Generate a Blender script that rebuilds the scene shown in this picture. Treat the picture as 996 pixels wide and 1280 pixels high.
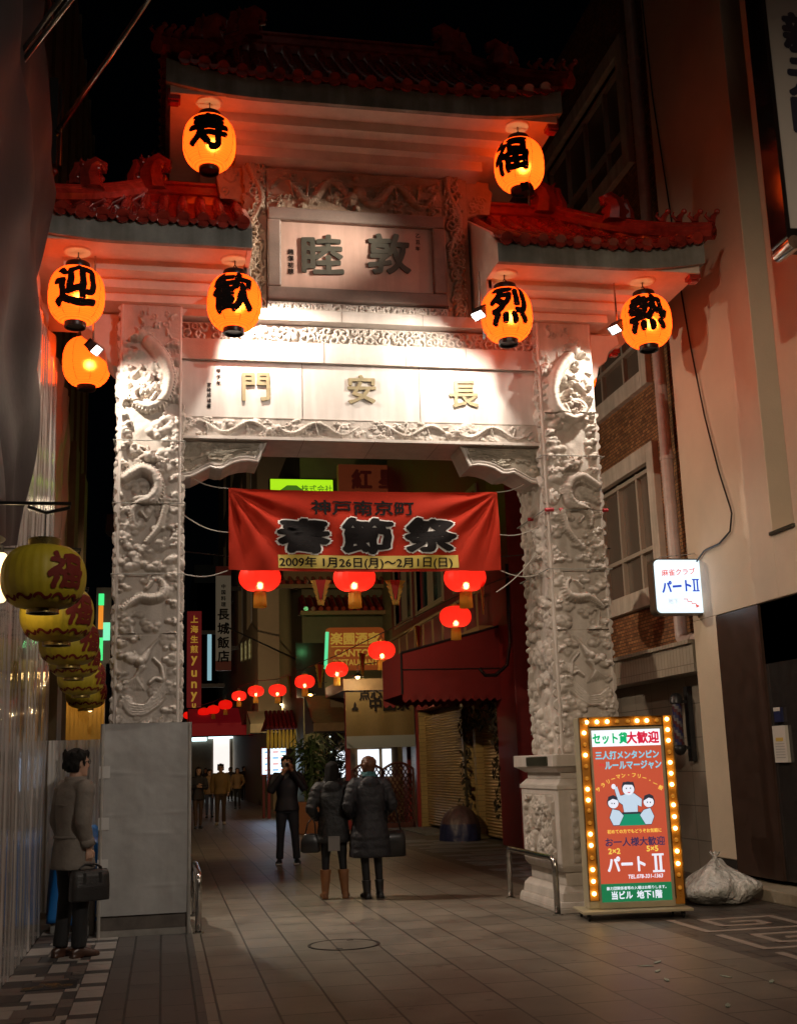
import bpy, bmesh, math, random
import numpy as np
from mathutils import Vector, Matrix

random.seed(7)
rng = np.random.default_rng(11)
scene = bpy.context.scene
for o in list(bpy.data.objects):
    bpy.data.objects.remove(o)
COL = scene.collection
PI = math.pi

# ------------------------------------------------------------------ camera
FPX, YAW, PITCH, ROLL = 1461.367, 0.200816, 0.212306, -0.031698
CAM = np.array([0.0, 0.0, 1.57])
cy_, sy_ = math.cos(YAW), math.sin(YAW)
FWD = np.array([sy_ * math.cos(PITCH), cy_ * math.cos(PITCH), math.sin(PITCH)])
_r0 = np.array([cy_, -sy_, 0.0])
_u0 = np.cross(_r0, FWD)
RGT = math.cos(ROLL) * _r0 + math.sin(ROLL) * _u0
UPV = -math.sin(ROLL) * _r0 + math.cos(ROLL) * _u0
cam_data = bpy.data.cameras.new('camera')
cam = bpy.data.objects.new('camera', cam_data)
COL.objects.link(cam)
cam.matrix_world = Matrix(((RGT[0], UPV[0], -FWD[0], CAM[0]), (RGT[1], UPV[1], -FWD[1], CAM[1]),
                           (RGT[2], UPV[2], -FWD[2], CAM[2]), (0, 0, 0, 1)))
cam_data.sensor_fit = 'VERTICAL'
cam_data.sensor_height = 36.0
cam_data.lens = FPX / 1280 * 36.0
cam_data.clip_end = 600
cam_data.clip_start = 0.05
scene.camera = cam


def at(x, y, Y):
    """world point on the plane of depth Y behind photo pixel x, y"""
    d = FWD * FPX + (x - 498) * RGT - (y - 640) * UPV
    return CAM + (Y - CAM[1]) / d[1] * d


def at_x(x, y, X):
    d = FWD * FPX + (x - 498) * RGT - (y - 640) * UPV
    return CAM + (X - CAM[0]) / d[0] * d


def at_z(x, y, Z=0.0):
    d = FWD * FPX + (x - 498) * RGT - (y - 640) * UPV
    return CAM + (Z - CAM[2]) / d[2] * d


# ------------------------------------------------------------------ night sky, dim city light
SUN_EL, SUN_AZ = math.radians(40), math.radians(190)      # light from behind the photographer
world = bpy.data.worlds.new('World')
scene.world = world
world.use_nodes = True
wn = world.node_tree
sky = wn.nodes.new('ShaderNodeTexSky')
sky.sky_type = 'NISHITA'
sky.sun_disc = False
sky.sun_elevation = SUN_EL
sky.sun_rotation = SUN_AZ
wn.links.new(sky.outputs[0], wn.nodes['Background'].inputs[0])
wn.nodes['Background'].inputs[1].default_value = 0.0001

sun_d = bpy.data.lights.new('sun', 'SUN')
sun_d.energy = 0.03
sun_d.angle = math.radians(20)
sun_d.color = (1.0, 0.86, 0.72)
sun = bpy.data.objects.new('sun', sun_d)
COL.objects.link(sun)
_sd = Vector((math.sin(SUN_AZ) * math.cos(SUN_EL), math.cos(SUN_AZ) * math.cos(SUN_EL), math.sin(SUN_EL)))
sun.rotation_euler = _sd.to_track_quat('Z', 'Y').to_euler()
sun.location = (0, -20, 20)

scene.view_settings.view_transform = 'Standard'
scene.view_settings.look = 'None'
scene.view_settings.exposure = 0.0
scene.view_settings.gamma = 1.0
scene.render.engine = 'CYCLES'
scene.cycles.use_denoising = True
scene.cycles.max_bounces = 6
scene.cycles.transparent_max_bounces = 12
scene.cycles.sample_clamp_indirect = 8.0
scene.cycles.caustics_reflective = False
scene.cycles.caustics_refractive = False
scene.cycles.use_light_tree = True

# ------------------------------------------------------------------ materials
MATS = {}


def mat(name, col, rough=0.6, metal=0.0, var=0.0, scale=6.0, bump=0.0, bscale=40.0, emit=None, estr=0.0,
        spec=0.5, alpha=1.0, var_col=None, stain=0.0, trans=0.0, coat=0.0, bdist=0.01, bstretch=None):
    if name in MATS:
        return MATS[name]
    m = bpy.data.materials.new(name)
    m.use_nodes = True
    nt = m.node_tree
    b = nt.nodes['Principled BSDF']
    L = nt.links.new
    b.inputs['Base Color'].default_value = (*col, 1)
    b.inputs['Roughness'].default_value = rough
    b.inputs['Metallic'].default_value = metal
    b.inputs['Specular IOR Level'].default_value = spec
    b.inputs['Alpha'].default_value = alpha
    b.inputs['Transmission Weight'].default_value = trans
    b.inputs['Coat Weight'].default_value = coat
    tc = nt.nodes.new('ShaderNodeTexCoord')
    if var or stain:
        n = nt.nodes.new('ShaderNodeTexNoise')
        n.inputs['Scale'].default_value = scale
        n.inputs['Detail'].default_value = 6
        n.inputs['Roughness'].default_value = 0.65
        L(tc.outputs['Object'], n.inputs['Vector'])
        r = nt.nodes.new('ShaderNodeValToRGB')
        r.color_ramp.elements[0].position = 0.3
        r.color_ramp.elements[1].position = 0.72
        c2 = var_col or tuple(c * (1 - var) for c in col)
        r.color_ramp.elements[0].color = (*c2, 1)
        r.color_ramp.elements[1].color = (*tuple(min(1, c * (1 + var * 0.4)) for c in col), 1)
        L(n.outputs['Fac'], r.inputs['Fac'])
        outc = r.outputs['Color']
        if stain:
            mp = nt.nodes.new('ShaderNodeMapping')
            mp.inputs['Scale'].default_value = (3.0, 3.0, 0.35)
            L(tc.outputs['Object'], mp.inputs['Vector'])
            n2 = nt.nodes.new('ShaderNodeTexNoise')
            n2.inputs['Scale'].default_value = 2.2
            n2.inputs['Detail'].default_value = 8
            L(mp.outputs[0], n2.inputs['Vector'])
            r2 = nt.nodes.new('ShaderNodeValToRGB')
            r2.color_ramp.elements[0].position = 0.42
            r2.color_ramp.elements[1].position = 0.62
            r2.color_ramp.elements[0].color = (1 - stain, 1 - stain * 1.05, 1 - stain * 1.15, 1)
            r2.color_ramp.elements[1].color = (1, 1, 1, 1)
            L(n2.outputs['Fac'], r2.inputs['Fac'])
            mx = nt.nodes.new('ShaderNodeMix')
            mx.data_type = 'RGBA'
            mx.blend_type = 'MULTIPLY'
            mx.inputs[0].default_value = 1
            L(outc, mx.inputs[6])
            L(r2.outputs['Color'], mx.inputs[7])
            outc = mx.outputs[2]
        L(outc, b.inputs['Base Color'])
        rr = nt.nodes.new('ShaderNodeMapRange')
        rr.inputs[3].default_value = max(0.03, rough - 0.12)
        rr.inputs[4].default_value = min(1, rough + 0.12)
        L(n.outputs['Fac'], rr.inputs[0])
        L(rr.outputs[0], b.inputs['Roughness'])
    if bump:
        n = nt.nodes.new('ShaderNodeTexNoise')
        n.inputs['Scale'].default_value = bscale
        n.inputs['Detail'].default_value = 5
        if bstretch:
            mp2 = nt.nodes.new('ShaderNodeMapping')
            mp2.inputs['Scale'].default_value = bstretch
            L(tc.outputs['Object'], mp2.inputs['Vector'])
            L(mp2.outputs[0], n.inputs['Vector'])
        else:
            L(tc.outputs['Object'], n.inputs['Vector'])
        bp = nt.nodes.new('ShaderNodeBump')
        bp.inputs['Strength'].default_value = bump
        bp.inputs['Distance'].default_value = bdist
        L(n.outputs['Fac'], bp.inputs['Height'])
        L(bp.outputs[0], b.inputs['Normal'])
    if emit:
        b.inputs['Emission Color'].default_value = (*emit, 1)
        b.inputs['Emission Strength'].default_value = estr
    MATS[name] = m
    return m


def brick_mat(name, c1, c2, mortar, scale, bw, rh, msize, rough, bump=0.5, plane='XY', offset=0.5, squash=1.0, var=0.35, nscale=1.2, bias=0.0):
    """procedural block / tile / paving material in object space; plane says which two axes it runs in"""
    if name in MATS:
        return MATS[name]
    m = bpy.data.materials.new(name)
    m.use_nodes = True
    nt = m.node_tree
    L = nt.links.new
    b = nt.nodes['Principled BSDF']
    tc = nt.nodes.new('ShaderNodeTexCoord')
    src = tc.outputs['Object']
    sp = nt.nodes.new('ShaderNodeSeparateXYZ')
    cb = nt.nodes.new('ShaderNodeCombineXYZ')
    L(src, sp.inputs[0])
    L(sp.outputs['XYZ'.index(plane[0])], cb.inputs[0])
    L(sp.outputs['XYZ'.index(plane[1])], cb.inputs[1])
    br = nt.nodes.new('ShaderNodeTexBrick')
    L(cb.outputs[0], br.inputs['Vector'])
    br.inputs['Color1'].default_value = (*c1, 1)
    br.inputs['Color2'].default_value = (*c2, 1)
    br.inputs['Mortar'].default_value = (*mortar, 1)
    br.inputs['Scale'].default_value = scale
    br.inputs['Brick Width'].default_value = bw
    br.inputs['Row Height'].default_value = rh
    br.inputs['Mortar Size'].default_value = msize
    br.inputs['Mortar Smooth'].default_value = 0.15
    br.inputs['Bias'].default_value = bias
    br.offset = offset
    br.squash = squash
    n = nt.nodes.new('ShaderNodeTexNoise')
    n.inputs['Scale'].default_value = nscale
    n.inputs['Detail'].default_value = 8
    n.inputs['Roughness'].default_value = 0.7
    L(src, n.inputs['Vector'])
    mr = nt.nodes.new('ShaderNodeMapRange')
    mr.inputs[1].default_value = 0.3
    mr.inputs[2].default_value = 0.7
    mr.inputs[3].default_value = 1 - var
    mr.inputs[4].default_value = 1 + var * 0.5
    L(n.outputs['Fac'], mr.inputs[0])
    mx = nt.nodes.new('ShaderNodeVectorMath')
    mx.operation = 'SCALE'
    L(br.outputs['Color'], mx.inputs[0])
    L(mr.outputs[0], mx.inputs['Scale'])
    if plane in ('XY', 'YX'):       # trodden gum and oil spots on the paving
        vo = nt.nodes.new('ShaderNodeTexVoronoi')
        vo.inputs['Scale'].default_value = 3.4
        L(src, vo.inputs['Vector'])
        sm_ = nt.nodes.new('ShaderNodeMapRange')
        sm_.inputs[1].default_value = 0.05
        sm_.inputs[2].default_value = 0.13
        sm_.inputs[3].default_value = 0.55
        sm_.inputs[4].default_value = 1.0
        L(vo.outputs['Distance'], sm_.inputs[0])
        mx3 = nt.nodes.new('ShaderNodeVectorMath')
        mx3.operation = 'SCALE'
        L(mx.outputs[0], mx3.inputs[0])
        L(sm_.outputs[0], mx3.inputs['Scale'])
        mx = mx3
    L(mx.outputs[0], b.inputs['Base Color'])
    rr = nt.nodes.new('ShaderNodeMapRange')
    rr.inputs[3].default_value = max(0.05, rough - 0.14)
    rr.inputs[4].default_value = min(1, rough + 0.14)
    L(n.outputs['Fac'], rr.inputs[0])
    L(rr.outputs[0], b.inputs['Roughness'])
    n3 = nt.nodes.new('ShaderNodeTexNoise')
    n3.inputs['Scale'].default_value = 60
    n3.inputs['Detail'].default_value = 4
    L(src, n3.inputs['Vector'])
    ad = nt.nodes.new('ShaderNodeMath')
    ad.operation = 'MULTIPLY_ADD'
    ad.inputs[1].default_value = -1.0
    L(br.outputs['Fac'], ad.inputs[0])
    sc = nt.nodes.new('ShaderNodeMath')
    sc.operation = 'MULTIPLY'
    sc.inputs[1].default_value = 0.5
    L(n3.outputs['Fac'], sc.inputs[0])
    L(sc.outputs[0], ad.inputs[2])
    bp = nt.nodes.new('ShaderNodeBump')
    bp.inputs['Strength'].default_value = bump
    bp.inputs['Distance'].default_value = 0.006
    L(ad.outputs[0], bp.inputs['Height'])
    L(bp.outputs[0], b.inputs['Normal'])
    MATS[name] = m
    return m


def glow(name, col, strength):
    """something that gives off light (lit sign face, bulb, lit lettering)"""
    if name in MATS:
        return MATS[name]
    return mat(name, tuple(min(0.8, c * 0.6) for c in col), 0.4, emit=col, estr=strength)


def lantern_paper(name, col, emit, estr, trans_w=0.6, rough=0.5, hot=None):
    """thin paper or silk lit from inside: translucent sheet plus the steady glow of the lit paper"""
    if name in MATS:
        return MATS[name]
    m = bpy.data.materials.new(name)
    m.use_nodes = True
    nt = m.node_tree
    L = nt.links.new
    nt.nodes.remove(nt.nodes['Principled BSDF'])
    out = nt.nodes['Material Output']
    tc = nt.nodes.new('ShaderNodeTexCoord')
    wv = nt.nodes.new('ShaderNodeTexWave')
    wv.wave_type = 'BANDS'
    wv.bands_direction = 'Z'
    wv.inputs['Scale'].default_value = 22
    L(tc.outputs['Object'], wv.inputs['Vector'])
    mr = nt.nodes.new('ShaderNodeMapRange')
    mr.inputs[3].default_value = 0.62
    mr.inputs[4].default_value = 1.12
    L(wv.outputs['Fac'], mr.inputs[0])
    vs = nt.nodes.new('ShaderNodeVectorMath')
    vs.operation = 'SCALE'
    vs.inputs[0].default_value = col
    L(mr.outputs[0], vs.inputs['Scale'])
    tr = nt.nodes.new('ShaderNodeBsdfTranslucent')
    L(vs.outputs[0], tr.inputs['Color'])
    df = nt.nodes.new('ShaderNodeBsdfPrincipled')
    df.inputs['Roughness'].default_value = rough
    L(vs.outputs[0], df.inputs['Base Color'])
    mx = nt.nodes.new('ShaderNodeMixShader')
    mx.inputs[0].default_value = trans_w
    L(df.outputs[0], mx.inputs[1])
    L(tr.outputs[0], mx.inputs[2])
    if hot:
        rf = nt.nodes.new('ShaderNodeBsdfRefraction')
        rf.inputs['IOR'].default_value = 1.25
        rf.inputs['Roughness'].default_value = hot[1]
        rf.inputs['Color'].default_value = (*hot[0], 1)
        mx2 = nt.nodes.new('ShaderNodeMixShader')
        mx2.inputs[0].default_value = hot[2]
        L(mx.outputs[0], mx2.inputs[1])
        L(rf.outputs[0], mx2.inputs[2])
        mx = mx2
    if estr:
        em = nt.nodes.new('ShaderNodeEmission')
        em.inputs['Strength'].default_value = estr
        ve = nt.nodes.new('ShaderNodeVectorMath')
        ve.operation = 'SCALE'
        ve.inputs[0].default_value = emit
        L(mr.outputs[0], ve.inputs['Scale'])
        L(ve.outputs[0], em.inputs['Color'])
        ad = nt.nodes.new('ShaderNodeAddShader')
        L(mx.outputs[0], ad.inputs[0])
        L(em.outputs[0], ad.inputs[1])
        L(ad.outputs[0], out.inputs['Surface'])
    else:
        L(mx.outputs[0], out.inputs['Surface'])
    MATS[name] = m
    return m


# ------------------------------------------------------------------ mesh helpers
BASE = {}


def V3(*a):
    return np.array(a, float)


def nrm(v):
    v = np.asarray(v, float)
    return v / (np.linalg.norm(v) + 1e-12)


class MB:
    def __init__(s):
        s.v, s.f, s.m, s.n = [], [], [], 0

    def add(s, verts, faces, mi=0):
        verts = np.asarray(verts, float).reshape(-1, 3)
        s.v.append(verts)
        k = s.n
        s.f += [tuple(int(i) + k for i in f) for f in faces]
        s.m += [mi] * len(faces)
        s.n += len(verts)

    def box(s, x0, x1, y0, y1, z0, z1, mi=0):
        v = [(x0, y0, z0), (x1, y0, z0), (x1, y1, z0), (x0, y1, z0), (x0, y0, z1), (x1, y0, z1), (x1, y1, z1), (x0, y1, z1)]
        s.add(v, [(0, 3, 2, 1), (4, 5, 6, 7), (0, 1, 5, 4), (1, 2, 6, 5), (2, 3, 7, 6), (3, 0, 4, 7)], mi)

    def frustum(s, a, b, z0, z1, mi=0):
        (x0, x1, y0, y1), (X0, X1, Y0, Y1) = a, b
        v = [(x0, y0, z0), (x1, y0, z0), (x1, y1, z0), (x0, y1, z0), (X0, Y0, z1), (X1, Y0, z1), (X1, Y1, z1), (X0, Y1, z1)]
        s.add(v, [(0, 3, 2, 1), (4, 5, 6, 7), (0, 1, 5, 4), (1, 2, 6, 5), (2, 3, 7, 6), (3, 0, 4, 7)], mi)

    def obox(s, c, u, v, w, mi=0):
        c, u, v, w = map(lambda q: np.asarray(q, float), (c, u, v, w))
        P = [c - u - v - w, c + u - v - w, c + u + v - w, c - u + v - w, c - u - v + w, c + u - v + w, c + u + v + w, c - u + v + w]
        s.add(P, [(0, 3, 2, 1), (4, 5, 6, 7), (0, 1, 5, 4), (1, 2, 6, 5), (2, 3, 7, 6), (3, 0, 4, 7)], mi)

    def tube(s, path, r, n=8, mi=0, cap=True, flat=1.0, ref=None):
        P = np.asarray(path, float)
        k = len(P)
        R = np.full(k, r, float) if np.isscalar(r) else np.asarray(r, float)
        T = np.gradient(P, axis=0) if k > 2 else np.repeat((P[1] - P[0])[None], 2, 0)
        T = T / (np.linalg.norm(T, axis=1)[:, None] + 1e-12)
        up = np.asarray(ref, float) if ref is not None else (V3(0, 0, 1) if abs(T[0][2]) < 0.9 else V3(0, 1, 0))
        a = nrm(np.cross(up, T[0]))
        rings = []
        th = np.arange(n) / n * 2 * PI
        for i in range(k):
            a = a - (a @ T[i]) * T[i]
            a = nrm(a)
            b = np.cross(T[i], a)
            rings.append(P[i] + R[i] * (np.cos(th)[:, None] * a + flat * np.sin(th)[:, None] * b))
        v = np.concatenate(rings)
        f = []
        for i in range(k - 1):
            for j in range(n):
                f.append((i * n + j, i * n + (j + 1) % n, (i + 1) * n + (j + 1) % n, (i + 1) * n + j))
        if cap:
            f.append(tuple(range(n))[::-1])
            f.append(tuple((k - 1) * n + j for j in range(n)))
        s.add(v, f, mi)

    def rings(s, rings, mi=0, cap=True, closed=True):
        n = len(rings[0])
        v = np.concatenate([np.asarray(r, float) for r in rings])
        f = []
        for i in range(len(rings) - 1):
            for j in range(n if closed else n - 1):
                f.append((i * n + j, i * n + (j + 1) % n, (i + 1) * n + (j + 1) % n, (i + 1) * n + j))
        if cap:
            f.append(tuple(range(n))[::-1])
            f.append(tuple((len(rings) - 1) * n + j for j in range(n)))
        s.add(v, f, mi)

    def lathe(s, prof, n=24, c=(0, 0, 0), mi=0, cap=False, axis='z'):
        th = np.arange(n) / n * 2 * PI
        c = np.asarray(c, float)
        rs = []
        for r, z in prof:
            q = np.stack([r * np.cos(th), r * np.sin(th), np.full(n, z)], 1)
            if axis == 'y':
                q = q[:, [0, 2, 1]] * V3(1, 1, -1)
            elif axis == 'x':
                q = q[:, [2, 1, 0]] * V3(1, 1, -1)
            rs.append(q + c)
        s.rings(rs, mi, cap)

    def ball(s, c, r, n=12, m=8, mi=0, sc=(1, 1, 1)):
        prof = [(math.sin(PI * i / m) + 1e-4, -math.cos(PI * i / m)) for i in range(m + 1)]
        th = np.arange(n) / n * 2 * PI
        rs = [np.stack([q * np.cos(th) * sc[0], q * np.sin(th) * sc[1], np.full(n, z) * sc[2]], 1) * r + np.asarray(c, float) for q, z in prof]
        s.rings(rs, mi, True)

    def prism(s, poly, O, U, Vv, N, depth, mi=0):
        """flat polygon (u,v) pushed along N by depth"""
        O, U, Vv, N = map(lambda q: np.asarray(q, float), (O, U, Vv, N))
        n = len(poly)
        a = [O + u * U + v * Vv for u, v in poly]
        b = [p + N * depth for p in a]
        f = [tuple(range(n)), tuple(range(2 * n - 1, n - 1, -1))]
        for j in range(n):
            f.append((j, n + j, n + (j + 1) % n, (j + 1) % n))
        s.add(a + b, f, mi)

    def sheet(s, O, U, Vv, N, w, h, H, mi=0, skirt=None):
        """height field H[iv, iu] over a w by h rectangle; skirt closes the rim down to that height"""
        ny, nx = H.shape
        O, U, Vv, N = map(lambda q: np.asarray(q, float), (O, U, Vv, N))
        if skirt is not None:
            H = H.copy()
            H = np.pad(H, 1, constant_values=skirt)
            us = np.concatenate([[0], np.linspace(0, w, nx), [w]])
            vs = np.concatenate([[0], np.linspace(0, h, ny), [h]])
            ny += 2
            nx += 2
        else:
            us, vs = np.linspace(0, w, nx), np.linspace(0, h, ny)
        uu, vv = np.meshgrid(us, vs)
        P = O + uu[..., None] * U + vv[..., None] * Vv + H[..., None] * N
        i = np.arange(ny * nx).reshape(ny, nx)
        q = np.stack([i[:-1, :-1], i[:-1, 1:], i[1:, 1:], i[1:, :-1]], -1).reshape(-1, 4)
        if np.dot(np.cross(U, Vv), N) < 0:
            q = q[:, ::-1]
        s.add(P.reshape(-1, 3), q.tolist(), mi)

    def text(s, string, O, U, Vv, N, height, lift=0.003, bold=0.0, mi=0, sx=1.0, slant=0.0, rise=0.0, spacing=1.0, extrude=0.0, warp=None, center=True, rough=0.0, maxlen=None):
        v, f = text_mesh(string, 0.0, spacing, extrude, maxlen)
        if len(v) == 0:
            return
        v = v.copy()
        if bold > 0.004:            # a fuller brush: the outline repeated round a small circle
            offs = [(0.0, 0.0)] + [(bold * math.cos(a), bold * math.sin(a)) for a in np.arange(8) * PI / 4 + .2]
            if bold > 0.05:
                offs += [(bold * .5 * math.cos(a), bold * .5 * math.sin(a)) for a in np.arange(6) * PI / 3]
            k = len(v)
            f = [tuple(i + n * k for i in q) for n in range(len(offs)) for q in f]
            v = np.concatenate([v + V3(a, b, n * 0.00035 / height) for n, (a, b) in enumerate(offs)])
        if rough:
            v[:, 0] += rough * np.sin(v[:, 1] * 17 + v[:, 0] * 5)
            v[:, 1] += rough * np.sin(v[:, 0] * 13 - v[:, 1] * 4 + 1)
        x = v[:, 0] * sx + v[:, 1] * slant
        y = v[:, 1] + v[:, 0] * rise
        x, y, z = x * height, y * height, v[:, 2] * height
        if warp is not None:
            s.add(warp(x, y, z + lift), f, mi)
            return
        O, U, Vv, N = map(lambda q: np.asarray(q, float), (O, U, Vv, N))
        P = O + x[:, None] * U + y[:, None] * Vv + (z + lift)[:, None] * N
        s.add(P, f, mi)

    def build(s, name, mats, parent=None, smooth=False, bevel=0.0, sub=0, auto=None, loc=None):
        v = np.concatenate(s.v) if s.v else np.zeros((0, 3))
        base = np.zeros(3)
        if parent is not None:
            base = BASE.get(parent.name, np.zeros(3))
        elif loc is not None:
            base = np.asarray(loc, float)
        v = v - base
        me = bpy.data.meshes.new(name)
        me.from_pydata(v.tolist(), [], s.f)
        mats = mats if isinstance(mats, (list, tuple)) else [mats]
        for q in mats:
            me.materials.append(q)
        if len(mats) > 1:
            me.polygons.foreach_set('material_index', s.m)
        if smooth:
            me.polygons.foreach_set('use_smooth', [True] * len(me.polygons))
            if auto is not None:
                bm = bmesh.new()
                bm.from_mesh(me)
                for e in bm.edges:
                    if len(e.link_faces) == 2 and e.calc_face_angle(0) > auto:
                        e.smooth = False
                bm.to_mesh(me)
                bm.free()
        me.update()
        o = bpy.data.objects.new(name, me)
        COL.objects.link(o)
        if parent is not None:
            o.parent = parent
            BASE[o.name] = base
        elif loc is not None:
            o.location = base.tolist()
            BASE[o.name] = base
        if bevel:
            b = o.modifiers.new('bevel', 'BEVEL')
            b.width = bevel
            b.segments = 2
            b.limit_method = 'ANGLE'
        if sub:
            b = o.modifiers.new('sub', 'SUBSURF')
            b.levels = sub
            b.render_levels = sub
        return o


_TXT = {}


def text_mesh(string, bold=0.0, spacing=1.0, extrude=0.0, maxlen=None):
    """glyph outlines as a flat mesh, one em high, centred on its own box"""
    key = (string, round(bold, 4), spacing, extrude, maxlen)
    if key in _TXT:
        return _TXT[key]
    cu = bpy.data.curves.new('glyphs', 'FONT')
    cu.body = string
    cu.size = 1.0
    cu.offset = bold
    cu.space_character = spacing
    cu.extrude = extrude
    cu.resolution_u = 3
    cu.fill_mode = 'FRONT' if not extrude else 'BOTH'
    ob = bpy.data.objects.new('glyphs', cu)
    COL.objects.link(ob)
    dg = bpy.context.evaluated_depsgraph_get()
    me = bpy.data.meshes.new_from_object(ob.evaluated_get(dg))
    bpy.data.objects.remove(ob)
    if maxlen:
        bm = bmesh.new()
        bm.from_mesh(me)
        bmesh.ops.triangulate(bm, faces=bm.faces)
        for _ in range(5):
            es = [e for e in bm.edges if e.calc_length() > maxlen]
            if not es:
                break
            bmesh.ops.subdivide_edges(bm, edges=es, cuts=1)
            bmesh.ops.triangulate(bm, faces=bm.faces)
        bm.to_mesh(me)
        bm.free()
    v = np.array([q.co[:] for q in me.vertices]).reshape(-1, 3)
    f = [tuple(p.vertices) for p in me.polygons]
    if len(v):
        lo, hi = v.min(0), v.max(0)
        v[:, :2] -= ((lo + hi) / 2)[:2]
    bpy.data.meshes.remove(me)
    bpy.data.curves.remove(cu)
    _TXT[key] = (v, f)
    return v, f


# ------------------------------------------------------------------ scene bookkeeping
def tag(o, label=None, cat=None, group=None, kind=None):
    if label:
        o['label'] = label
    if cat:
        o['category'] = cat
    if group:
        o['group'] = group
    if kind:
        o['kind'] = kind
    return o


def thing(name, label, cat, loc=(0, 0, 0), group=None):
    o = bpy.data.objects.new(name, None)
    o.empty_display_size = 0.2
    COL.objects.link(o)
    o.location = [float(q) for q in loc]
    BASE[o.name] = np.asarray(loc, float)
    return tag(o, label, cat, group)


def struct(o):
    o['kind'] = 'structure'
    return o


def dup(root, loc=None, rotz=None, scale=None, label=None, group=None):
    c = root.copy()
    COL.objects.link(c)
    if loc is not None:
        c.location = [float(q) for q in loc]
    if rotz is not None:
        c.rotation_euler = (0, 0, rotz)
    if scale is not None:
        c.scale = (scale,) * 3
    if label:
        c['label'] = label
    if group:
        c['group'] = group
    for ch in list(root.children):
        d = ch.copy()
        COL.objects.link(d)
        d.parent = c
        for g in list(ch.children):
            e = g.copy()
            COL.objects.link(e)
            e.parent = d
    return c


def lamp(name, kind, loc, energy, color, parent=None, radius=0.05, target=None, spot=None, blend=0.2, size=None):
    d = bpy.data.lights.new(name, kind)
    d.energy = energy
    d.color = color
    if kind in ('POINT', 'SPOT'):
        d.shadow_soft_size = radius
    if kind == 'SPOT':
        d.spot_size = spot
        d.spot_blend = blend
    o = bpy.data.objects.new(name, d)
    COL.objects.link(o)
    base = BASE.get(parent.name, np.zeros(3)) if parent is not None else np.zeros(3)
    o.location = (np.asarray(loc, float) - base).tolist()
    if parent is not None:
        o.parent = parent
    if target is not None:
        dv = Vector(np.asarray(target, float) - np.asarray(loc, float))
        o.rotation_euler = dv.to_track_quat('-Z', 'Y').to_euler()
    return o


X3, Y3, Z3 = V3(1, 0, 0), V3(0, 1, 0), V3(0, 0, 1)

# ================================================================== materials used in many places
M_STONE = mat('carved_stone', (0.60, 0.54, 0.485), 0.62, var=0.22, scale=2.6, bump=0.35, bscale=55, stain=0.22)
M_STONE_SMOOTH = mat('dressed_stone', (0.63, 0.57, 0.52), 0.5, var=0.16, scale=3.5, bump=0.2, bscale=70, stain=0.10)
M_STONE_BROWN = mat('brown_stone', (0.25, 0.185, 0.15), 0.5, var=0.3, scale=3, bump=0.2, bscale=60)
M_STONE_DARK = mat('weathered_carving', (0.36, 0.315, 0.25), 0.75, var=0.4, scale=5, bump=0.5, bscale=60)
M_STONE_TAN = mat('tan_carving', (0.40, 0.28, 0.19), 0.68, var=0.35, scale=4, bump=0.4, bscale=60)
M_FASCIA = mat('concrete_fascia', (0.30, 0.31, 0.29), 0.75, var=0.35, scale=3, bump=0.3, bscale=30, stain=0.3)
M_SOFFIT = mat('painted_soffit', (0.70, 0.62, 0.54), 0.6, var=0.18, scale=4, bump=0.1, bscale=30)
M_TILE = mat('glazed_red_tile', (0.38, 0.038, 0.025), 0.20, var=0.6, scale=7, bump=0.12, bscale=25, coat=0.5)
M_RIDGE = mat('glazed_ridge', (0.40, 0.042, 0.028), 0.2, var=0.55, scale=6, bump=0.12, bscale=30, coat=0.6)
M_BLACK = mat('black_lacquer', (0.012, 0.011, 0.011), 0.35, var=0.3)
M_INK = mat('black_ink', (0.010, 0.008, 0.008), 0.8, spec=0.15)
M_METAL = mat('brushed_steel', (0.55, 0.53, 0.50), 0.22, metal=1.0, var=0.15, scale=20)
M_DARKMETAL = mat('dark_metal', (0.05, 0.05, 0.055), 0.4, metal=0.6, var=0.3, scale=10)
M_GOLDLETTER = mat('gilt_letter', (0.33, 0.27, 0.15), 0.5, var=0.3, scale=14)


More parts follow.
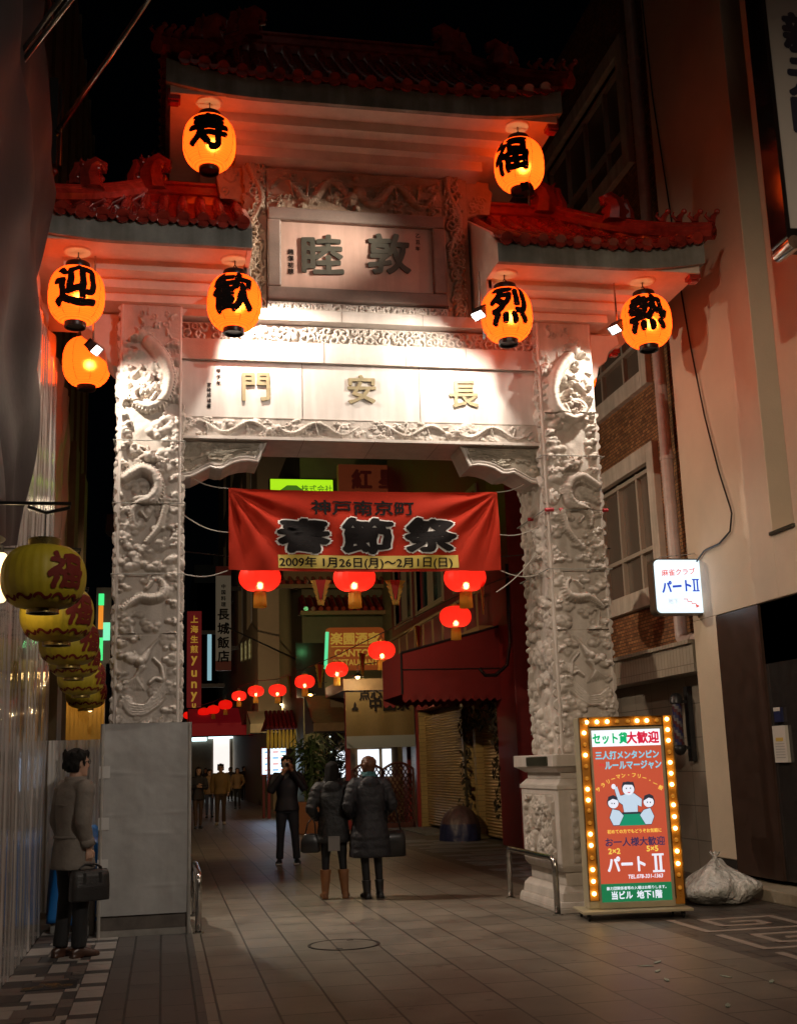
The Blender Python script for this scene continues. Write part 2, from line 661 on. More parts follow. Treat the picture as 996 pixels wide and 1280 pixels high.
# ================================================================== carving: height fields stamped with figures
class Carve:
    def __init__(s, w, h, res, seed):
        s.w, s.h = w, h
        s.nx, s.ny = int(w / res) + 1, int(h / res) + 1
        s.us, s.vs = np.linspace(0, w, s.nx), np.linspace(0, h, s.ny)
        s.H = np.zeros((s.ny, s.nx))
        s.r = np.random.default_rng(seed)

    def win(s, u, v, r):
        i0, i1 = np.searchsorted(s.us, [u - r, u + r])
        j0, j1 = np.searchsorted(s.vs, [v - r, v + r])
        if i0 >= i1 or j0 >= j1:
            return None
        return (slice(j0, j1), slice(i0, i1))

    def blob(s, u, v, r, hgt, base=0.0, sx=1.0):
        w = s.win(u, v, r * max(1, sx))
        if w is None:
            return
        uu, vv = np.meshgrid(s.us[w[1]], s.vs[w[0]])
        d = np.sqrt(((uu - u) / sx) ** 2 + (vv - v) ** 2) / r
        z = np.where(d < 1, base + hgt * np.sqrt(np.clip(1 - d * d, 0, 1)), 0)
        s.H[w] = np.maximum(s.H[w], z)

    def pit(s, u, v, r, depth):
        w = s.win(u, v, r)
        if w is None:
            return
        uu, vv = np.meshgrid(s.us[w[1]], s.vs[w[0]])
        d = np.hypot(uu - u, vv - v) / r
        s.H[w] -= np.where(d < 1, depth * (1 - d * d), 0)

    def tube(s, path, r, hgt, base=0.0, scales=0.0, fin=False):
        P = np.asarray(path, float)
        seg = np.hypot(*(P[1:] - P[:-1]).T)
        L = np.concatenate([[0], np.cumsum(seg)])
        n = max(6, int(L[-1] / 0.006))
        t = np.linspace(0, L[-1], n)
        # smooth through the given points
        q = np.stack([np.interp(t, L, P[:, 0]), np.interp(t, L, P[:, 1])], 1)
        k = max(1, int(0.035 / (L[-1] / n + 1e-9)))
        if len(P) > 2 and n > 3 * k:
            ker = np.ones(2 * k + 1) / (2 * k + 1)
            qp = np.pad(q, ((k, k), (0, 0)), mode='edge')
            q = np.stack([np.convolve(qp[:, 0], ker, 'valid'), np.convolve(qp[:, 1], ker, 'valid')], 1)
        rr = np.interp(t, np.linspace(0, L[-1], len(np.atleast_1d(r))), np.atleast_1d(r)) if not np.isscalar(r) else np.full(n, r)
        for i in range(n):
            mod = 1 + scales * math.sin(t[i] * 2 * PI / 0.028)
            s.blob(q[i, 0], q[i, 1], rr[i], hgt * rr[i] / rr.max() * mod, base)
        if fin:
            tg = np.gradient(q, axis=0)
            tg /= np.linalg.norm(tg, axis=1)[:, None] + 1e-9
            for i in range(0, n, 5):
                s.blob(q[i, 0] - tg[i, 1] * rr[i] * 0.9, q[i, 1] + tg[i, 0] * rr[i] * 0.9, rr[i] * 0.33, hgt * 0.75, base)
        return q

    def curl(s, u, v, R, r, hgt, a0=0.0, turns=1.2, sgn=1, base=0.0):
        th = np.linspace(0, turns * 2 * PI, 26)
        rad = R * (1 - 0.72 * th / th[-1])
        s.tube(np.stack([u + rad * np.cos(a0 + sgn * th), v + rad * np.sin(a0 + sgn * th)], 1), r, hgt, base)

    def cloud(s, u, v, size, hgt):
        r = s.r
        n = r.integers(4, 7)
        for i in range(n):
            s.blob(u + r.normal(0, size * 0.5), v + r.normal(0, size * 0.27), size * r.uniform(0.36, 0.62), hgt * r.uniform(0.65, 1.1), sx=r.uniform(1, 1.45))
        for i in range(r.integers(1, 3)):
            s.curl(u + r.normal(0, size * 0.4), v + r.normal(0, size * 0.3), size * r.uniform(0.28, 0.42), size * 0.11, hgt * 0.5, r.uniform(0, 6), sgn=r.choice([-1, 1]), base=hgt * 0.45)

    def noise(s, amp, size):
        ny, nx = max(2, int(s.h / size) + 2), max(2, int(s.w / size) + 2)
        g = s.r.normal(0, 1, (ny, nx))
        yi, xi = np.linspace(0, ny - 1.001, s.ny), np.linspace(0, nx - 1.001, s.nx)
        y0, x0 = yi.astype(int), xi.astype(int)
        fy, fx = (yi - y0)[:, None], (xi - x0)[None]
        fy, fx = fy * fy * (3 - 2 * fy), fx * fx * (3 - 2 * fx)
        a = g[np.ix_(y0, x0)]
        b = g[np.ix_(y0, x0 + 1)]
        c = g[np.ix_(y0 + 1, x0)]
        d = g[np.ix_(y0 + 1, x0 + 1)]
        s.H += amp * ((a * (1 - fx) + b * fx) * (1 - fy) + (c * (1 - fx) + d * fx) * fy)

    def soften(s, n=1):
        for _ in range(n):
            p = np.pad(s.H, 1, mode='edge')
            s.H = (p[:-2, 1:-1] + p[2:, 1:-1] + p[1:-1, :-2] + p[1:-1, 2:] + 4 * p[1:-1, 1:-1]) / 8

    def ripple(s, amp=0.0025, size=0.016):
        m = s.H > 0.012
        h0 = s.H.copy()
        s.noise(amp, size)
        s.H = np.where(m, s.H, h0)

    def groove(s, v, wd=0.008, depth=0.014):
        j = np.abs(s.vs - v) < wd
        s.H[j] = np.minimum(s.H[j] - depth * 0.5, 0.012)

    def frame(s, wd, hgt=0.0):
        uu, vv = np.meshgrid(s.us, s.vs)
        e = np.minimum(np.minimum(uu, s.w - uu), np.minimum(vv, s.h - vv))
        s.H = np.where(e < wd, hgt, s.H)


def dragon_face(w, h, seed, mirror=False, z0=1.6):
    """front of a pillar: dragon coiling down through clouds over a phoenix at the bottom"""
    c = Carve(w, h, 0.0066, seed)
    r = c.r
    # photo pixel rows of the left pillar, turned into shares of width and metres of height
    def p(px, py):
        u = (px - 146) / 82 * w
        v = (6.60 - z0) - (py - 385) / (896 - 385) * (6.60 - 2.13)
        return (w - u if mirror else u, v)
    c.noise(0.006, 0.12)
    c.H = np.clip(c.H, 0, None)
    # cloud banks down both edges and between the coils
    for k in range(74):
        v = r.uniform(0.05, h - 0.55)
        u = (r.uniform(0.02, 0.3), r.uniform(0.7, 0.98), r.uniform(.05, .95))[k % 3] * w
        c.cloud(u, v, r.uniform(0.06, 0.105), r.uniform(0.022, 0.046))
    for v in np.arange(0.3, h - .3, .17):
        for u in (.035, w - .035):
            c.cloud(u + r.normal(0, .01), v + r.normal(0, .03), .06, r.uniform(.03, .055))
    for py in (548, 560, 575, 590, 628, 652, 672, 690, 704, 717, 735, 776, 790):
        c.cloud(*p(r.uniform(158, 218), py), r.uniform(0.06, 0.09), 0.04)
    # flames at the top
    for k in range(10):
        a, b = p(r.uniform(165, 222), r.uniform(395, 470))
        c.tube([(a, b), (a + r.normal(0, .02), b + .05), (a + r.normal(0, .03), b + .1)], [0.012, 0.009, 0.003], 0.02)
    for k in range(5):
        c.curl(*p(r.uniform(165, 215), r.uniform(388, 412)), r.uniform(.03, .055), .009, .02, r.uniform(0, 6), sgn=r.choice([-1, 1]))
    B = dict(scales=0.10, fin=True)
    c.tube([p(*q) for q in ((182, 432), (196, 444), (209, 462), (215, 482), (211, 502), (199, 515), (182, 520), (167, 514), (161, 503), (168, 495), (180, 493))], [0.066, 0.072, 0.066, 0.06, 0.05, 0.034], 0.09, **B)
    c.tube([p(*q) for q in ((150, 612), (160, 606), (176, 598), (192, 603), (200, 618), (199, 632), (190, 640), (180, 634), (166, 636))], [0.06, 0.068, 0.062, 0.052, 0.04], 0.085, **B)
    c.tube([p(*q) for q in ((165, 664), (163, 650), (172, 640), (186, 637), (197, 628), (200, 612))], [0.036, 0.044, 0.05, 0.056], 0.078, **B)
    c.tube([p(*q) for q in ((183, 690), (192, 681), (203, 669), (207, 655), (211, 643))], [0.028, 0.036, 0.044], 0.066, **B)
    c.tube([p(*q) for q in ((152, 771), (165, 762), (178, 756), (194, 758), (206, 756), (212, 748), (210, 738), (202, 733))], [0.026, 0.04, 0.05, 0.052, 0.044, 0.024], 0.074, **B)
    c.tube([p(*q) for q in ((166, 800), (163, 788), (160, 775))], [0.03, 0.026], 0.04)
    # dragon heads: snout, brow, horns, mane
    for hx, hy, sg in ((172, 425, 1), (186, 582, -1)):
        u, v = p(hx, hy)
        g = -sg if mirror else sg
        c.blob(u, v, 0.07, 0.085)
        c.blob(u - g * 0.06, v - 0.03, 0.045, 0.08, sx=1.3)
        c.blob(u - g * 0.1, v - 0.045, 0.022, 0.085)
        c.blob(u - g * 0.03, v + 0.035, 0.022, 0.1)
        c.pit(u - g * 0.07, v - 0.06, 0.03, 0.03)
        for k in range(9):
            a = r.uniform(-0.6, 2.4)
            e = (u + g * 0.14 * math.cos(a), v + 0.13 * math.sin(a))
            c.tube([(u + g * 0.03, v), ((u + e[0]) / 2, (v + e[1]) / 2 + .015), e], [0.016, 0.012, 0.005], 0.06)
        c.tube([(u, v + 0.04), (u + g * 0.05, v + 0.09), (u + g * 0.12, v + 0.11)], [0.015, 0.012, 0.006], 0.085)
    # fill of the upper coil: small clouds, a flaming pearl, whiskers
    for k in range(12):
        c.cloud(*p(r.uniform(172, 204), r.uniform(455, 508)), r.uniform(.035, .06), .05)
    c.blob(*p(186, 482), .045, .085)
    for k in range(14):
        a, b = p(r.uniform(158, 222), r.uniform(400, 530))
        c.tube([(a, b), (a + r.normal(0, .03), b + .04), (a + r.normal(0, .05), b + .075)], [0.014, 0.011, 0.004], 0.05)
    # claws
    for (ax, ay), (bx, by) in (((172, 470), (160, 480)), ((195, 500), (188, 510)), ((190, 625), (206, 622)), ((176, 652), (184, 660)), ((185, 745), (192, 738))):
        a, b = p(ax, ay), p(bx, by)
        c.tube([a, b], [0.024, 0.02], 0.055)
        for k in range(4):
            an = k * 0.7 + r.uniform(0, 1)
            c.tube([b, (b[0] + .045 * math.cos(an), b[1] + .045 * math.sin(an))], [0.012, 0.005], 0.055)
    # phoenix: neck, wing of long feathers, tail sweeping round
    u, v = p(180, 825)
    g = -1 if mirror else 1
    c.tube([p(*q) for q in ((203, 806), (192, 816), (182, 830))], [0.012, 0.02, 0.045], 0.055)
    c.blob(*p(178, 832), 0.05, 0.07)
    for k in range(8):
        c.tube([p(178 + k * .8, 838), p(172 - k * 0.4 + 2, 850), p(153 + k * 4.6, 862 + k * 0.7)], [0.02, 0.018, 0.007], 0.05)
    for k in range(5):
        c.tube([p(*q) for q in ((152 + k, 872 + k * 3), (166, 882 + k * 3), (185, 884 + k * 2.5), (203, 868 + k * 4), (214, 850 + k * 6))], [0.016, 0.02, 0.012], 0.04)
    c.tube([p(*q) for q in ((190, 858), (200, 851), (211, 856), (208, 838), (196, 828))], [0.02, 0.026, 0.02], 0.045)
    c.H = np.minimum(c.H * 1.7, 0.165)
    c.soften(2)
    c.ripple(0.0012, 0.02)
    return c


def knob_face(w, h, seed, dense=1.0, hgt=0.06, res=0.0085):
    """side of a pillar: thick knotted clouds and drooping foliage"""
    c = Carve(w, h, res, seed)
    r = c.r
    c.noise(0.006, 0.1)
    c.H = np.clip(c.H, 0, None)
    for k in range(int(19 * dense * h * w / 0.9)):
        u, v = r.uniform(0.02, w - 0.02), r.uniform(0.03, h - 0.03)
        c.cloud(u, v, r.uniform(0.07, 0.13), r.uniform(0.5, 1.1) * hgt)
    for k in range(int(7 * h)):
        u, v = r.uniform(0.05, w - 0.05), r.uniform(0.2, h - 0.05)
        L = r.uniform(0.15, 0.3)
        c.tube([(u, v), (u + r.normal(0, .03), v - L / 2), (u + r.normal(0, .05), v - L)], [0.03, 0.028, 0.012], hgt)
    for v in np.arange(0.05, h, 0.115):
        for u in (0.025, w - 0.025):
            c.blob(u, v + r.normal(0, 0.02), r.uniform(0.035, 0.062), hgt * r.uniform(0.5, 1.0))
    c.soften(1)
    c.ripple(0.002, 0.02)
    return c


def frieze_clouds(w, h, seed):
    c = Carve(w, h, 0.006, seed)
    r = c.r
    u = 0.0
    while u < w:
        R = r.uniform(0.045, 0.075)
        for v in (h * r.uniform(0.22, 0.36), h * r.uniform(0.62, 0.8)):
            c.curl(u + r.uniform(0, R), v, R, 0.017, 0.045, r.uniform(0, 6), 1.1, r.choice([-1, 1]))
        u += R * 1.55
    for k in range(int(w * 14)):
        c.blob(r.uniform(0, w), r.uniform(0.1, 0.9) * h, r.uniform(0.015, 0.035), r.uniform(0.02, 0.045))
    c.frame(0.012, 0.012)
    c.ripple(0.0015, 0.014)
    return c


def frieze_dragons(w, h, seed, n=3, hgt=0.05):
    c = Carve(w, h, 0.006, seed)
    r = c.r
    c.noise(0.003, 0.03)
    c.H = np.clip(c.H, 0, None)
    for k in range(int(w * 26)):
        c.cloud(r.uniform(0, w), r.uniform(0.08, 0.92) * h, r.uniform(0.025, 0.05), hgt * 0.5)
    L = w / n
    for k in range(n):
        xs = np.linspace(k * L + 0.04 * L, (k + 1) * L - 0.06 * L, 26)
        sg = 1 if k % 2 == 0 else -1
        ph = np.linspace(0, 2 * PI * 1.6, 26)
        ys = h * (0.5 + 0.27 * sg * np.sin(ph))
        rad = np.interp(np.linspace(0, 1, 26), [0, .3, .8, 1], [0.25, 0.75, 1, .6]) * h * 0.115
        if k % 2:
            rad = rad[::-1]
        c.tube(np.stack([xs, ys], 1), rad, hgt, scales=0.1, fin=True)
        hx = xs[-1] if k % 2 == 0 else xs[0]
        hy = ys[-1] if k % 2 == 0 else ys[0]
        c.blob(hx, hy, h * 0.17, hgt * 1.25)
        for m in range(9):
            a = r.uniform(0, 6.28)
            c.tube([(hx, hy), (hx + h * .28 * math.cos(a), hy + h * .22 * math.sin(a))], [0.012, 0.005], hgt)
        for m in (6, 11, 18):
            c.tube([(xs[m], ys[m]), (xs[m] + .04, h * 0.5 - (ys[m] - h / 2) * 1.1)], [0.016, 0.008], hgt * .9)
    c.frame(0.01, 0.008)
    c.ripple(0.002, 0.014)
    return c


def column_curls(w, h, seed, hgt=0.05):
    c = Carve(w, h, 0.0065, seed)
    r = c.r
    v = 0.03
    while v < h:
        R = r.uniform(0.05, 0.085)
        c.curl(r.uniform(0.3, 0.7) * w, v, R, 0.016, hgt * .8, r.uniform(0, 6), 1.2, r.choice([-1, 1]))
        v += R * 0.85
    xs = np.linspace(0.04, h - 0.05, 30)
    c.tube(np.stack([w * (0.5 + 0.3 * np.sin(xs * 7 + seed)), xs], 1), np.linspace(0.02, 0.042, 30), hgt, scales=.1, fin=True)
    for k in range(int(h * 26)):
        c.blob(r.uniform(0, w), r.uniform(0, h), r.uniform(0.015, 0.04), hgt * r.uniform(0.4, 0.9))
    c.ripple(0.002, 0.014)
    return c


# ================================================================== the stone gate
GX = 2.205                       # middle of the gate
YF, YB = 12.44, 13.40            # front and back of its pillars
gate = thing('stone_gate', 'tall white carved stone gate with three red tiled roofs spanning the street', 'gate', (GX, 12.92, 0))


def pillar(x0, x1, z0, seed, mirror):
    m = MB()
    h = 6.62 - z0
    m.box(x0 + 0.02, x1 - 0.02, YF + 0.02, YB - 0.02, z0, 6.62, 1)
    if z0 > 1.9:        # plain foot hidden by the sheeting
        m.box(x0 + 0.04, x1 - 0.04, YF + 0.04, YB - 0.04, 0.0, z0 - .001, 1)
    f = dragon_face(x1 - x0 - 0.05, h, seed, mirror, z0)
    for q in (6.60 - (512 - 385) / 511 * 4.47, 6.60 - (643 - 385) / 511 * 4.47, 6.60 - (800 - 385) / 511 * 4.47):
        f.groove(q - z0)
    m.sheet((x0 + 0.025, YF, z0), X3, Z3, -Y3, x1 - x0 - 0.05, h, f.H, 0, skirt=-0.02)
    # plain corner rolls
    for x in (x0 + 0.012, x1 - 0.012):
        m.tube([(x, YF + 0.012, z0), (x, YF + 0.012, 6.62)], 0.02, 8, 1)
    kf = knob_face(YB - YF - 0.04, h if mirror else h, seed + 1, 1.3, 0.055)
    m.sheet((x0, YF + 0.02, z0), Y3, Z3, -X3, YB - YF - 0.04, h, kf.H, 0, skirt=-0.02)
    kf = knob_face(YB - YF - 0.04, h - 1.1, seed + 2, 1.3, 0.055)
    m.sheet((x1, YF + 0.02, z0), Y3, Z3, X3, YB - YF - 0.04, h - 1.1, kf.H, 0, skirt=-0.02)
    return m.build('pillar', [M_STONE, M_STONE_SMOOTH], gate, smooth=True, auto=math.radians(50))


pl = pillar(-0.50, 0.15, 1.95, 21, False)
pr = pillar(4.26, 4.92, 1.62, 31, True)

# the right pillar's pedestal, moulded and carved
m = MB()
ex = (4.10, 5.06, 12.20, 13.55)


def ring_box(m, g, z0, z1, g2=None, mi=0):
    a = (ex[0] - g, ex[1] + g, ex[2] - g, ex[3] + g)
    g2 = g if g2 is None else g2
    m.frustum(a, (ex[0] - g2, ex[1] + g2, ex[2] - g2, ex[3] + g2), z0, z1, mi)


ring_box(m, 0.05, 0.0, 0.05)
ring_box(m, 0.05, 0.05, 0.11, 0.03)
ring_box(m, 0.01, 0.11, 0.20, 0.0)
ring_box(m, 0.0, 0.20, 0.26, -0.05)
ring_box(m, -0.07, 0.26, 0.40)
ring_box(m, -0.05, 0.40, 0.46, -0.01)
ring_box(m, -0.015, 0.46, 1.25)
ring_box(m, 0.0, 1.25, 1.30)
ring_box(m, -0.01, 1.30, 1.36, -0.07)
ring_box(m, -0.08, 1.36, 1.43)
ring_box(m, -0.06, 1.43, 1.49, 0.03)
ring_box(m, 0.045, 1.49, 1.62)
ped = m.build('pedestal', M_STONE_SMOOTH, gate, bevel=0.008)
m = MB()
kf = knob_face(1.05, 0.70, 77, 2.2, 0.045, 0.007)
kf.frame(0.015, 0.0)
m.sheet((ex[0] + 0.010, ex[2] + 0.15, 0.50), Y3, Z3, -X3, 1.05, 0.70, kf.H, 0, skirt=-0.01)
kf = knob_face(0.66, 0.70, 78, 2.2, 0.045, 0.007)
m.sheet((ex[0] + 0.15, ex[2] + 0.010, 0.50), X3, Z3, -Y3, 0.66, 0.70, kf.H, 0, skirt=-0.01)
m.build('pedestal_carving', M_STONE, gate, smooth=True, auto=math.radians(55))
m = MB()
m.box(4.040, 4.056, 12.32, 13.05, 1.505, 1.60)
m.build('bronze_plate', mat('bronze_plate', (0.09, 0.09, 0.06), 0.4, metal=0.7, var=0.3), gate)

# beam between the pillars
XL, XR = 0.155, 4.255
m = MB()
m.box(XL, XR, YF + 0.07, YB - 0.16, 5.125, 5.158, 0)
m.box(XL, XR, YF + 0.15, YB - 0.17, 5.16, 5.40, 0)
for x in (0.75, 1.5, 2.3, 3.05, 3.8):
    m.box(x - .003, x + .003, YF + .066, YB - .158, 5.122, 5.14, 1)
m.box(XL, XR, YF + 0.12, YB - 0.17, 6.06, 6.30, 0)
m.box(XL, XR, YF + 0.20, YB - 0.17, 6.30, 6.52, 0)
m.box(XL, XR, YF + 0.04, YB - 0.17, 6.53, 6.66, 0)
for x in (0.95, 1.95, 2.9, 3.62):
    m.box(x - 0.003, x + 0.003, YF + 0.035, YF + 0.05, 6.53, 6.66, 1)
    m.box(x - 0.203, x - 0.197, YF + 0.115, YF + 0.13, 6.06, 6.30, 1)
m.build('beam', [M_STONE_SMOOTH, M_STONE_BROWN], gate, bevel=0.01)
m = MB()
m.box(XL, XR, YF + 0.17, YB - 0.17, 5.40, 6.06, 0)
for x in (1.50, 2.86):
    m.box(x - 0.004, x + 0.004, YF + 0.166, YF + 0.18, 5.40, 6.06, 1)
panel = m.build('name_panel', [mat('white_panel', (0.70, 0.65, 0.61), 0.35, var=0.14, scale=1.4, bump=0.05, stain=0.16), M_STONE_BROWN], gate)
m = MB()
yp = YF + 0.17
for ch, px, py in (('門', 320, 484), ('安', 452, 487), ('長', 579, 493)):
    P = at(px, py, yp)
    m = MB()
    m.text(ch, P, X3, Z3, -Y3, 0.36, 0.012, 0.020, extrude=0.03, rise=0.03, rough=0.006)
    m.build('character', M_GOLDLETTER, panel)
m = MB()
for k, ch in enumerate('甲子年'):
    m.text(ch, at(273.5, 464 + k * 7.6, yp), X3, Z3, -Y3, 0.052, 0.004, 0.02, 0)
for k, ch in enumerate('宮崎辰雄書'):
    m.text(ch, at(261.5, 481 + k * 6.6, yp), X3, Z3, -Y3, 0.052, 0.004, 0.02, 0)
m.build('inscription', M_INK, panel)
m = MB()
f = frieze_clouds(XR - XL, 0.21, 41)
m.sheet((XL, YF + 0.195, 6.305), X3, Z3, -Y3, XR - XL, 0.21, f.H, 0)
m.build('cloud_frieze', M_STONE, gate, smooth=True)
m = MB()
f = frieze_dragons(XR - XL, 0.235, 42, 4, 0.055)
m.sheet((XL, YF + 0.145, 5.163), X3, Z3, -Y3, XR - XL, 0.235, f.H, 0)
m.build('dragon_frieze', M_STONE, gate, smooth=True)

# carved brackets under the beam ends
YBR = YF + 0.17
for sg in (1, -1):
    xo = XL if sg > 0 else XR
    px = ((334, 553), (331, 558), (322, 579), (311, 577), (300, 578), (289, 581), (278, 587), (270, 587), (263, 585), (251, 591), (239, 597), (229, 599))
    prof = [at(x, y, YBR) for x, y in px]
    prof = [(q[0] - XL, q[2] - 5.124) for q in prof]
    prof[0] = (prof[0][0], -0.001)
    prof[-1] = (0.0, prof[-1][1])
    fc = np.array(prof)
    m = MB()
    pts = [(0.0, -0.001)] + prof
    if sg < 0:
        pts = [(-a, b) for a, b in pts][::-1]
    m.prism(pts, (xo, YBR, 5.124), X3, Z3, Y3, 0.48, 0)
    # moulded lip along the wavy edge
    m.tube([(xo + sg * a, YBR - 0.008, 5.124 + b + .016) for a, b in prof], 0.016, 6)
    m.tube([(xo + sg * a * .96, YBR - 0.004, 5.124 + b + .055) for a, b in prof[1:]], 0.010, 6)
    br = m.build('bracket', M_STONE_SMOOTH, gate)
    m = MB()
    W_ = prof[1][0] - 0.07
    c = Carve(W_, 0.34, 0.008, 50 + sg)
    for k in range(40):
        c.cloud(c.r.uniform(0, W_), c.r.uniform(0, .34), 0.045, 0.02)
    for k in range(7):
        v0 = c.r.uniform(.05, .32)
        c.tube([(c.r.uniform(0, .3), v0), (.4, v0 + c.r.normal(0, .04)), (.75, v0 + .02)], 0.012, 0.02)
    c.ripple(.002, .014)
    ny, nx = c.H.shape
    o_ = np.argsort(fc[2:, 0])
    lo = np.interp(c.us, fc[2:, 0][o_], fc[2:, 1][o_]) + 0.075
    lo = np.where(c.us > fc[2, 0] - .02, np.interp(c.us, [fc[2, 0] - .02, fc[1, 0]], [fc[2, 1] + .08, -.03]), lo)
    uu, vv = np.meshgrid(c.us, c.vs / 0.34)
    zz = lo[None] + (-0.02 - lo[None]) * vv
    P = np.stack([xo + sg * (uu + 0.012), YBR - 0.002 - c.H, 5.124 + zz], -1)
    i = np.arange(ny * nx).reshape(ny, nx)
    q = np.stack([i[:-1, :-1], i[:-1, 1:], i[1:, 1:], i[1:, :-1]], -1).reshape(-1, 4)
    if sg < 0:
        q = q[:, ::-1]
    m.add(P.reshape(-1, 3), q.tolist())
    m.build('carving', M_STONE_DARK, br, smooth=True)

# ---- upper storey: plaque framed by carved columns
UX0, UX1 = 0.86, 3.54
m = MB()
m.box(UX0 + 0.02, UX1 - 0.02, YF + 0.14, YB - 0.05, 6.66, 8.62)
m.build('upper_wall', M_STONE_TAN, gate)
m = MB()
a, b = at(351, 274, YF + 0.1), at(537, 362, YF + 0.1)
PX0, PX1, PZ0, PZ1 = 1.265, 3.055, 6.935, 7.76
fw = 0.155
yq = YF + 0.02
m.box(PX0 - fw, PX1 + fw, yq, YF + 0.13, PZ1, PZ1 + fw)
m.box(PX0 - fw, PX1 + fw, yq, YF + 0.13, PZ0 - fw, PZ0)
m.box(PX0 - fw, PX0, yq + 0.002, YF + 0.13, PZ0, PZ1)
m.box(PX1, PX1 + fw, yq + 0.002, YF + 0.13, PZ0, PZ1)
m.build('plaque_frame', M_STONE_BROWN, gate, bevel=0.02)
m = MB()
m.box(PX0, PX1, YF + 0.09, YF + 0.13, PZ0, PZ1)
plq = m.build('plaque', mat('pink_marble', (0.64, 0.42, 0.335), 0.4, var=0.15, scale=2, stain=0.15), gate)
m = MB()
yl = YF + 0.09
for ch, px, py in (('睦', 403, 319), ('敦', 486, 318)):
    m = MB()
    m.text(ch, at(px, py, yl), X3, Z3, -Y3, 0.52, 0.010, 0.026, extrude=0.018, rise=0.05, rough=0.008)
    m.build('character', mat('dark_bronze_letter', (0.075, 0.07, 0.05), 0.5, var=0.3), plq)
m = MB()
for k, ch in enumerate('乙丑年'):
    m.text(ch, at(522, 295 + k * 8, yl), X3, Z3, -Y3, 0.06, 0.004, 0.02)
for k, ch in enumerate('趙僕初題'):
    m.text(ch, at(363.5, 315 + k * 8.2, yl), X3, Z3, -Y3, 0.075, 0.004, 0.02)
m.build('inscription', M_INK, plq)
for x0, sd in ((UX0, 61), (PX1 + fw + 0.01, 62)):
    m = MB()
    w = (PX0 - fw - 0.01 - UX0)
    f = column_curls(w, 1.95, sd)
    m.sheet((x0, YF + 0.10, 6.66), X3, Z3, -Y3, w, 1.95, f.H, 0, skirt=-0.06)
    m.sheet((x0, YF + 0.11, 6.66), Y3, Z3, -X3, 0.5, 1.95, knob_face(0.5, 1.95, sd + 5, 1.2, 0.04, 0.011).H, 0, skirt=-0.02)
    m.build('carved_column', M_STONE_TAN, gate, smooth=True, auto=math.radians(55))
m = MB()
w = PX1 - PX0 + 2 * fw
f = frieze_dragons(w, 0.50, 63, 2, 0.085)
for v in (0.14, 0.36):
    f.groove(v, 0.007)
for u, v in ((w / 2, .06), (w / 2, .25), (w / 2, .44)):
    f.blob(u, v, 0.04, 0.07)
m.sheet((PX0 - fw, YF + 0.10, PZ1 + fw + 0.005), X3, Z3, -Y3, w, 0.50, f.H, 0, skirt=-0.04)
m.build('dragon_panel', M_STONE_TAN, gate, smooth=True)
m = MB()
f = frieze_clouds(w, 0.09, 64)
m.sheet((PX0 - fw, YF + 0.06, 6.665), X3, Z3, -Y3, w, 0.09, f.H, 0, skirt=-0.08)
m.build('carved_sill', M_STONE, gate, smooth=True)


# ---- roofs: stepped soffit, fascia, tiled slopes, ridge with beasts
def beast(m, c, s, face=1, mi=0):
    """ridge beast: curled fish tail over an open-mouthed head"""
    c = np.asarray(c, float)

    def q(x, z, y=0):
        return c + V3(face * x, y, z) * s
    m.tube([q(0.05, -.05), q(0.02, 0.14), q(0.06, 0.27), q(0.13, 0.34), q(0.20, 0.31), q(0.20, 0.25), q(0.16, 0.24)], np.array([0.19, 0.17, 0.15, 0.12, 0.09, 0.06, 0.03]) * s, 8, mi)
    m.tube([q(-.16, 0), q(-.17, .12), q(-.13, .26), q(-.15, .34)], np.array([.11, .10, .075, .05]) * s, 8, mi)
    for k in range(9):
        m.ball(q(.02 + .15 * math.cos(k * .7), .16 + .16 * math.sin(k * .7), (-1) ** k * .05), .06 * s, 7, 5, mi)
    m.ball(q(-0.13, 0.1), 0.1 * s, 10, 7, mi, (1.25, 0.9, 0.9))
    m.ball(q(-0.22, 0.05), 0.05 * s, 8, 6, mi, (1.4, 1, 0.7))
    m.ball(q(-0.2, 0.15), 0.045 * s, 8, 6, mi, (1.4, 1, 0.7))
    for k in range(6):
        a = 0.4 + k * 0.42
        m.tube([q(0.02, 0.2 + .01 * k), q(0.02 + 0.26 * math.cos(a), 0.2 + 0.22 * math.sin(a))], np.array([0.045, 0.015]) * s, 6, mi)
    for k in (-1, 1):
        m.tube([q(-0.1, 0.18, k * .04), q(-0.05, 0.3, k * .07), q(-0.09, 0.38, k * .09)], np.array([0.03, 0.022, 0.008]) * s, 6, mi)


def figurine(m, c, s, mi=0):
    c = np.asarray(c, float)
    m.tube([c, c + V3(0.02, 0, 0.08) * s, c + V3(0.07, 0, 0.14) * s], np.array([0.05, 0.045, 0.03]) * s, 7, mi)
    m.ball(c + V3(0.09, 0, 0.17) * s, 0.042 * s, 8, 6, mi)
    m.tube([c + V3(-0.02, 0, 0.03) * s, c + V3(-0.09, 0, 0.1) * s, c + V3(-0.06, 0, 0.15) * s], np.array([0.025, 0.02, 0.01]) * s, 6, mi)


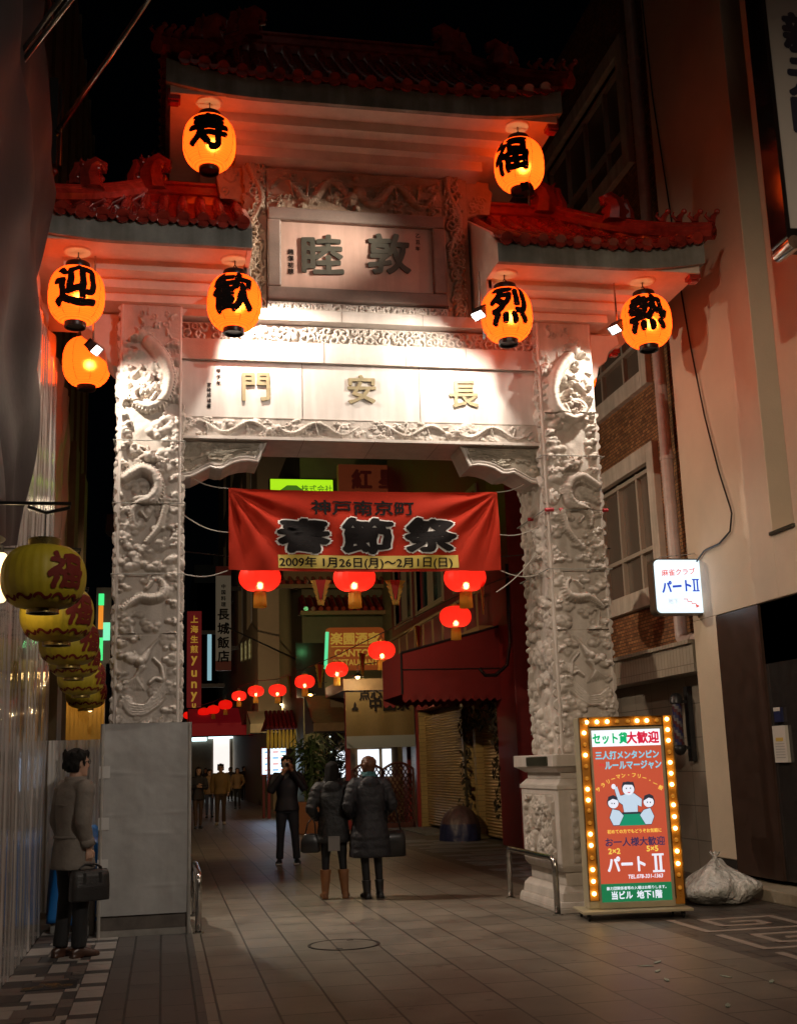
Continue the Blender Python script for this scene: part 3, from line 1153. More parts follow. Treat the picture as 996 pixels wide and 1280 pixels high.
def roof(x0, x1, yf, yb, zf, zr, tz, hl, hr, steps, fas=0.22, pitch=0.205):
    """zf under-edge of the fascia; zr ridge; hl, hr hip runs (0 = upright gable end)"""
    rf = MB()
    ym = (yf + yb) / 2
    # fascia band, swept up toward hipped ends
    NX = 40
    xs = np.linspace(x0, x1, NX)

    def lift(x):
        r = 0.0
        if hr:
            r += 0.16 * max(0.0, 1 - (x1 - x) / 1.1) ** 2
        if hl:
            r += 0.16 * max(0.0, 1 - (x - x0) / 1.1) ** 2
        return r
    for y, dy in ((yf, 0.07), (yb, -0.07)):
        rings = [[(x, y, zf + lift(x) * .75), (x, y + dy, zf + lift(x) * .75), (x, y + dy, zf + fas + lift(x)), (x, y, zf + fas + lift(x))] for x in xs]
        rf.rings(rings, 0, True)
    ends = []
    if hl:
        ends.append((x0, 1))
    if hr:
        ends.append((x1, -1))
    for x, d in ends:
        z = lift(x)
        rf.box(min(x, x + d * 0.07), max(x, x + d * 0.07), yf + 0.07, yb - 0.07, zf + z * .75, zf + fas + z, 0)
    # stepped soffit underneath: slabs shrinking down onto what carries them
    for (a0, a1, b0, b1, za, zb) in steps:
        rf.box(a0, a1, b0, b1, za, zb, 1)
    fo = rf.build('roof', [M_FASCIA, M_SOFFIT], gate)
    for x, d in ends:
        for y in (yf + .16, yb - .16):
            cb = MB()
            z = zf + lift(x) * .6
            cb.box(min(x + d * .02, x + d * .16), max(x + d * .02, x + d * .16), y - .07, y + .07, z - .13, z - .001)
            cb.box(min(x + d * .04, x + d * .14), max(x + d * .04, x + d * .14), y - .05, y + .05, z - .16, z - .131)
            cb.build('corner_block', M_TILE, fo, bevel=.008)
    # tiled slopes
    t = MB()
    ze = zf + fas

    def slope(s_, x):               # s_ 0 at the eave, 1 at the ridge: concave sweep
        return ze + (zr - ze) * (0.78 * s_ + 0.22 * s_ * s_) + lift(x) * (1 - s_) ** 2
    S = np.linspace(0, 1, 9)
    for y_e, sg in ((yf - 0.06, 1), (yb + 0.06, -1)):
        half = abs(ym - y_e)
        g = []
        for s_ in S:
            xa, xb = x0 + hl * s_ - (0.06 if hl else 0) * (1 - s_), x1 - hr * s_ + (0.06 if hr else 0) * (1 - s_)
            g.append([(x, y_e + sg * half * s_, slope(s_, x)) for x in np.linspace(xa, xb, 26)])
        g = np.array(g)
        top = g + V3(0, 0, 0.03)
        i = np.arange(9 * 26).reshape(9, 26)
        q = np.stack([i[:-1, :-1], i[:-1, 1:], i[1:, 1:], i[1:, :-1]], -1).reshape(-1, 4).tolist()
        t.add(top.reshape(-1, 3), q)
        n = int((x1 - x0) / pitch)
        for k in range(n + 1):
            x = x0 + (x1 - x0 - n * pitch) / 2 + k * pitch
            sm = 1.0
            if hl:
                sm = min(sm, (x - x0 + 0.05) / hl)
            if hr:
                sm = min(sm, (x1 + 0.05 - x) / hr)
            sm = min(1.0, sm)
            if sm < 0.08:
                continue
            ss = np.linspace(0, sm, max(3, int(9 * sm)))
            path = [(x, y_e + sg * half * s_, slope(s_, x) + 0.045) for s_ in ss]
            t.tube(path, 0.066, 10)
            # round end disc, boss, nail knob
            p0 = np.array(path[0])
            t.lathe([(0.001, 0), (0.075, 0), (0.075, 0.04), (0.055, 0.045), (0.03, 0.06), (0.001, 0.066)], 12, p0 + V3(0, sg * 0.01, 0), axis='y') if sg > 0 else None
            t.tube([(x, p0[1] + sg * 0.09, p0[2] + 0.07), (x, p0[1] + sg * 0.09, p0[2] + 0.12)], [0.022, 0.014], 6)
            # drip tile hanging between two rows
            if k < n:
                xx = x + pitch / 2
                z0 = slope(0, xx) + 0.03
                t.prism([(-0.06, 0.01), (-0.035, -0.03), (0, -0.05), (0.035, -0.03), (0.06, 0.01)], (xx, y_e - sg * 0.012, z0), X3, Z3, Y3 * sg, 0.02)
            # tile joints along the row
            for s_ in np.arange(0.2, sm, 0.27):
                t.tube([(x, y_e + sg * half * s_, slope(s_, x) + 0.045), (x, y_e + sg * half * (s_ + 0.02), slope(s_ + .02, x) + 0.045)], 0.0695, 10)
    for x_e, h_, sg in ((x0, hl, 1), (x1, hr, -1)):
        if not h_:
            continue
        g = []
        for s_ in S:
            ya, yc = yf + (ym - yf) * s_ - .05 * (1 - s_), yb - (yb - ym) * s_ + .05 * (1 - s_)
            g.append([(x_e - sg * 0.06 * (1 - s_) + sg * h_ * s_, y, slope(s_, x_e) + 0.03) for y in np.linspace(ya, yc, 14)])
        g = np.array(g)
        i = np.arange(9 * 14).reshape(9, 14)
        q = np.stack([i[:-1, :-1], i[:-1, 1:], i[1:, 1:], i[1:, :-1]], -1).reshape(-1, 4).tolist()
        t.add(g.reshape(-1, 3), q)
        n = int((yb - yf) / pitch)
        for k in range(n + 1):
            y = yf + (yb - yf - n * pitch) / 2 + k * pitch
            sm = min(1, (y - yf + .05) / (ym - yf), (yb + .05 - y) / (yb - ym))
            if sm < 0.1:
                continue
            ss = np.linspace(0, sm, max(3, int(9 * sm)))
            t.tube([(x_e - sg * 0.06 * (1 - s_) + sg * h_ * s_, y, slope(s_, x_e) + 0.075) for s_ in ss], 0.062, 10)
    t.build('tiles', M_TILE, fo, smooth=True, auto=math.radians(45))
    # ridges
    r = MB()
    xa, xb = x0 + hl, x1 - hr
    prof = [(0.10, 0), (0.10, 0.07), (0.075, 0.08), (0.075, 0.12), (0.10, 0.135), (0.10, 0.17), (0.07, 0.18), (0.07, 0.24), (0.095, 0.255), (0.095, 0.285), (0.05, 0.32)]
    ring = [(y, z) for y, z in prof] + [(-y, z) for y, z in prof[::-1]]
    r.rings([[(x, ym + y, zr - 0.06 + z) for y, z in ring] for x in (xa - 0.05, xb + 0.05)], 0, True)
    for x_e, h_, sg, fc in ((x0, hl, 1, 1), (x1, hr, -1, -1)):
        if not h_:
            continue
        for ye in (yf, yb):
            path = []
            for s_ in np.linspace(0, 1, 10):
                path.append((x_e + sg * (h_ * s_ - 0.1 * (1 - s_)), ye + (ym - ye) * s_ - np.sign(ym - ye) * 0.08 * (1 - s_), slope(s_, x_e) + 0.08 + 0.10 * s_))
            r.tube(path, 0.085, 8)
            r.tube([(a, b, c + 0.085) for a, b, c in path], 0.05, 8)
            P = np.array(path)
            for k in range(4):
                a = P[0] + (P[3] - P[0]) * (k * 0.28 + 0.02)
                figurine(r, a + V3(0, 0, 0.12), 0.85)
            beast(r, P[5] + V3(0, 0, 0.10), 0.8, fc)
        beast(r, (x_e + sg * h_, ym, zr + 0.16), 1.0, fc)
    r.build('ridge', M_RIDGE, fo, smooth=True, auto=math.radians(40))
    return fo


# lower roofs: outer end hipped, inner end an upright gable against the upper storey
RY0, RY1 = 11.50, 14.30


def low_steps(xi, xo, pxa, pxb):
    lo, hi = min(xi, xo), max(xi, xo)
    s = 1 if xo > xi else -1

    def rng_(a, b):
        return (min(a, b), max(a, b))
    st = []
    z = 6.945
    st.append((lo + 0.003, hi - 0.05, RY0 + 0.06, RY1 - 0.06, z, z + 0.15))
    a, b = rng_(xi + s * 0.02, xo - s * 0.50)
    st.append((a, b, RY0 + 0.50, RY1 - 0.50, 6.83, z))
    a, b = rng_(xi + s * 0.04, xo - s * 0.72)
    st.append((a, b, RY0 + 0.72, RY1 - 0.72, 6.72, 6.83))
    a, b = rng_(xi + s * 0.06, xo - s * 0.88)
    st.append((a, b, RY0 + 0.86, RY1 - 0.86, 6.62, 6.72))
    return st


rL = roof(-1.59, 0.86, RY0, RY1, 6.93, 8.10, 6.6, 1.35, 0, low_steps(0.86, -1.59, -0.5, 0.15))
rR = roof(3.55, 6.00, RY0, RY1, 6.93, 8.10, 6.6, 0, 1.35, low_steps(3.55, 6.00, 4.26, 4.92))
# upright inner gables (white rendered faces)
for x, d, par in ((0.86, -1, rL), (3.55, 1, rR)):
    g = MB()
    ymid = (RY0 + RY1) / 2
    poly = [(RY0 + .003, 6.932), (RY1 - .003, 6.932), (RY1 - .003, 7.15), (RY1 - .3, 7.42), (ymid, 8.12), (RY0 + .3, 7.42), (RY0 + .003, 7.15)]
    g.prism(poly, (x - d * .005, 0, 0), Y3, Z3, V3(d, 0, 0), 0.05)
    g.prism([(RY0 + 0.5, 6.62), (RY1 - 0.5, 6.62), (RY1 - 0.5, 6.928), (RY0 + 0.5, 6.928)], (x - d * .005, 0, 0), Y3, Z3, V3(d, 0, 0), 0.06)
    g.build('gable', M_SOFFIT, par)
# side scroll brackets against the pillars' outer sides
for x, s in ((-0.50, -1), (4.92, 1)):
    g = MB()
    pr_ = [(0, 0), (0, 0.62), (0.42 * s, 0.62), (0.44 * s, 0.5), (0.30 * s, 0.40), (0.26 * s, 0.28), (0.16 * s, 0.20), (0.13 * s, 0.08), (0.06 * s, 0.0)]
    g.prism(pr_, (x + s * 0.03, YF + 0.25, 5.98), X3, Z3, Y3, 0.45)
    g.build('side_bracket', M_STONE_SMOOTH, gate, bevel=0.015)
# top roof
TX0, TX1, TY0, TY1 = -0.05, 4.46, 11.65, 14.18
ts = [(TX0 + 0.05, TX1 - 0.05, TY0 + 0.06, TY1 - 0.06, 8.80, 8.95), (TX0 + 0.42, TX1 - 0.42, TY0 + 0.36, TY1 - 0.36, 8.69, 8.80),
      (TX0 + 0.62, TX1 - 0.62, TY0 + 0.54, TY1 - 0.54, 8.58, 8.69), (TX0 + 0.80, TX1 - 0.80, TY0 + 0.68, TY1 - 0.68, 8.46, 8.58)]
rT = roof(TX0, TX1, TY0, TY1, 8.78, 10.20, 8.6, 0.95, 0.95, ts, fas=0.24)
# shoulders of the upper storey carrying carved scrolls
for x, s in ((UX0, -1), (UX1, 1)):
    g = MB()
    g.prism([(0, 0), (0.30 * s, 0.12), (0.34 * s, 0.36), (0.20 * s, 0.50), (0, 0.52)], (x - s * 0.01, YF + 0.2, 8.0), X3, Z3, Y3, 0.5)
    so = g.build('shoulder_bracket', M_STONE_TAN, gate, bevel=0.015)
    g = MB()
    c = Carve(0.26, 0.42, 0.008, 91 + s)
    for k in range(6):
        c.curl(c.r.uniform(.04, .22), c.r.uniform(.06, .38), .06, .012, .02, c.r.uniform(0, 6))
    g.sheet((x + (0.02 if s > 0 else -0.28), YF + 0.197, 8.06), X3, Z3, -Y3, 0.26, 0.42, c.H)
    g.build('scroll_carving', M_STONE_TAN, so, smooth=True)
# lamp roses in the soffits, where the paper lanterns hang
ROSES = []


def rose(x, y, z):
    g = MB()
    g.lathe([(0.001, 0), (0.03, -0.022), (0.06, -0.012), (0.125, -0.014), (0.145, -0.008), (0.15, 0.0)], 28, (x, y, z), axis='z')
    g.build('soffit_rose', M_SOFFIT, gate, smooth=True)


# rope ties round the pillars, where the banner is fastened
m = MB()
for x0, x1, zz in ((-0.50, 0.15, (5.05, 4.36, 3.60)), (4.26, 4.92, (4.98, 4.34, 3.66))):
    for z in zz:
        pts = [(x0 - 0.05, YF - 0.06, z), (x1 + 0.05, YF - 0.06, z), (x1 + 0.05, YB + 0.05, z), (x0 - 0.05, YB + 0.05, z), (x0 - 0.05, YF - 0.06, z)]
        for a, b in zip(pts[:-1], pts[1:]):
            m.tube([a, b], 0.006, 6)
m.build('rope_tie', mat('grey_rope', (0.25, 0.25, 0.22), 0.8), gate)
m = MB()
for x, y, w in ((4.26, YF - 0.075, .05), (4.40, YF - 0.075, .02), (4.93, YF - 0.075, .03), (4.205, 12.9, .03)):
    m.tube([(x - w, y, 4.335), (x + w, y, 4.34)], 0.022, 8)
m.build('red_tape', mat('red_tape', (0.45, 0.02, 0.03), 0.5), gate)

# ================================================================== ground
def plane(name, x0, x1, y0, y1, z, m, nx=1, ny=1):
    b = MB()
    xs, ys = np.linspace(x0, x1, nx + 1), np.linspace(y0, y1, ny + 1)
    v = [(x, y, z) for y in ys for x in xs]
    f = [(j * (nx + 1) + i, j * (nx + 1) + i + 1, (j + 1) * (nx + 1) + i + 1, (j + 1) * (nx + 1) + i) for j in range(ny) for i in range(nx)]
    b.add(v, f)
    return struct(b.build(name, m))


plane('ground', -300, 300, -200, 400, -0.02, mat('asphalt', (0.045, 0.043, 0.04), 0.85, var=0.3, scale=3))
M_PAVE = brick_mat('street_paving', (0.218, 0.188, 0.150), (0.172, 0.149, 0.119), (0.045, 0.036, 0.029), 1.0, 0.60, 0.38, 0.009, 0.46, 0.45, 'YX', 0.5, var=0.45, nscale=1.6)
plane('street', 0.30, 4.55, -12, 90, 0.0, M_PAVE)
M_PAVED = brick_mat('grey_paving', (0.085, 0.078, 0.072), (0.066, 0.061, 0.057), (0.02, 0.018, 0.016), 1.0, 0.60, 0.235, 0.010, 0.55, 0.4, 'YX', 0.5, var=0.4, nscale=2.5)
plane('pavement', -0.40, 0.30, -12, 90, 0.0, M_PAVED)
plane('side_pavement', 4.55, 9.5, -12, 90, 0.0, brick_mat('side_paving', (0.105, 0.088, 0.074), (0.085, 0.072, 0.061), (0.02, 0.018, 0.016), 1.0, 0.30, 0.30, 0.009, 0.5, 0.4, 'XY', 0.5, var=0.45, nscale=2.2))
# checkered mosaic pavement by the left wall
b = MB()
rr = random.Random(3)
M_MOS = [mat('pale_paver', (0.30, 0.28, 0.255), 0.5, var=0.2, bump=.2), mat('dark_paver', (0.05, 0.048, 0.046), 0.55, var=0.25, bump=.2), mat('brown_paver', (0.14, 0.115, 0.10), 0.55, var=0.25, bump=.2)]
y = 5.0
row = 0
while y < 12.95:
    hgt = 0.15 if row % 3 else 0.30
    x = -1.18
    k = 0
    while x < -0.415:
        w = 0.20 if x > -0.62 else rr.choice([0.15, 0.2, 0.28])
        if x + w > -0.62 and x < -0.62:
            w = -0.60 - x
        if x >= -0.62:
            w = -0.405 - x
            mi = 0 if row % 3 != 2 else 1
        else:
            mi = [1, 0, 1, 2, 1, 0, 2][(row * 3 + k) % 7]
        b.box(x + 0.003, x + w - 0.003, y + 0.003, y + hgt - 0.003, -0.015, 0.004, mi)
        x += w
        k += 1
    y += hgt
    row += 1
struct(b.build('mosaic_pavement', M_MOS, bevel=0.0))
# bronze plaque with gilt pattern set into the mosaic
b = MB()
b.box(-1.02, -0.62, 9.62, 9.98, 0.0, 0.009, 0)
for k in range(14):
    c = (-0.99 + 0.34 * rr.random(), 9.66 + 0.28 * rr.random(), 0.0105)
    b.curl = None
    th = np.linspace(0, 2 * PI, 12)
    R = rr.uniform(0.02, 0.04)
    b.tube(np.stack([c[0] + R * np.cos(th), c[1] + R * np.sin(th), np.full(12, .0095)], 1), 0.0045, 5, 1, flat=.3, ref=(0, 0, 1))
tag(b.build('pavement_plaque', [M_DARKMETAL, mat('worn_gilt', (0.35, 0.24, 0.08), 0.4, metal=0.8, var=0.4)]), 'small dark pavement plaque with worn gilt scrollwork set among mosaic tiles', 'plaque')
# meander bands inlaid in the side pavement
b = MB()


def stroke(pts, wd=0.075, z=0.004):
    for n_, ((xa, ya), (xb, yb)) in enumerate(zip(pts[:-1], pts[1:])):
        b.box(min(xa, xb) - wd / 2, max(xa, xb) + wd / 2, min(ya, yb) - wd / 2, max(ya, yb) + wd / 2, -.01 - n_ * .001, z + n_ * .0006)


for k in range(5):
    y0 = 11.2 - k * 1.05
    xa, xb = 4.85, 5.85
    stroke([(xa, y0), (xa, y0 - 0.8), (xb, y0 - 0.8), (xb, y0 - 0.08), (xa + .28, y0 - 0.08), (xa + .28, y0 - .54), (xb - .28, y0 - .54), (xb - .28, y0 - .32), (xa + .5, y0 - .32)])
struct(b.build('meander_inlay', mat('pale_inlay', (0.34, 0.28, 0.24), 0.5, var=0.25, bump=.2)))
b = MB()
for k in range(10):
    b.box(4.75, 6.35, 15.2 + k * 1.0, 15.55 + k * 1.0, 0, 0.0045)
    b.box(4.75 + .3 * (k % 3), 5.4 + .3 * (k % 3), 15.62 + k * 1.0, 15.95 + k * 1.0, 0, 0.0045)
struct(b.build('pale_paving_bands', mat('blue_grey_inlay', (0.16, 0.17, 0.18), 0.4, var=0.25, bump=.2)))
# pale green reflections on the paving, put in as flat coloured slips
b = MB()
for px, py in ((806, 1208), (822, 1203), (832, 1225), (905, 1221), (964, 1227), (909, 1257), (822, 1214)):
    p = at_z(px, py, 0.0)
    a = rr.uniform(0, 3)
    u, v = V3(math.cos(a), math.sin(a), 0), V3(-math.sin(a), math.cos(a), 0)
    b.prism([(-.07, -.012), (.0, -.018), (.06, 0), (.0, .016), (-.06, .012)], p + V3(0, 0, 0.004), u, v, Z3, 0.003)
tag(b.build('painted_reflections', mat('pale_green_reflection', (0.34, 0.46, 0.40), 0.5)), kind='stuff')
# manhole
p = at_z(430, 1181)
b = MB()
b.lathe([(0.30, 0.0), (0.30, 0.006), (0.325, 0.006), (0.325, 0.0)], 40, (p[0], p[1], 0.0), 1)
b.lathe([(0.001, 0.0045), (0.298, 0.0045), (0.298, 0.0)], 40, (p[0], p[1], 0.0), 0)
for a in (1.2, 4.4):
    b.box(p[0] + .25 * math.cos(a) - .03, p[0] + .25 * math.cos(a) + .03, p[1] + .25 * math.sin(a) - .012, p[1] + .25 * math.sin(a) + .012, 0.0, 0.007, 1)
tag(b.build('manhole_cover', [M_PAVE, mat('rusty_iron', (0.03, 0.022, 0.018), 0.6, metal=.4)]), 'round paved manhole cover with dark iron rim in the street', 'manhole cover')

# ================================================================== paper lanterns under the roofs
M_PAPER = lantern_paper('orange_paper', (1.0, 0.17, 0.012), (1.0, 0.080, 0.006), 2.2, 0.75, hot=((1.0, .50, .10), .72, .38))


def paper_lantern():
    t = thing('paper_lantern', 'x', 'lantern')
    b = MB()
    R, h = 0.285, 0.60
    prof = []
    N = 40
    for i in range(N + 1):
        z = -h / 2 + h * i / N
        q = abs(2 * z / h)
        r = 0.102 + (R - 0.102) * max(0.0, 1 - q ** 2.5) ** 0.56
        prof.append((r + 0.0045 * math.cos(i * PI), z))
    b.lathe(prof, 40)
    body = b.build('paper_body', M_PAPER, t, smooth=True)
    b = MB()
    for k in range(8):
        a = k * PI / 4 + 0.25
        b.tube([((r + .001) * math.cos(a), (r + .001) * math.sin(a), z) for r, z in prof[1:-1:3]], 0.0022, 4)
    b.build('crease', mat('lantern_crease', (0.16, 0.035, 0.01), 0.7), body)
    for nm, zs in (('top_cap', ((0.29, 0.36))), ('bottom_cap', ((-0.352, -0.285)))):
        b = MB()
        b.lathe([(0.105, zs[0]), (0.122, zs[0]), (0.126, zs[0] + .01), (0.126, zs[1] - .01), (0.122, zs[1]), (0.105, zs[1]), (0.103, zs[0])], 28) if zs[0] > 0 else \
            b.lathe([(0.092, zs[1]), (0.092, zs[0] + .03), (0.001, zs[0] + .03), (0.001, zs[0] + .025), (0.092, zs[0] + .025), (0.097, zs[0]), (0.108, zs[0]), (0.112, zs[0] + .01), (0.112, zs[1] - .005), (0.106, zs[1])], 28)
        b.build(nm, M_BLACK, t, smooth=True, auto=.6)
    b = MB()
    b.tube([(-.12, 0, 0.345), (-.05, 0, .385), (0, 0, 0.395), (.05, 0, .385), (.12, 0, .345)], 0.007, 6)
    b.tube([(0, 0, 0.395), (0.02, 0, 0.415), (0, 0, 0.44), (-0.014, 0, 0.42)], 0.008, 6)
    b.tube([(0, 0, 0.43), (0, 0, 0.50)], 0.006, 6)
    b.build('hook', M_DARKMETAL, t)
    lamp('bulb', 'POINT', (0.03, -0.04, -0.05), 4.2, (1.0, 0.66, 0.27), t, 0.04)
    return t, prof


def lantern_glyph(parent, ch, prof, a0, height, dz=0.0, bold=0.045):
    pr_, pz = np.array([p[0] for p in prof]), np.array([p[1] for p in prof])

    def warp(x, y, z):
        zz = y + dz
        r = np.interp(zz, pz, pr_) + 0.004
        a = a0 + x / 0.285
        return np.stack([r * np.cos(a), r * np.sin(a), zz], 1)
    b = MB()
    b.text(ch, None, None, None, None, height, 0, bold, 0, warp=warp, maxlen=0.09, rise=0.05, rough=0.012)
    return b.build('brush_character', M_INK, parent)


proto, lprof = paper_lantern()
LGROUP = 'orange paper lanterns hung under the gate roofs'
first = True
for ch, px, py, Y, lab in (
        ('寿', 262, 171, 11.85, 'orange paper lantern with black 寿 under the left end of the top roof'),
        ('福', 648, 196, 11.85, 'orange paper lantern with black 福 under the right end of the top roof'),
        ('迎', 96, 371, 11.85, 'orange paper lantern with black 迎 beside the grey tarpaulin'),
        ('歓', 293, 379, 11.85, 'orange paper lantern with black 歓 in front of the carved frieze'),
        ('烈', 633, 394, 11.85, 'orange paper lantern with black 烈 at the inner end of the right roof'),
        ('熱', 807, 399, 11.85, 'orange paper lantern with black 熱 in front of the drainpipe'),
        (None, 109, 453, 13.95, 'plain orange paper lantern without writing, behind the left floodlight'),
        (None, 717, 468, 13.95, 'orange paper lantern mostly hidden behind the right carved pillar')):
    P = at(px, py, Y)
    top = 8.80 if P[2] > 7.5 else 6.945
    P[2] = top - 0.50 if Y < 13 else P[2]
    t = proto if first else dup(proto)
    if first is True:
        first = False
        protoL = t
    t.location = P.tolist()
    t.rotation_euler = (rr.uniform(-.035, .035), rr.uniform(-.035, .035), 0)
    a = math.atan2(CAM[1] - P[1], CAM[0] - P[0]) + rr.uniform(-0.12, 0.12)
    tag(t, lab, 'lantern', LGROUP)
    if Y < 13:
        rose(P[0], P[1], top)
    t['_g'] = ch or ''
    t['_a'] = a
    if Y > 13:          # these two hang on a longer chain from the back eave
        b = MB()
        b.tube([(0, 0, .48), (0, 0, 6.945 - P[2])], 0.006, 6)
        o = b.build('chain', M_DARKMETAL)
        o.parent = t
for t in [o for o in list(COL.objects) if o.get('_g') is not None]:
    if t['_g']:
        body = [c for c in t.children if c.name.startswith('paper_body')][0]
        sz = 0.47
        g = lantern_glyph(body, t['_g'], lprof, t['_a'] + {'迎': 0.0, '熱': 0.12, '烈': 0.1, '福': -0.3}.get(t['_g'], 0), sz, 0.03)
    del t['_g']
    del t['_a']

# ================================================================== floodlights on the gate
M_FLOODGLASS = glow('flood_glass', (1.0, 0.97, 0.90), 9.0)


def floodlight(label, pos, target, power, facing, stem_top, spot=1.9, blend=0.5, door=None, radius=0.02):
    pos = np.asarray(pos, float)
    t = thing('floodlight', label, 'floodlight', pos, 'floodlights lighting the gate')
    n = nrm(facing)
    u = nrm(np.cross(Z3, n)) if abs(n[2]) < .95 else X3
    v = np.cross(n, u)
    b = MB()
    b.obox(pos - n * 0.05, u * 0.08, v * 0.05, n * 0.035)
    for k in range(5):
        b.obox(pos - n * 0.10, u * 0.09 * (1), v * (0.05), n * 0.002)
    for s in (-1, 1):
        b.obox(pos - n * 0.012 + v * s * 0.051, u * 0.084, v * 0.004, n * 0.02)
        b.obox(pos - n * 0.012 + u * s * 0.081, u * 0.004, v * 0.052, n * 0.02)
    b.build('housing', M_DARKMETAL, t, bevel=.004)
    b = MB()
    b.obox(pos - n * 0.008, u * 0.074, v * 0.045, n * 0.004)
    b.build('glass', M_FLOODGLASS, t)
    b = MB()
    b.tube([pos - n * 0.06, pos - n * 0.06 + V3(0, 0, 0.06), V3(pos[0], pos[1], stem_top) - n * V3(.06, .06, 0)], 0.012, 6)
    b.build('stem', M_METAL, t)
    if door is not None:
        b = MB()
        b.obox(door[0], door[1], door[2], door[3])
        b.build('barn_door', M_DARKMETAL, t)
    lamp('flood_lamp', 'SPOT', pos + nrm(np.asarray(target) - pos) * 0.03, power, (1.0, 0.90, 0.76), t, radius, target, spot, blend)
    return t


FA = at(121, 438, 11.92)
floodlight('small floodlight with glowing white face hanging beside the left pillar', FA, (-0.26, 12.44, 5.0), 150, (0.62, -0.25, -0.74), 6.94, 2.3, 1.0)
FB = at(768, 412, 11.92)
floodlight('small floodlight with glowing white face next to the right outermost lantern', FB, (4.68, 12.44, 5.0), 150, (-0.62, -0.25, -0.74), 6.94, 2.3, 1.0)
FC = V3(0.90, 12.08, 6.66)
floodlight('floodlight tucked behind the paper lantern with black 歓', FC, (1.35, 12.58, 5.85), 190, (0.55, 0.4, -0.74), 6.94, 2.2, 0.5,
           door=(V3(0.785, 12.17, 6.58), V3(0.003, 0, 0), V3(0, 0.075, 0), V3(0, 0, 0.17)))
FD = at(598, 394, 11.80)
floodlight('floodlight with glowing face peeping out left of the lantern with black 烈', FD, (2.9, 12.58, 5.85), 190, (-0.5, -0.3, -0.8), 6.94, 2.2, 0.5,
           door=(V3(FD[0] + 0.112, 11.96, FD[2] - .02), V3(0.003, 0, 0), V3(0, 0.085, 0), V3(0, 0, 0.17)))

FE = at(654, 238, 11.48)
floodlight('black floodlight standing on the right roof below the lantern with 福', FE, (1.50, 12.45, 7.45), 780, (-0.82, 0.55, -0.12), FE[2] - .2, 0.56, 1.0, radius=0.16)

# ================================================================== added floodlamps on posts, out of sight, to light gate and street
def added_flood(label, x, y, z, target, power, size, color):
    t = thing('added_floodlamp', label, 'added floodlamp', (x, y, 0), 'added unseen floodlamps')
    b = MB()
    b.lathe([(.09, 0), (.09, .35), (.05, .4), (.045, z - .1), (.03, z)], 14, (x, y, 0))
    b.build('post', M_DARKMETAL, t, smooth=True, auto=.6)
    n = nrm(np.asarray(target, float) - V3(x, y, z))
    u = nrm(np.cross(Z3, n))
    v = np.cross(n, u)
    c = V3(x, y, z + .12)
    b = MB()
    b.obox(c, u * .22, v * .15, n * .10)
    b.build('housing', M_DARKMETAL, t, bevel=.02)
    b = MB()
    b.obox(c + n * .104, u * .2, v * .13, n * .004)
    b.build('glass', glow('added_flood_glass', color, 6.0), t)
    lamp('added_flood_bulb', 'SPOT', c + n * .16, power, color, t, .05, target, size, 1.0)


added_flood('added unseen tall floodlamp by the left wall behind the photographer', -0.85, -1.5, 8.0, (8.0, 11.0, 2.6), 2900, math.radians(50), (1.0, .77, .53))
added_flood('added unseen tall floodlamp by the right shops behind the photographer', 5.7, -2.0, 8.0, (-0.6, 12.4, 2.8), 2100, math.radians(47), (1.0, .87, .74))
added_flood('added unseen floodlamp on a post behind the left carved pillar', -0.62, 17.2, 5.0, (4.4, 30, 2.4), 1500, math.radians(85), (1.0, .70, .40))
added_flood('added unseen floodlamp turned to the tiled wall, on a post behind the left carved pillar', -0.60, 16.4, 5.2, (7.0, 15.6, 4.6), 700, math.radians(75), (1.0, .80, .58))
added_flood('added unseen floodlamp turned down to the paving under the gate, behind the left carved pillar', -0.36, 15.6, 5.0, (2.3, 13.6, 0.0), 620, math.radians(85), (1.0, .84, .66))
added_flood('added unseen floodlamp far down the left kerb', -0.75, 36, 5.6, (2.4, 52, 5.5), 900, math.radians(95), (1.0, .66, .34))

# ================================================================== the festival banner
BX0, BX1, BZ0, BZ1, BYY = 0.68, 3.76, 3.70, 4.62, 12.72
ban = thing('festival_banner', 'wide red festival banner with large black characters strung between the gate pillars', 'banner', (2.2, BYY, 3.7))
bw, bh = BX1 - BX0, BZ1 - BZ0


def banner_y(x, z):
    """x 0..bw, z 0..bh: folds fanning from the upper corners and slack along the foot"""
    x, z = np.asarray(x, float), np.asarray(z, float)
    out = np.zeros_like(x)
    for cx, s in ((0.0, 1), (bw, -1)):
        dx, dz = (x - cx) * s + 1e-6, bh - z + 1e-6
        a = np.arctan2(dz, dx)
        r = np.hypot(dx, dz)
        out += 0.055 * np.sin(a * 15 + .6) * np.clip(r / 0.35, 0, 1) * np.exp(-r / 1.0)
    out += 0.012 * np.sin(x * 7 + z * 3) * (1 - z / bh) + 0.006 * np.sin(x * 17 - z * 9) + 0.03 * np.sin(x / bw * PI) * (0.4 + .6 * (1 - z / bh))
    return out


def banner_pt(x, z, lift=0.0):
    sag = -0.015 * np.sin(np.asarray(x) / bw * PI)
    return np.stack([BX0 + np.asarray(x), BYY + banner_y(x, z) - lift, BZ0 + np.asarray(z) + sag], -1)


b = MB()
xs, zs = np.meshgrid(np.linspace(0, bw, 170), np.linspace(0, bh, 56))
P = banner_pt(xs, zs)
i = np.arange(56 * 170).reshape(56, 170)
q = np.stack([i[:-1, :-1], i[:-1, 1:], i[1:, 1:], i[1:, :-1]], -1).reshape(-1, 4).tolist()
b.add(P.reshape(-1, 3), q)
cloth = b.build('cloth', mat('red_cloth', (0.38, 0.024, 0.009), 0.75, spec=0.12, var=0.12, scale=3, bump=0.08, bscale=90), ban, smooth=True)


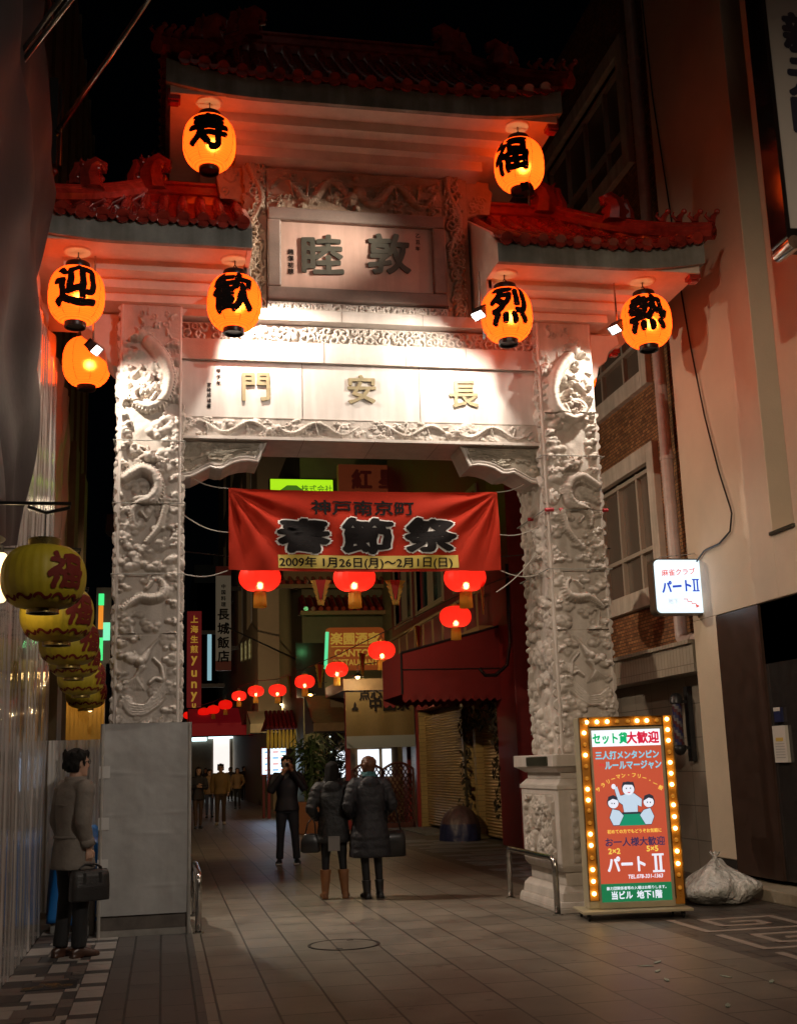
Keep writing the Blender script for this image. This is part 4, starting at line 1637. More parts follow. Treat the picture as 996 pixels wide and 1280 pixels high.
def on_banner(string, px, py, hgt, bold, m_i, mb, lift, sx=1.0, spacing=1.0, rough=0.0, rise=0.0):
    c = at(px, py, BYY)
    cx, cz = c[0] - BX0, c[2] - BZ0

    def warp(x, y, z):
        return banner_pt(x + cx, y + cz, lift)
    mb.text(string, None, None, None, None, hgt, 0, bold, m_i, warp=warp, maxlen=0.12, sx=sx, spacing=spacing, rough=rough, rise=rise)


b = MB()
b2 = MB()
for ch, px, w in (('春', 380, 1), ('節', 459, 1), ('祭', 538, 1)):
    on_banner(ch, px, 668, 0.40, 0.085, 0, b2, 0.007, 1.5, rough=.015)
    on_banner(ch, px, 668, 0.40, 0.045, 0, b, 0.017, 1.5, rough=.015)
on_banner('神戸南京町', 454, 633, 0.185, 0.02, 0, b, 0.011, 1.28, rough=.012)
on_banner('2009年 1月26日(月)～2月1日(日)', 459, 702, 0.125, 0.018, 0, b, 0.011, 1.12)
b2.build('white_outline', mat('white_print', (0.75, 0.72, 0.68), 0.5), ban)
b.build('lettering', M_INK, ban)
b = MB()
c0, c1 = at(348, 692, BYY), at(573, 709, BYY)
xs, zs = np.meshgrid(np.linspace(c0[0] - BX0, c1[0] - BX0, 70), np.linspace(c1[2] - BZ0, c0[2] - BZ0, 5))
P = banner_pt(xs, zs, 0.006)
i = np.arange(5 * 70).reshape(5, 70)
b.add(P.reshape(-1, 3), np.stack([i[:-1, :-1], i[:-1, 1:], i[1:, 1:], i[1:, :-1]], -1).reshape(-1, 4).tolist())
b.build('yellow_strip', mat('yellow_print', (0.50, 0.37, 0.06), 0.5), ban)
for (xa, za), (xb, zb) in (((0.68, 4.62), (0.17, 4.80)), ((0.68, 4.12), (0.18, 4.32)), ((0.68, 3.70), (0.18, 3.66)), ((3.76, 4.62), (4.24, 4.82)), ((3.76, 4.12), (4.24, 4.22)), ((3.76, 3.70), (4.24, 3.66)), ((3.70, 3.45), (4.24, 3.95))):
    b = MB()
    k = np.linspace(0, 1, 9)
    b.tube(np.stack([xa + (xb - xa) * k, BYY + 0.02 * np.ones(9), za + (zb - za) * k - 0.05 * np.sin(k * PI)], 1), 0.0065, 6)
    b.build('guy_rope', mat('pale_rope', (0.45, 0.41, 0.36), 0.8), ban)

# ================================================================== white sheeted hoarding round the left pillar's foot
ho = thing('white_hoarding', 'white plastic sheeted box hiding the foot of the left pillar', 'hoarding', (-0.16, 12.9, 0))
hx0, hx1, hy0, hy1, hz0, hz1 = -0.62, 0.285, 12.36, 13.62, 0.20, 2.06
b = MB()
r2 = np.random.default_rng(5)


def wrinkle(nx, ny, seed, w, h):
    c = Carve(w, h, w / nx, seed)
    c.noise(0.004, 0.35)
    c.noise(0.0006, 0.07)
    for k in range(4):
        a = r2.uniform(0.1, .9) * h
        e = r2.normal(0, .05)
        uu, vv = np.meshgrid(c.us, c.vs)
        c.H += .0022 * np.exp(-((vv - a - e * uu) / .012) ** 2) * (.5 + .5 * np.sin(uu * 9 + k))
    pass
    return c.H


b.sheet((hx0, hy0, hz0), X3, Z3, -Y3, hx1 - hx0, hz1 - hz0, wrinkle(60, 60, 1, hx1 - hx0, hz1 - hz0))
b.sheet((hx1, hy0, hz0), Y3, Z3, X3, hy1 - hy0, hz1 - hz0, wrinkle(60, 60, 2, hy1 - hy0, hz1 - hz0))
b.sheet((hx0, hy0, hz0), Y3, Z3, -X3, hy1 - hy0, hz1 - hz0, wrinkle(60, 60, 3, hy1 - hy0, hz1 - hz0))
b.add([(hx0, hy0, hz1), (hx1, hy0, hz1), (hx1, hy1, hz1), (hx0, hy1, hz1)], [(0, 1, 2, 3)])
b.build('plastic_sheet', mat('white_sheeting', (0.39, 0.385, 0.375), 0.38, var=0.14, scale=4, stain=0.10, bump=0.1, bscale=20), ho, smooth=True, auto=.6)
for z in (0.62, 1.02, 1.52):
    b = MB()
    b.box(hx0 - 0.004, hx0 + 0.10, hy0 - 0.014, hy0 - 0.010, z, z + 0.12)
    b.build('tape_patch', mat('clear_tape', (0.55, 0.54, 0.52), 0.25), ho)
b = MB()
b.box(hx0 + 0.02, hx1 - 0.03, hy0 + 0.02, hy1 - .02, 0.0, 0.06, 1)
b.box(hx0 + 0.02, hx1 - 0.03, hy0 + 0.03, hy1 - .03, 0.062, 0.20, 0)
for x in (hx0 + .02, hx1 - .02):
    b.tube([(x, hy0, 0.0), (x, hy0, 2.05)], 0.018, 8, 1)
b.build('timber_base', [mat('dark_timber', (0.12, 0.10, 0.085), 0.7, var=0.4), mat('grey_timber', (0.30, 0.28, 0.25), 0.7, var=0.3)], ho)

# ================================================================== low steel hoop rails
def hoop(label, x, y0, y1, h):
    t = thing('hoop_rail', label, 'barrier', (x, (y0 + y1) / 2, 0), 'steel hoop rails at the gate')
    b = MB()
    k = np.linspace(0, PI / 2, 7)
    R = 0.09
    path = [(x, y0, 0.0), (x, y0, h - R)] + [(x, y0 + R - R * math.cos(a), h - R + R * math.sin(a)) for a in k[1:]] + [(x, y1 - R + R * math.sin(a), h - R + R * math.cos(a)) for a in k] + [(x, y1, h - R - .02), (x, y1, 0)]
    b.tube(path, 0.032, 12)
    b.build('rail', M_METAL, t, smooth=True)
    b = MB()
    for y in (y0, y1):
        b.lathe([(0.055, 0.0), (0.055, 0.012), (0.034, 0.016)], 18, (x, y, 0))
    b.build('base_ring', M_METAL, t)


hoop('bent steel hoop rail beside the white sheeted box', 0.36, 12.30, 13.75, 0.56)
hoop('bent steel hoop rail in front of the right pillar pedestal', 4.00, 12.10, 13.80, 0.56)

# ================================================================== lit sign board on wheels
L0, R0_ = at_z(735, 1137, 0.10), at_z(859, 1132, 0.10)
SW = 0.97
sx_ = nrm(R0_ - L0)
ang = math.atan2(sx_[1], sx_[0])
mid = (L0 + R0_) / 2
SIGNLOC = (mid[0], mid[1], 0)
sg = thing('illuminated_sign', 'tall standing sign with glowing red face and a border of yellow bulbs', 'sign')
SH, SB = 1.88, 0.10
CREAM = mat('cream_metal', (0.50, 0.44, 0.30), 0.45, var=0.15, bump=.05)
b = MB()
b.box(-SW / 2, SW / 2, 0.03, 0.26, SB, SB + SH)
b.build('cabinet', CREAM, sg, bevel=.006)
# coordinates of the face from the photo: u 0..1 across, v metres from the top
def fu(x, y):       # x,y in the enlarged photo crop, rectified
    l = 80 + (y - 40) * 0.0895
    return (x - l) / 575.0 * SW - SW / 2


def fv(y):
    return SB + SH - (y - 40) / 1140.0 * SH


b = MB()
b.box(-SW / 2 + 0.10, SW / 2 - 0.10, 0.0, 0.03, SB, SB + 0.06)
b.box(-SW / 2 + 0.10, -SW / 2 + 0.128, -0.002, 0.03, SB + .06, SB + SH - .10)
b.box(SW / 2 - 0.128, SW / 2 - 0.10, -0.002, 0.03, SB + .06, SB + SH - .10)
b.box(-SW / 2 + 0.10, SW / 2 - 0.10, -0.003, 0.03, SB + SH - 0.135, SB + SH - .10)
b.build('face_frame', CREAM, sg, bevel=.004)
fx0, fx1 = -SW / 2 + 0.128, SW / 2 - 0.128
fz0, fz1 = SB + .06, SB + SH - 0.135
zh, zg = fz1 - 0.165, fz0 + 0.175
b = MB()
b.box(fx0, fx1, 0.012, 0.03, zh, fz1, 0)
b.box(fx0, fx1, 0.012, 0.03, zg, zh, 1)
b.box(fx0, fx1, 0.012, 0.03, fz0, zg, 2)
face = b.build('lit_face', [glow('lit_white', (0.86, 0.93, 1.0), 1.0), glow('lit_red', (0.66, 0.105, 0.05), 0.66), glow('lit_green', (0.012, 0.20, 0.075), 0.75)], sg)
EM = {k: glow('print_' + k, c, s) for k, c, s in (('green', (0.0, 0.42, 0.14), 0.9), ('crimson', (0.62, 0.012, 0.05), 0.9), ('sky', (0.25, 0.62, 0.78), 0.8), ('yellow', (0.86, 0.62, 0.10), 0.85), ('navy', (0.06, 0.04, 0.12), 0.6), ('white', (0.80, 0.84, 0.95), 0.9), ('paleblue', (0.55, 0.70, 0.85), 0.85), ('dark', (0.05, 0.06, 0.09), 0.4), ('teal', (0.01, 0.30, 0.16), 0.8))}
EK = list(EM)
b = MB()
fw_ = fx1 - fx0


def st(string, x, z, h, k, sx=1.0, bold=0.03, slant=0.0, lift=0.0, spacing=1.0, rise=0.0):
    b.text(string, (x, 0.011, z), X3, Z3, -Y3, h, 0.001 + lift, bold, EK.index(k), sx=sx, slant=slant, spacing=spacing, rise=rise)


hz = (zh + fz1) / 2
st('セット貸', fx0 + 0.19, hz, 0.115, 'green', 0.80, 0.045)
st('大歓迎', fx1 - 0.185, hz, 0.125, 'crimson', 0.92, 0.045)


def zrow(y):
    return fv(y)


st('三人打メンタンピン', 0.0, zrow(275) + .0, 0.086, 'sky', 0.86, 0.04)
st('ルールマージャン', 0.055, zrow(338), 0.090, 'sky', 0.82, 0.04)
st('でも', -0.27, zrow(333), 0.03, 'crimson', 1.0, 0.02)
arc = 'サラリーマン・フリー・一般'
for k, ch in enumerate(arc):
    a = (k - (len(arc) - 1) / 2) / len(arc)
    x = a * 0.70
    z = zrow(398) - 1.15 * a * a * .55
    th = -a * 1.05
    u, v = V3(math.cos(th), 0, math.sin(th)), V3(-math.sin(th), 0, math.cos(th))
    b.text(ch, (x, 0.011, z), u, v, -Y3, 0.048, 0.001, 0.02, EK.index('yellow'))
st('初めての方でもどうぞお気軽に', 0.02, zrow(733), 0.042, 'yellow', 0.95, 0.018)
st('お一人様大歓迎', 0.02, zrow(795), 0.090, 'navy', 0.98, 0.025)
st('2×2', -0.20, zrow(848), 0.075, 'yellow', 1.05, 0.03)
st('5×5', 0.19, zrow(840), 0.075, 'yellow', 1.05, 0.03)
st('パート', -0.085, zrow(925), 0.165, 'white', 0.82, 0.04)
for x in (.215, .265):
    b.box(x - .013, x + .013, .0095, .0105, zrow(925) - .075, zrow(925) + .075, EK.index('white'))
for z in (-.08, .08):
    b.box(.18, .30, .0092, .0102, zrow(925) + z - .010, zrow(925) + z + .010, EK.index('white'))
st('TEL.078-331-1363', 0.10, zrow(1000), 0.052, 'white', 0.92, 0.02, slant=.15)
st('暴力団関係者等の入場はお断りします。', 0.0, zg - 0.045, 0.035, 'white', 1.0, 0.012)
st('当ビル  地下1階', 0.0, zg - 0.112, 0.082, 'white', 0.90, 0.03)
b.build('lettering', [EM[k] for k in EK], sg)
# picture: three men at a green table
b = MB()


def disc(x, z, rx, rz, k, lift, n=20):
    b.prism([(rx * math.cos(a), rz * math.sin(a)) for a in np.linspace(0, 2 * PI, n, endpoint=False)][::-1], (x, 0.0105 - lift, z), X3, Z3, -Y3, 0.0006, EK.index(k))


def poly(pts, k, lift):
    b.prism(pts, (0, 0.0105 - lift, 0), X3, Z3, -Y3, 0.0006, EK.index(k))


def pp(x, y):
    return ((x - 400) / 575.0 * SW, fv(y))


def fig(pts, k, lift, edge=0.006):
    c = np.mean(pts, axis=0)
    big = [tuple(c + (np.array(p) - c) * (1 + edge / (np.linalg.norm(np.array(p) - c) + 1e-6))) for p in pts]
    poly(big, 'dark', lift)
    poly(pts, k, lift + 0.0012)


fig([pp(352, 520), pp(385, 508), pp(425, 510), pp(470, 545), pp(465, 590), pp(442, 580), pp(440, 625), pp(358, 625), pp(352, 575), pp(325, 555), pp(306, 470), pp(325, 465), pp(340, 520)], 'paleblue', 0.0)
disc(*pp(392, 478), 0.068, 0.068, 'dark', 0.002)
disc(*pp(392, 484), 0.060, 0.058, 'white', 0.0035)
poly([pp(352, 465), pp(362, 440), pp(425, 440), pp(432, 470), pp(415, 458), pp(372, 456)], 'dark', 0.005)
disc(*pp(303, 465), 0.022, 0.026, 'white', 0.004)
poly([pp(340, 625), pp(462, 625), pp(490, 700), pp(325, 700)], 'teal', 0.003)
poly([pp(345, 620), pp(455, 620), pp(460, 632), pp(342, 632)], 'dark', 0.0045)
for cx, s in ((292, 1), (512, -1)):
    fig([pp(cx - 5 * s, 600), pp(cx + 35 * s, 610), pp(cx + 60 * s, 640), pp(cx + 30 * s, 695), pp(cx - 5 * s, 695), pp(cx - 25 * s, 650)], 'paleblue', 0.004)
    disc(*pp(cx, 560), 0.060, 0.060, 'dark', 0.0058)
    disc(*pp(cx + 2 * s, 564), 0.053, 0.051, 'white', 0.007)
    poly([pp(cx - 33, 555), pp(cx - 26, 525), pp(cx + 5, 515), pp(cx + 28, 528), pp(cx + 31, 548), pp(cx, 538)], 'dark', 0.0085)
for x, y in ((380, 478), (405, 478), (285, 565), (300, 566), (502, 565), (520, 566)):
    disc(*pp(x, y), 0.006, 0.008, 'dark', 0.0095, 8)
poly([pp(382, 500), pp(405, 500), pp(394, 507)], 'crimson', 0.0095)
b.build('picture', [EM[k] for k in EK], sg)
# marquee strips and bulbs
AMBER = mat('amber_reflector', (0.55, 0.23, 0.03), 0.3, var=.2)
b = MB()
b.box(-SW / 2 + 0.003, -SW / 2 + 0.097, 0.012, 0.029, SB + 0.08, SB + SH - .003)
b.box(SW / 2 - 0.097, SW / 2 - 0.003, 0.012, 0.029, SB + 0.02, SB + SH - .003)
b.box(-SW / 2 + 0.098, SW / 2 - 0.098, 0.012, 0.029, SB + SH - 0.097, SB + SH - .003)
b.build('bulb_trough', AMBER, sg)
b = MB()
for x in (-SW / 2, -SW / 2 + 0.096, SW / 2 - 0.1, SW / 2 - 0.004):
    b.box(x, x + 0.004, -0.028, 0.012, SB + 0.08, SB + SH)
for z in (SB + SH - 0.004, SB + SH - 0.1):
    b.box(-SW / 2 + (0 if z > SB + SH - .05 else .1), SW / 2 - (0 if z > SB + SH - .05 else .1), -0.0275, 0.0115, z, z + 0.004)
b.build('trough_rim', mat('bronze_strip', (0.12, 0.085, 0.04), 0.4, metal=.5), sg)
ON, OFF = glow('bulb_on', (1.0, 0.66, 0.20), 9.0), glow('bulb_dim', (0.75, 0.30, 0.03), 0.35)
bo = MB()
bo.ball((0, 0, 0), 0.021, 12, 8)
bo.lathe([(0.012, 0.0), (0.012, 0.03), (0.016, 0.032)], 10, (0, 0, 0), axis='y')
b_on = bo.build('bulb', ON, sg, smooth=True)
b_on.location = (0, -0.012, 0)
b_off = b_on.copy()
b_off.data = b_on.data.copy()
b_off.data.materials.clear()
b_off.data.materials.append(OFF)
first = [True, True]
spots = []
for y in (72, 135, 205, 270, 338, 410, 475, 540, 603, 675, 742, 808, 880, 950, 1018, 1090):
    spots.append((-SW / 2 + 0.05, fv(y), y in (135, 270, 475, 540, 742, 808, 950, 1018, 1090)))
for y in (57, 122, 188, 257, 322, 388, 455, 525, 578, 648, 717, 785, 852, 925, 990, 1065):
    spots.append((SW / 2 - 0.05, fv(y + 8), y in (57, 122, 188, 322, 388, 455, 578, 648, 717, 852, 925)))
for x in (148, 210, 273, 335, 400, 458, 518, 580):
    spots.append(((x - 385) / 575 * SW, SB + SH - 0.05, x in (148, 210, 273, 458, 518)))
for x, z, on in spots:
    src = b_on if on else b_off
    if on and first[0]:
        first[0] = False
        o = b_on
    else:
        o = src.copy()
        COL.objects.link(o)
        o.parent = sg
    o.location = (x, -0.012, z)
bpy.data.objects.remove(b_off)
b = MB()
b.box(-SW / 2 - 0.10, SW / 2 + 0.03, -0.16, 0.34, 0.068, 0.095)
b.build('base_plate', CREAM, sg, bevel=.006)
cw = MB()
cw.lathe([(0.001, -.012), (0.028, -.012), (0.032, -.006), (0.032, .006), (0.028, .012), (0.001, .012)], 16, (0, 0, 0.032), axis='x')
cw.box(-0.02, 0.02, -0.012, 0.012, 0.034, 0.068)
c0 = cw.build('caster', M_BLACK, sg)
for k, (x, y) in enumerate(((-0.52, -0.10), (0.42, -0.10), (-0.52, 0.27), (0.42, 0.27))):
    o = c0 if k == 0 else c0.copy()
    if k:
        COL.objects.link(o)
        o.parent = sg
    o.location = (x, y, 0)
sg.location = SIGNLOC
sg.rotation_euler = (0, 0, ang)

# ================================================================== buildings
def bld(name, label, loc):
    return thing(name, label, 'building', loc)


def wall_x(m, X, y0, y1, z0, z1, holes, thick=0.25, mi=0, face=-1):
    """wall in the plane x = X facing -x, with rectangular openings (ya, yb, za, zb)"""
    ys = sorted({y0, y1, *[h[0] for h in holes], *[h[1] for h in holes]})
    zs = sorted({z0, z1, *[h[2] for h in holes], *[h[3] for h in holes]})
    for a, b_ in zip(ys[:-1], ys[1:]):
        run = None
        for c, d in zip(zs[:-1], zs[1:]):
            inside = any(h[0] <= a and b_ <= h[1] and h[2] <= c and d <= h[3] for h in holes)
            if inside:
                if run:
                    m.box(X, X + thick, a, b_, run[0], run[1], mi)
                run = None
            else:
                run = (run[0], d) if run else (c, d)
        if run:
            m.box(X, X + thick, a, b_, run[0], run[1], mi)


M_GLASSD = mat('dark_glass', (0.012, 0.012, 0.014), 0.08, spec=0.6)
M_RENDER = mat('white_render', (0.66, 0.54, 0.415), 0.8, var=0.10, scale=1.3, bump=0.25, bscale=45, stain=0.0)
M_GRANITE = mat('dark_granite', (0.035, 0.030, 0.028), 0.14, var=0.3, scale=8, spec=0.6)
M_GREY = mat('grey_paint', (0.30, 0.29, 0.28), 0.5, var=.15)

# ---- white rendered building on the right
wb = bld('office_building', 'pale rendered building with dark granite shop front on the right of the street', (8.5, 6, 0))
b = MB()
WX = 6.70
p1, p2 = at_x(924, 260, WX), at_x(950, 260, WX)
ya, yb = min(p1[1], p2[1]), max(p1[1], p2[1])
wall_x(b, WX, -4.0, 14.07, 3.25, 15.0, [(ya, yb, 4.0, 15.0), (7.6, 8.3, 4.0, 15.0)], 0.4)
b.box(WX + 0.4, 13.0, -4.0, 14.07, 3.25, 15.0)
b.box(WX, 13.0, 13.42, 14.07, 0.33, 3.25)
b.build('wall', M_RENDER, wb, bevel=.01)
b = MB()
for a, c in ((ya, yb), (7.6, 8.3)):
    b.box(WX + 0.30, WX + 0.39, a + .002, c - .002, 4.0, 15.0)
    b.box(WX - 0.03, WX + 0.30, a - 0.03, c + 0.03, 3.96, 3.997)
b.build('window', mat('olive_window', (0.05, 0.05, 0.035), 0.3), wb)
b = MB()
b.box(WX + .03, WX + .3, 10.9, 13.41, 0.18, 3.24)
b.box(WX + .03, WX + .3, 8.2, 9.5, 0.18, 3.24)
b.box(WX + .03, WX + .3, -4, 7.0, 0.18, 3.24)
b.box(WX + .03, WX + .3, 7.0, 13.41, 2.55, 3.24)
b.box(WX - 0.01, 13, 13.42, 14.07, 0.0, 0.329)
b.build('granite_front', M_GRANITE, wb, bevel=.005)
b = MB()
for a, c in ((9.52, 10.88), (7.02, 8.18)):
    b.box(WX + 0.55, WX + 0.58, a, c, 0.18, 2.55)
b.build('shop_door', M_GLASSD, wb)
b = MB()
for a in (9.52, 10.2, 10.82, 7.02, 8.1):
    b.box(WX + 0.53, WX + 0.60, a, a + 0.06, 0.18, 2.55)
b.build('door_frame', mat('bronze_frame', (0.06, 0.045, 0.035), 0.35, metal=.6), wb)
b = MB()
b.box(WX + 0.6, 12, -4, 13.4, 0.0, 0.17)
b.box(6.38, WX + 0.6, -4, 13.40, 0.0, 0.13)
b.build('entrance_step', mat('beige_step', (0.40, 0.34, 0.25), 0.6, var=.2, bump=.1), wb, bevel=.01)
# black shutter slot beside the pillar
b = MB()
b.box(WX - 0.005, WX + 0.03, 12.35, 13.415, 0.18, 3.24)
b.build('side_panel', mat('brown_panel', (0.055, 0.03, 0.022), 0.35, var=.2), wb)
b = MB()
q = at_x(975, 930, WX)
b.box(WX - 0.008, WX + 0.029, q[1] - 0.14, q[1] + 0.14, q[2] - 0.20, q[2] + 0.20, 0)
b.box(WX - 0.010, WX - 0.008, q[1] - 0.08, q[1] + 0.08, q[2] + 0.03, q[2] + 0.07, 1)
for k in range(6):
    b.box(WX - 0.0095, WX - 0.008, q[1] - 0.10, q[1] + 0.10, q[2] - 0.15 + k * .03, q[2] - 0.143 + k * .03, 2)
tag(b.build('notice', [mat('paper_white', (0.6, 0.57, 0.52), .7), mat('paper_yellow', (.6, .42, .1), .7), M_GREY]), 'white printed notice sheet with a yellow stripe on dark granite shop front', 'notice')
b = MB()
b.box(WX - 0.008, WX + 0.029, q[1] - 0.07, q[1] + 0.07, q[2] + 0.24, q[2] + 0.40, 0)
b.box(WX - 0.010, WX - 0.008, q[1] - 0.07, q[1] + 0.07, q[2] + 0.36, q[2] + 0.40, 1)
tag(b.build('sticker', [mat('navy_sticker', (0.02, .025, .08), .4), mat('paper_white', (.6, .57, .52))]), 'little navy sticker with white top edge above the white notice', 'sticker')
# cable hanging down the render
b = MB()
pts = [at_x(x, y, WX - 0.03) for x, y in ((802, 0), (815, 120), (838, 270), (851, 365), (862, 430), (880, 520), (898, 590), (914, 640), (912, 664), (898, 680), (880, 688), (868, 705))]
P = np.array(pts)
k = np.linspace(0, len(P) - 1, 60)
b.tube(np.stack([np.interp(k, range(len(P)), P[:, j]) for j in range(3)], 1), 0.012, 6)
tag(b.build('wall_cable', M_BLACK), 'thin black cable looping down the pale rendered wall', 'cable')

# ---- box sign パートⅡ projecting from that wall
SY = 13.75
cs = [at(x, y, SY) for x, y in ((816, 702), (876, 698), (883, 763), (822, 769))]
sx0, sx1 = (cs[0][0] + cs[3][0]) / 2, (cs[1][0] + cs[2][0]) / 2
sz1, sz0 = (cs[0][2] + cs[1][2]) / 2, (cs[2][2] + cs[3][2]) / 2
bs = thing('box_sign', 'small glowing white square sign with blue lettering projecting above the shop front', 'sign', ((sx0 + sx1) / 2, SY, sz0))


def rrect(x0, x1, z0, z1, r, n=5):
    out = []
    for cx, cz, a in ((x1 - r, z1 - r, 0), (x0 + r, z1 - r, PI / 2), (x0 + r, z0 + r, PI), (x1 - r, z0 + r, 1.5 * PI)):
        for k in range(n + 1):
            t = a + PI / 2 * k / n
            out.append((cx + r * math.cos(t), cz + r * math.sin(t)))
    return out


b = MB()
b.prism(rrect(sx0 - .02, sx1 + .02, sz0 - .02, sz1 + .02, .07)[::-1], (0, SY + 0.005, 0), X3, Z3, Y3, 0.17)
b.build('case', mat('sign_case', (0.10, 0.075, 0.05), 0.4, metal=.3), bs)
b = MB()
b.prism(rrect(sx0, sx1, sz0, sz1, .06)[::-1], (0, SY - 0.008, 0), X3, Z3, Y3, 0.012)
fc = b.build('lit_face', glow('sign_white', (0.70, 0.88, 1.0), 1.15), bs)
b = MB()
cx, cz, hh = (sx0 + sx1) / 2, (sz0 + sz1) / 2, sz1 - sz0
b.text('麻雀クラブ', (cx - .01, SY - .008, cz + hh * .27), X3, Z3, -Y3, 0.092, 0.001, .015, 0, rise=.06)
b.text('パート', (cx - .05, SY - .008, cz + hh * .0), X3, Z3, -Y3, 0.165, 0.001, .045, 1, sx=.85, rise=.06)
for x in (.19, .235):
    b.box(cx + x - .011, cx + x + .011, SY - .0105, SY - .009, cz - .055, cz + .085, 1)
for z in (-.06, .085):
    b.box(cx + .165, cx + .26, SY - .0107, SY - .0092, cz + z - .008, cz + z + .008, 1)
b.text('地下', (cx - .11, SY - .008, cz - hh * .28), X3, Z3, -Y3, 0.07, 0.001, .0, 2)
x, z = cx + .03, cz - hh * .25
for k in range(3):
    b.box(x, x + .055, SY - .0105, SY - .0085, z, z + .010, 0)
    b.box(x + .05, x + .058, SY - .011, SY - .0085, z - .03, z + .009, 0)
    x += .055
    z -= .03
b.prism([(x, z - .02), (x + .05, z + .005), (x, z + .03)], (0, SY - .0085, 0), X3, Z3, -Y3, .002, 0)
b.build('lettering', [glow('sign_red', (0.75, 0.13, 0.10), 0.8), glow('sign_blue', (0.02, 0.07, 0.55), 0.8), glow('sign_grey', (.45, .42, .5), 0.8)], bs)
b = MB()
b.box(sx1 + .021, WX - .002, SY + .04, SY + .14, (sz0 + sz1) / 2 - .16, (sz0 + sz1) / 2 + .12)
b.box(sx1 + .021, WX - .002, SY + .07, SY + .11, sz0 + .0, sz0 + .04)
b.tube([(sx0 + .1, SY + .09, sz1 + .02), (sx0 + .12, SY + .09, sz1 + .05), (WX, SY + .09, sz1 + .10)], 0.006, 5)
b.build('wall_arm', M_GREY, bs)

# ---- tall vertical sign at the right edge
TY = 9.4
q = at(985, 300, TY)
vs_ = thing('vertical_sign', 'tall dark lettered white vertical sign high at the right edge', 'sign', (q[0] + .4, TY, q[2]))
b = MB()
b.prism(rrect(q[0] - .015, q[0] + .82, q[2], q[2] + 5.0, .05), (0, TY, 0), X3, Z3, Y3, 0.30)
b.build('case', mat('polished_dark_steel', (0.05, 0.05, 0.055), 0.10, metal=.9), vs_)
b = MB()
b.box(q[0] + .03, q[0] + .78, TY - .012, TY - .002, q[2] + .12, q[2] + 4.9)
b.build('face', mat('grey_acrylic', (0.34, 0.33, 0.33), 0.35), vs_)
b = MB()
for ch, py in (('新', 42), ('元', 97), ('町', 146)):
    z = at(990, py, TY)[2]
    b.text(ch, (q[0] + .40, TY - .012, z), X3, Z3, -Y3, 0.46, .002, .05, 0)
b.build('lettering', mat('navy_letter', (0.012, .014, .035), .5), vs_)
b = MB()
b.lathe([(.001, -.16), (.07, -.16), (.075, -.14), (.075, .14), (.07, .16), (.001, .16)], 16, (q[0] + .06, TY + .15, q[2] - .02), axis='y')
b.build('end_cap', M_METAL, vs_, smooth=True, auto=.6)
b = MB()
b.box(q[0] + .8, WX + .0, TY + .1, TY + .2, q[2] + 1.0, q[2] + 1.1)
b.build('wall_arm', M_METAL, vs_)

# ---- brick tiled building beyond it
M_MOSAIC = brick_mat('brown_wall_tile', (0.44, 0.21, 0.085), (0.18, 0.07, 0.03), (0.08, 0.05, 0.03), 1.0, 0.10, 0.05, 0.007, 0.5, 0.4, 'YZ', 0.5, var=0.35, nscale=3)
kb = bld('tiled_building', 'brown tiled building with pale framed windows behind the right pillar', (9, 17, 0))
BXW = 7.0
wins = []
w1 = (15.62, 18.6, 3.98, 5.80)
w2 = (15.62, 19.3, 10.75, 12.45)
b = MB()
wall_x(b, BXW, 14.10, 21.0, 3.02, 14.2, [w1, w2, (15.62, 19.3, 7.2, 8.9)], 0.3)
b.box(BXW + .3, 13, 14.10, 21.0, 3.02, 14.2)
b.build('wall', M_MOSAIC, kb)
M_WFR = mat('pale_window_surround', (0.62, 0.55, 0.47), 0.6, var=.15, bump=.1, stain=.2)
for (a, c, d, e) in (w1, w2, (15.62, 19.3, 7.2, 8.9)):
    b = MB()
    f = 0.26
    b.box(BXW - .10, BXW + .05, a - .02, c + .02, e, e + f)
    b.box(BXW - .10, BXW + .05, a - .02, c + .02, d - f, d)
    b.box(BXW - .10, BXW + .05, a - f, a - .02, d - f, e + f)
    b.box(BXW - .10, BXW + .05, c + .02, c + f, d - f, e + f)
    wf = b.build('window', M_WFR, kb, bevel=.01)
    b = MB()
    b.box(BXW + .12, BXW + .14, a, c, d, e)
    b.build('pane', mat('dusky_glass', (0.15, 0.12, 0.095), 0.25, spec=.6), wf)
    b = MB()
    n = 4
    for k in range(n + 1):
        y = a + (c - a) * k / n
        b.box(BXW + .05, BXW + .12, y - .03, y + .03, d, e)
    for z in (d + .02, d + (e - d) * .33, e - .05):
        b.box(BXW + .04, BXW + .125, a, c, z - .03, z + .03)
    b.build('sash', mat('aluminium', (0.50, 0.43, 0.35), 0.45, metal=.2), wf)
b = MB()
b.box(BXW - .32, BXW + .1, 14.10, 21.0, 2.62, 2.98)
b.box(BXW - .38, BXW + .1, 14.10, 21.0, 2.981, 3.03)
b.build('tiled_ledge', brick_mat('cream_ledge_tile', (.42, .37, .30), (.36, .31, .25), (.2, .17, .13), 1, .10, .34, .006, .45, .3, 'YZ', 0.0, var=.2), kb)
b = MB()
b.box(BXW + .05, 13, 14.10, 21.0, 0.0, 2.62)
b.build('lower_wall', brick_mat('beige_slab', (.30, .26, .215), (.27, .235, .195), (.12, .1, .085), 1, .6, .45, .006, .5, .3, 'YZ', 0.0, var=.25), kb)
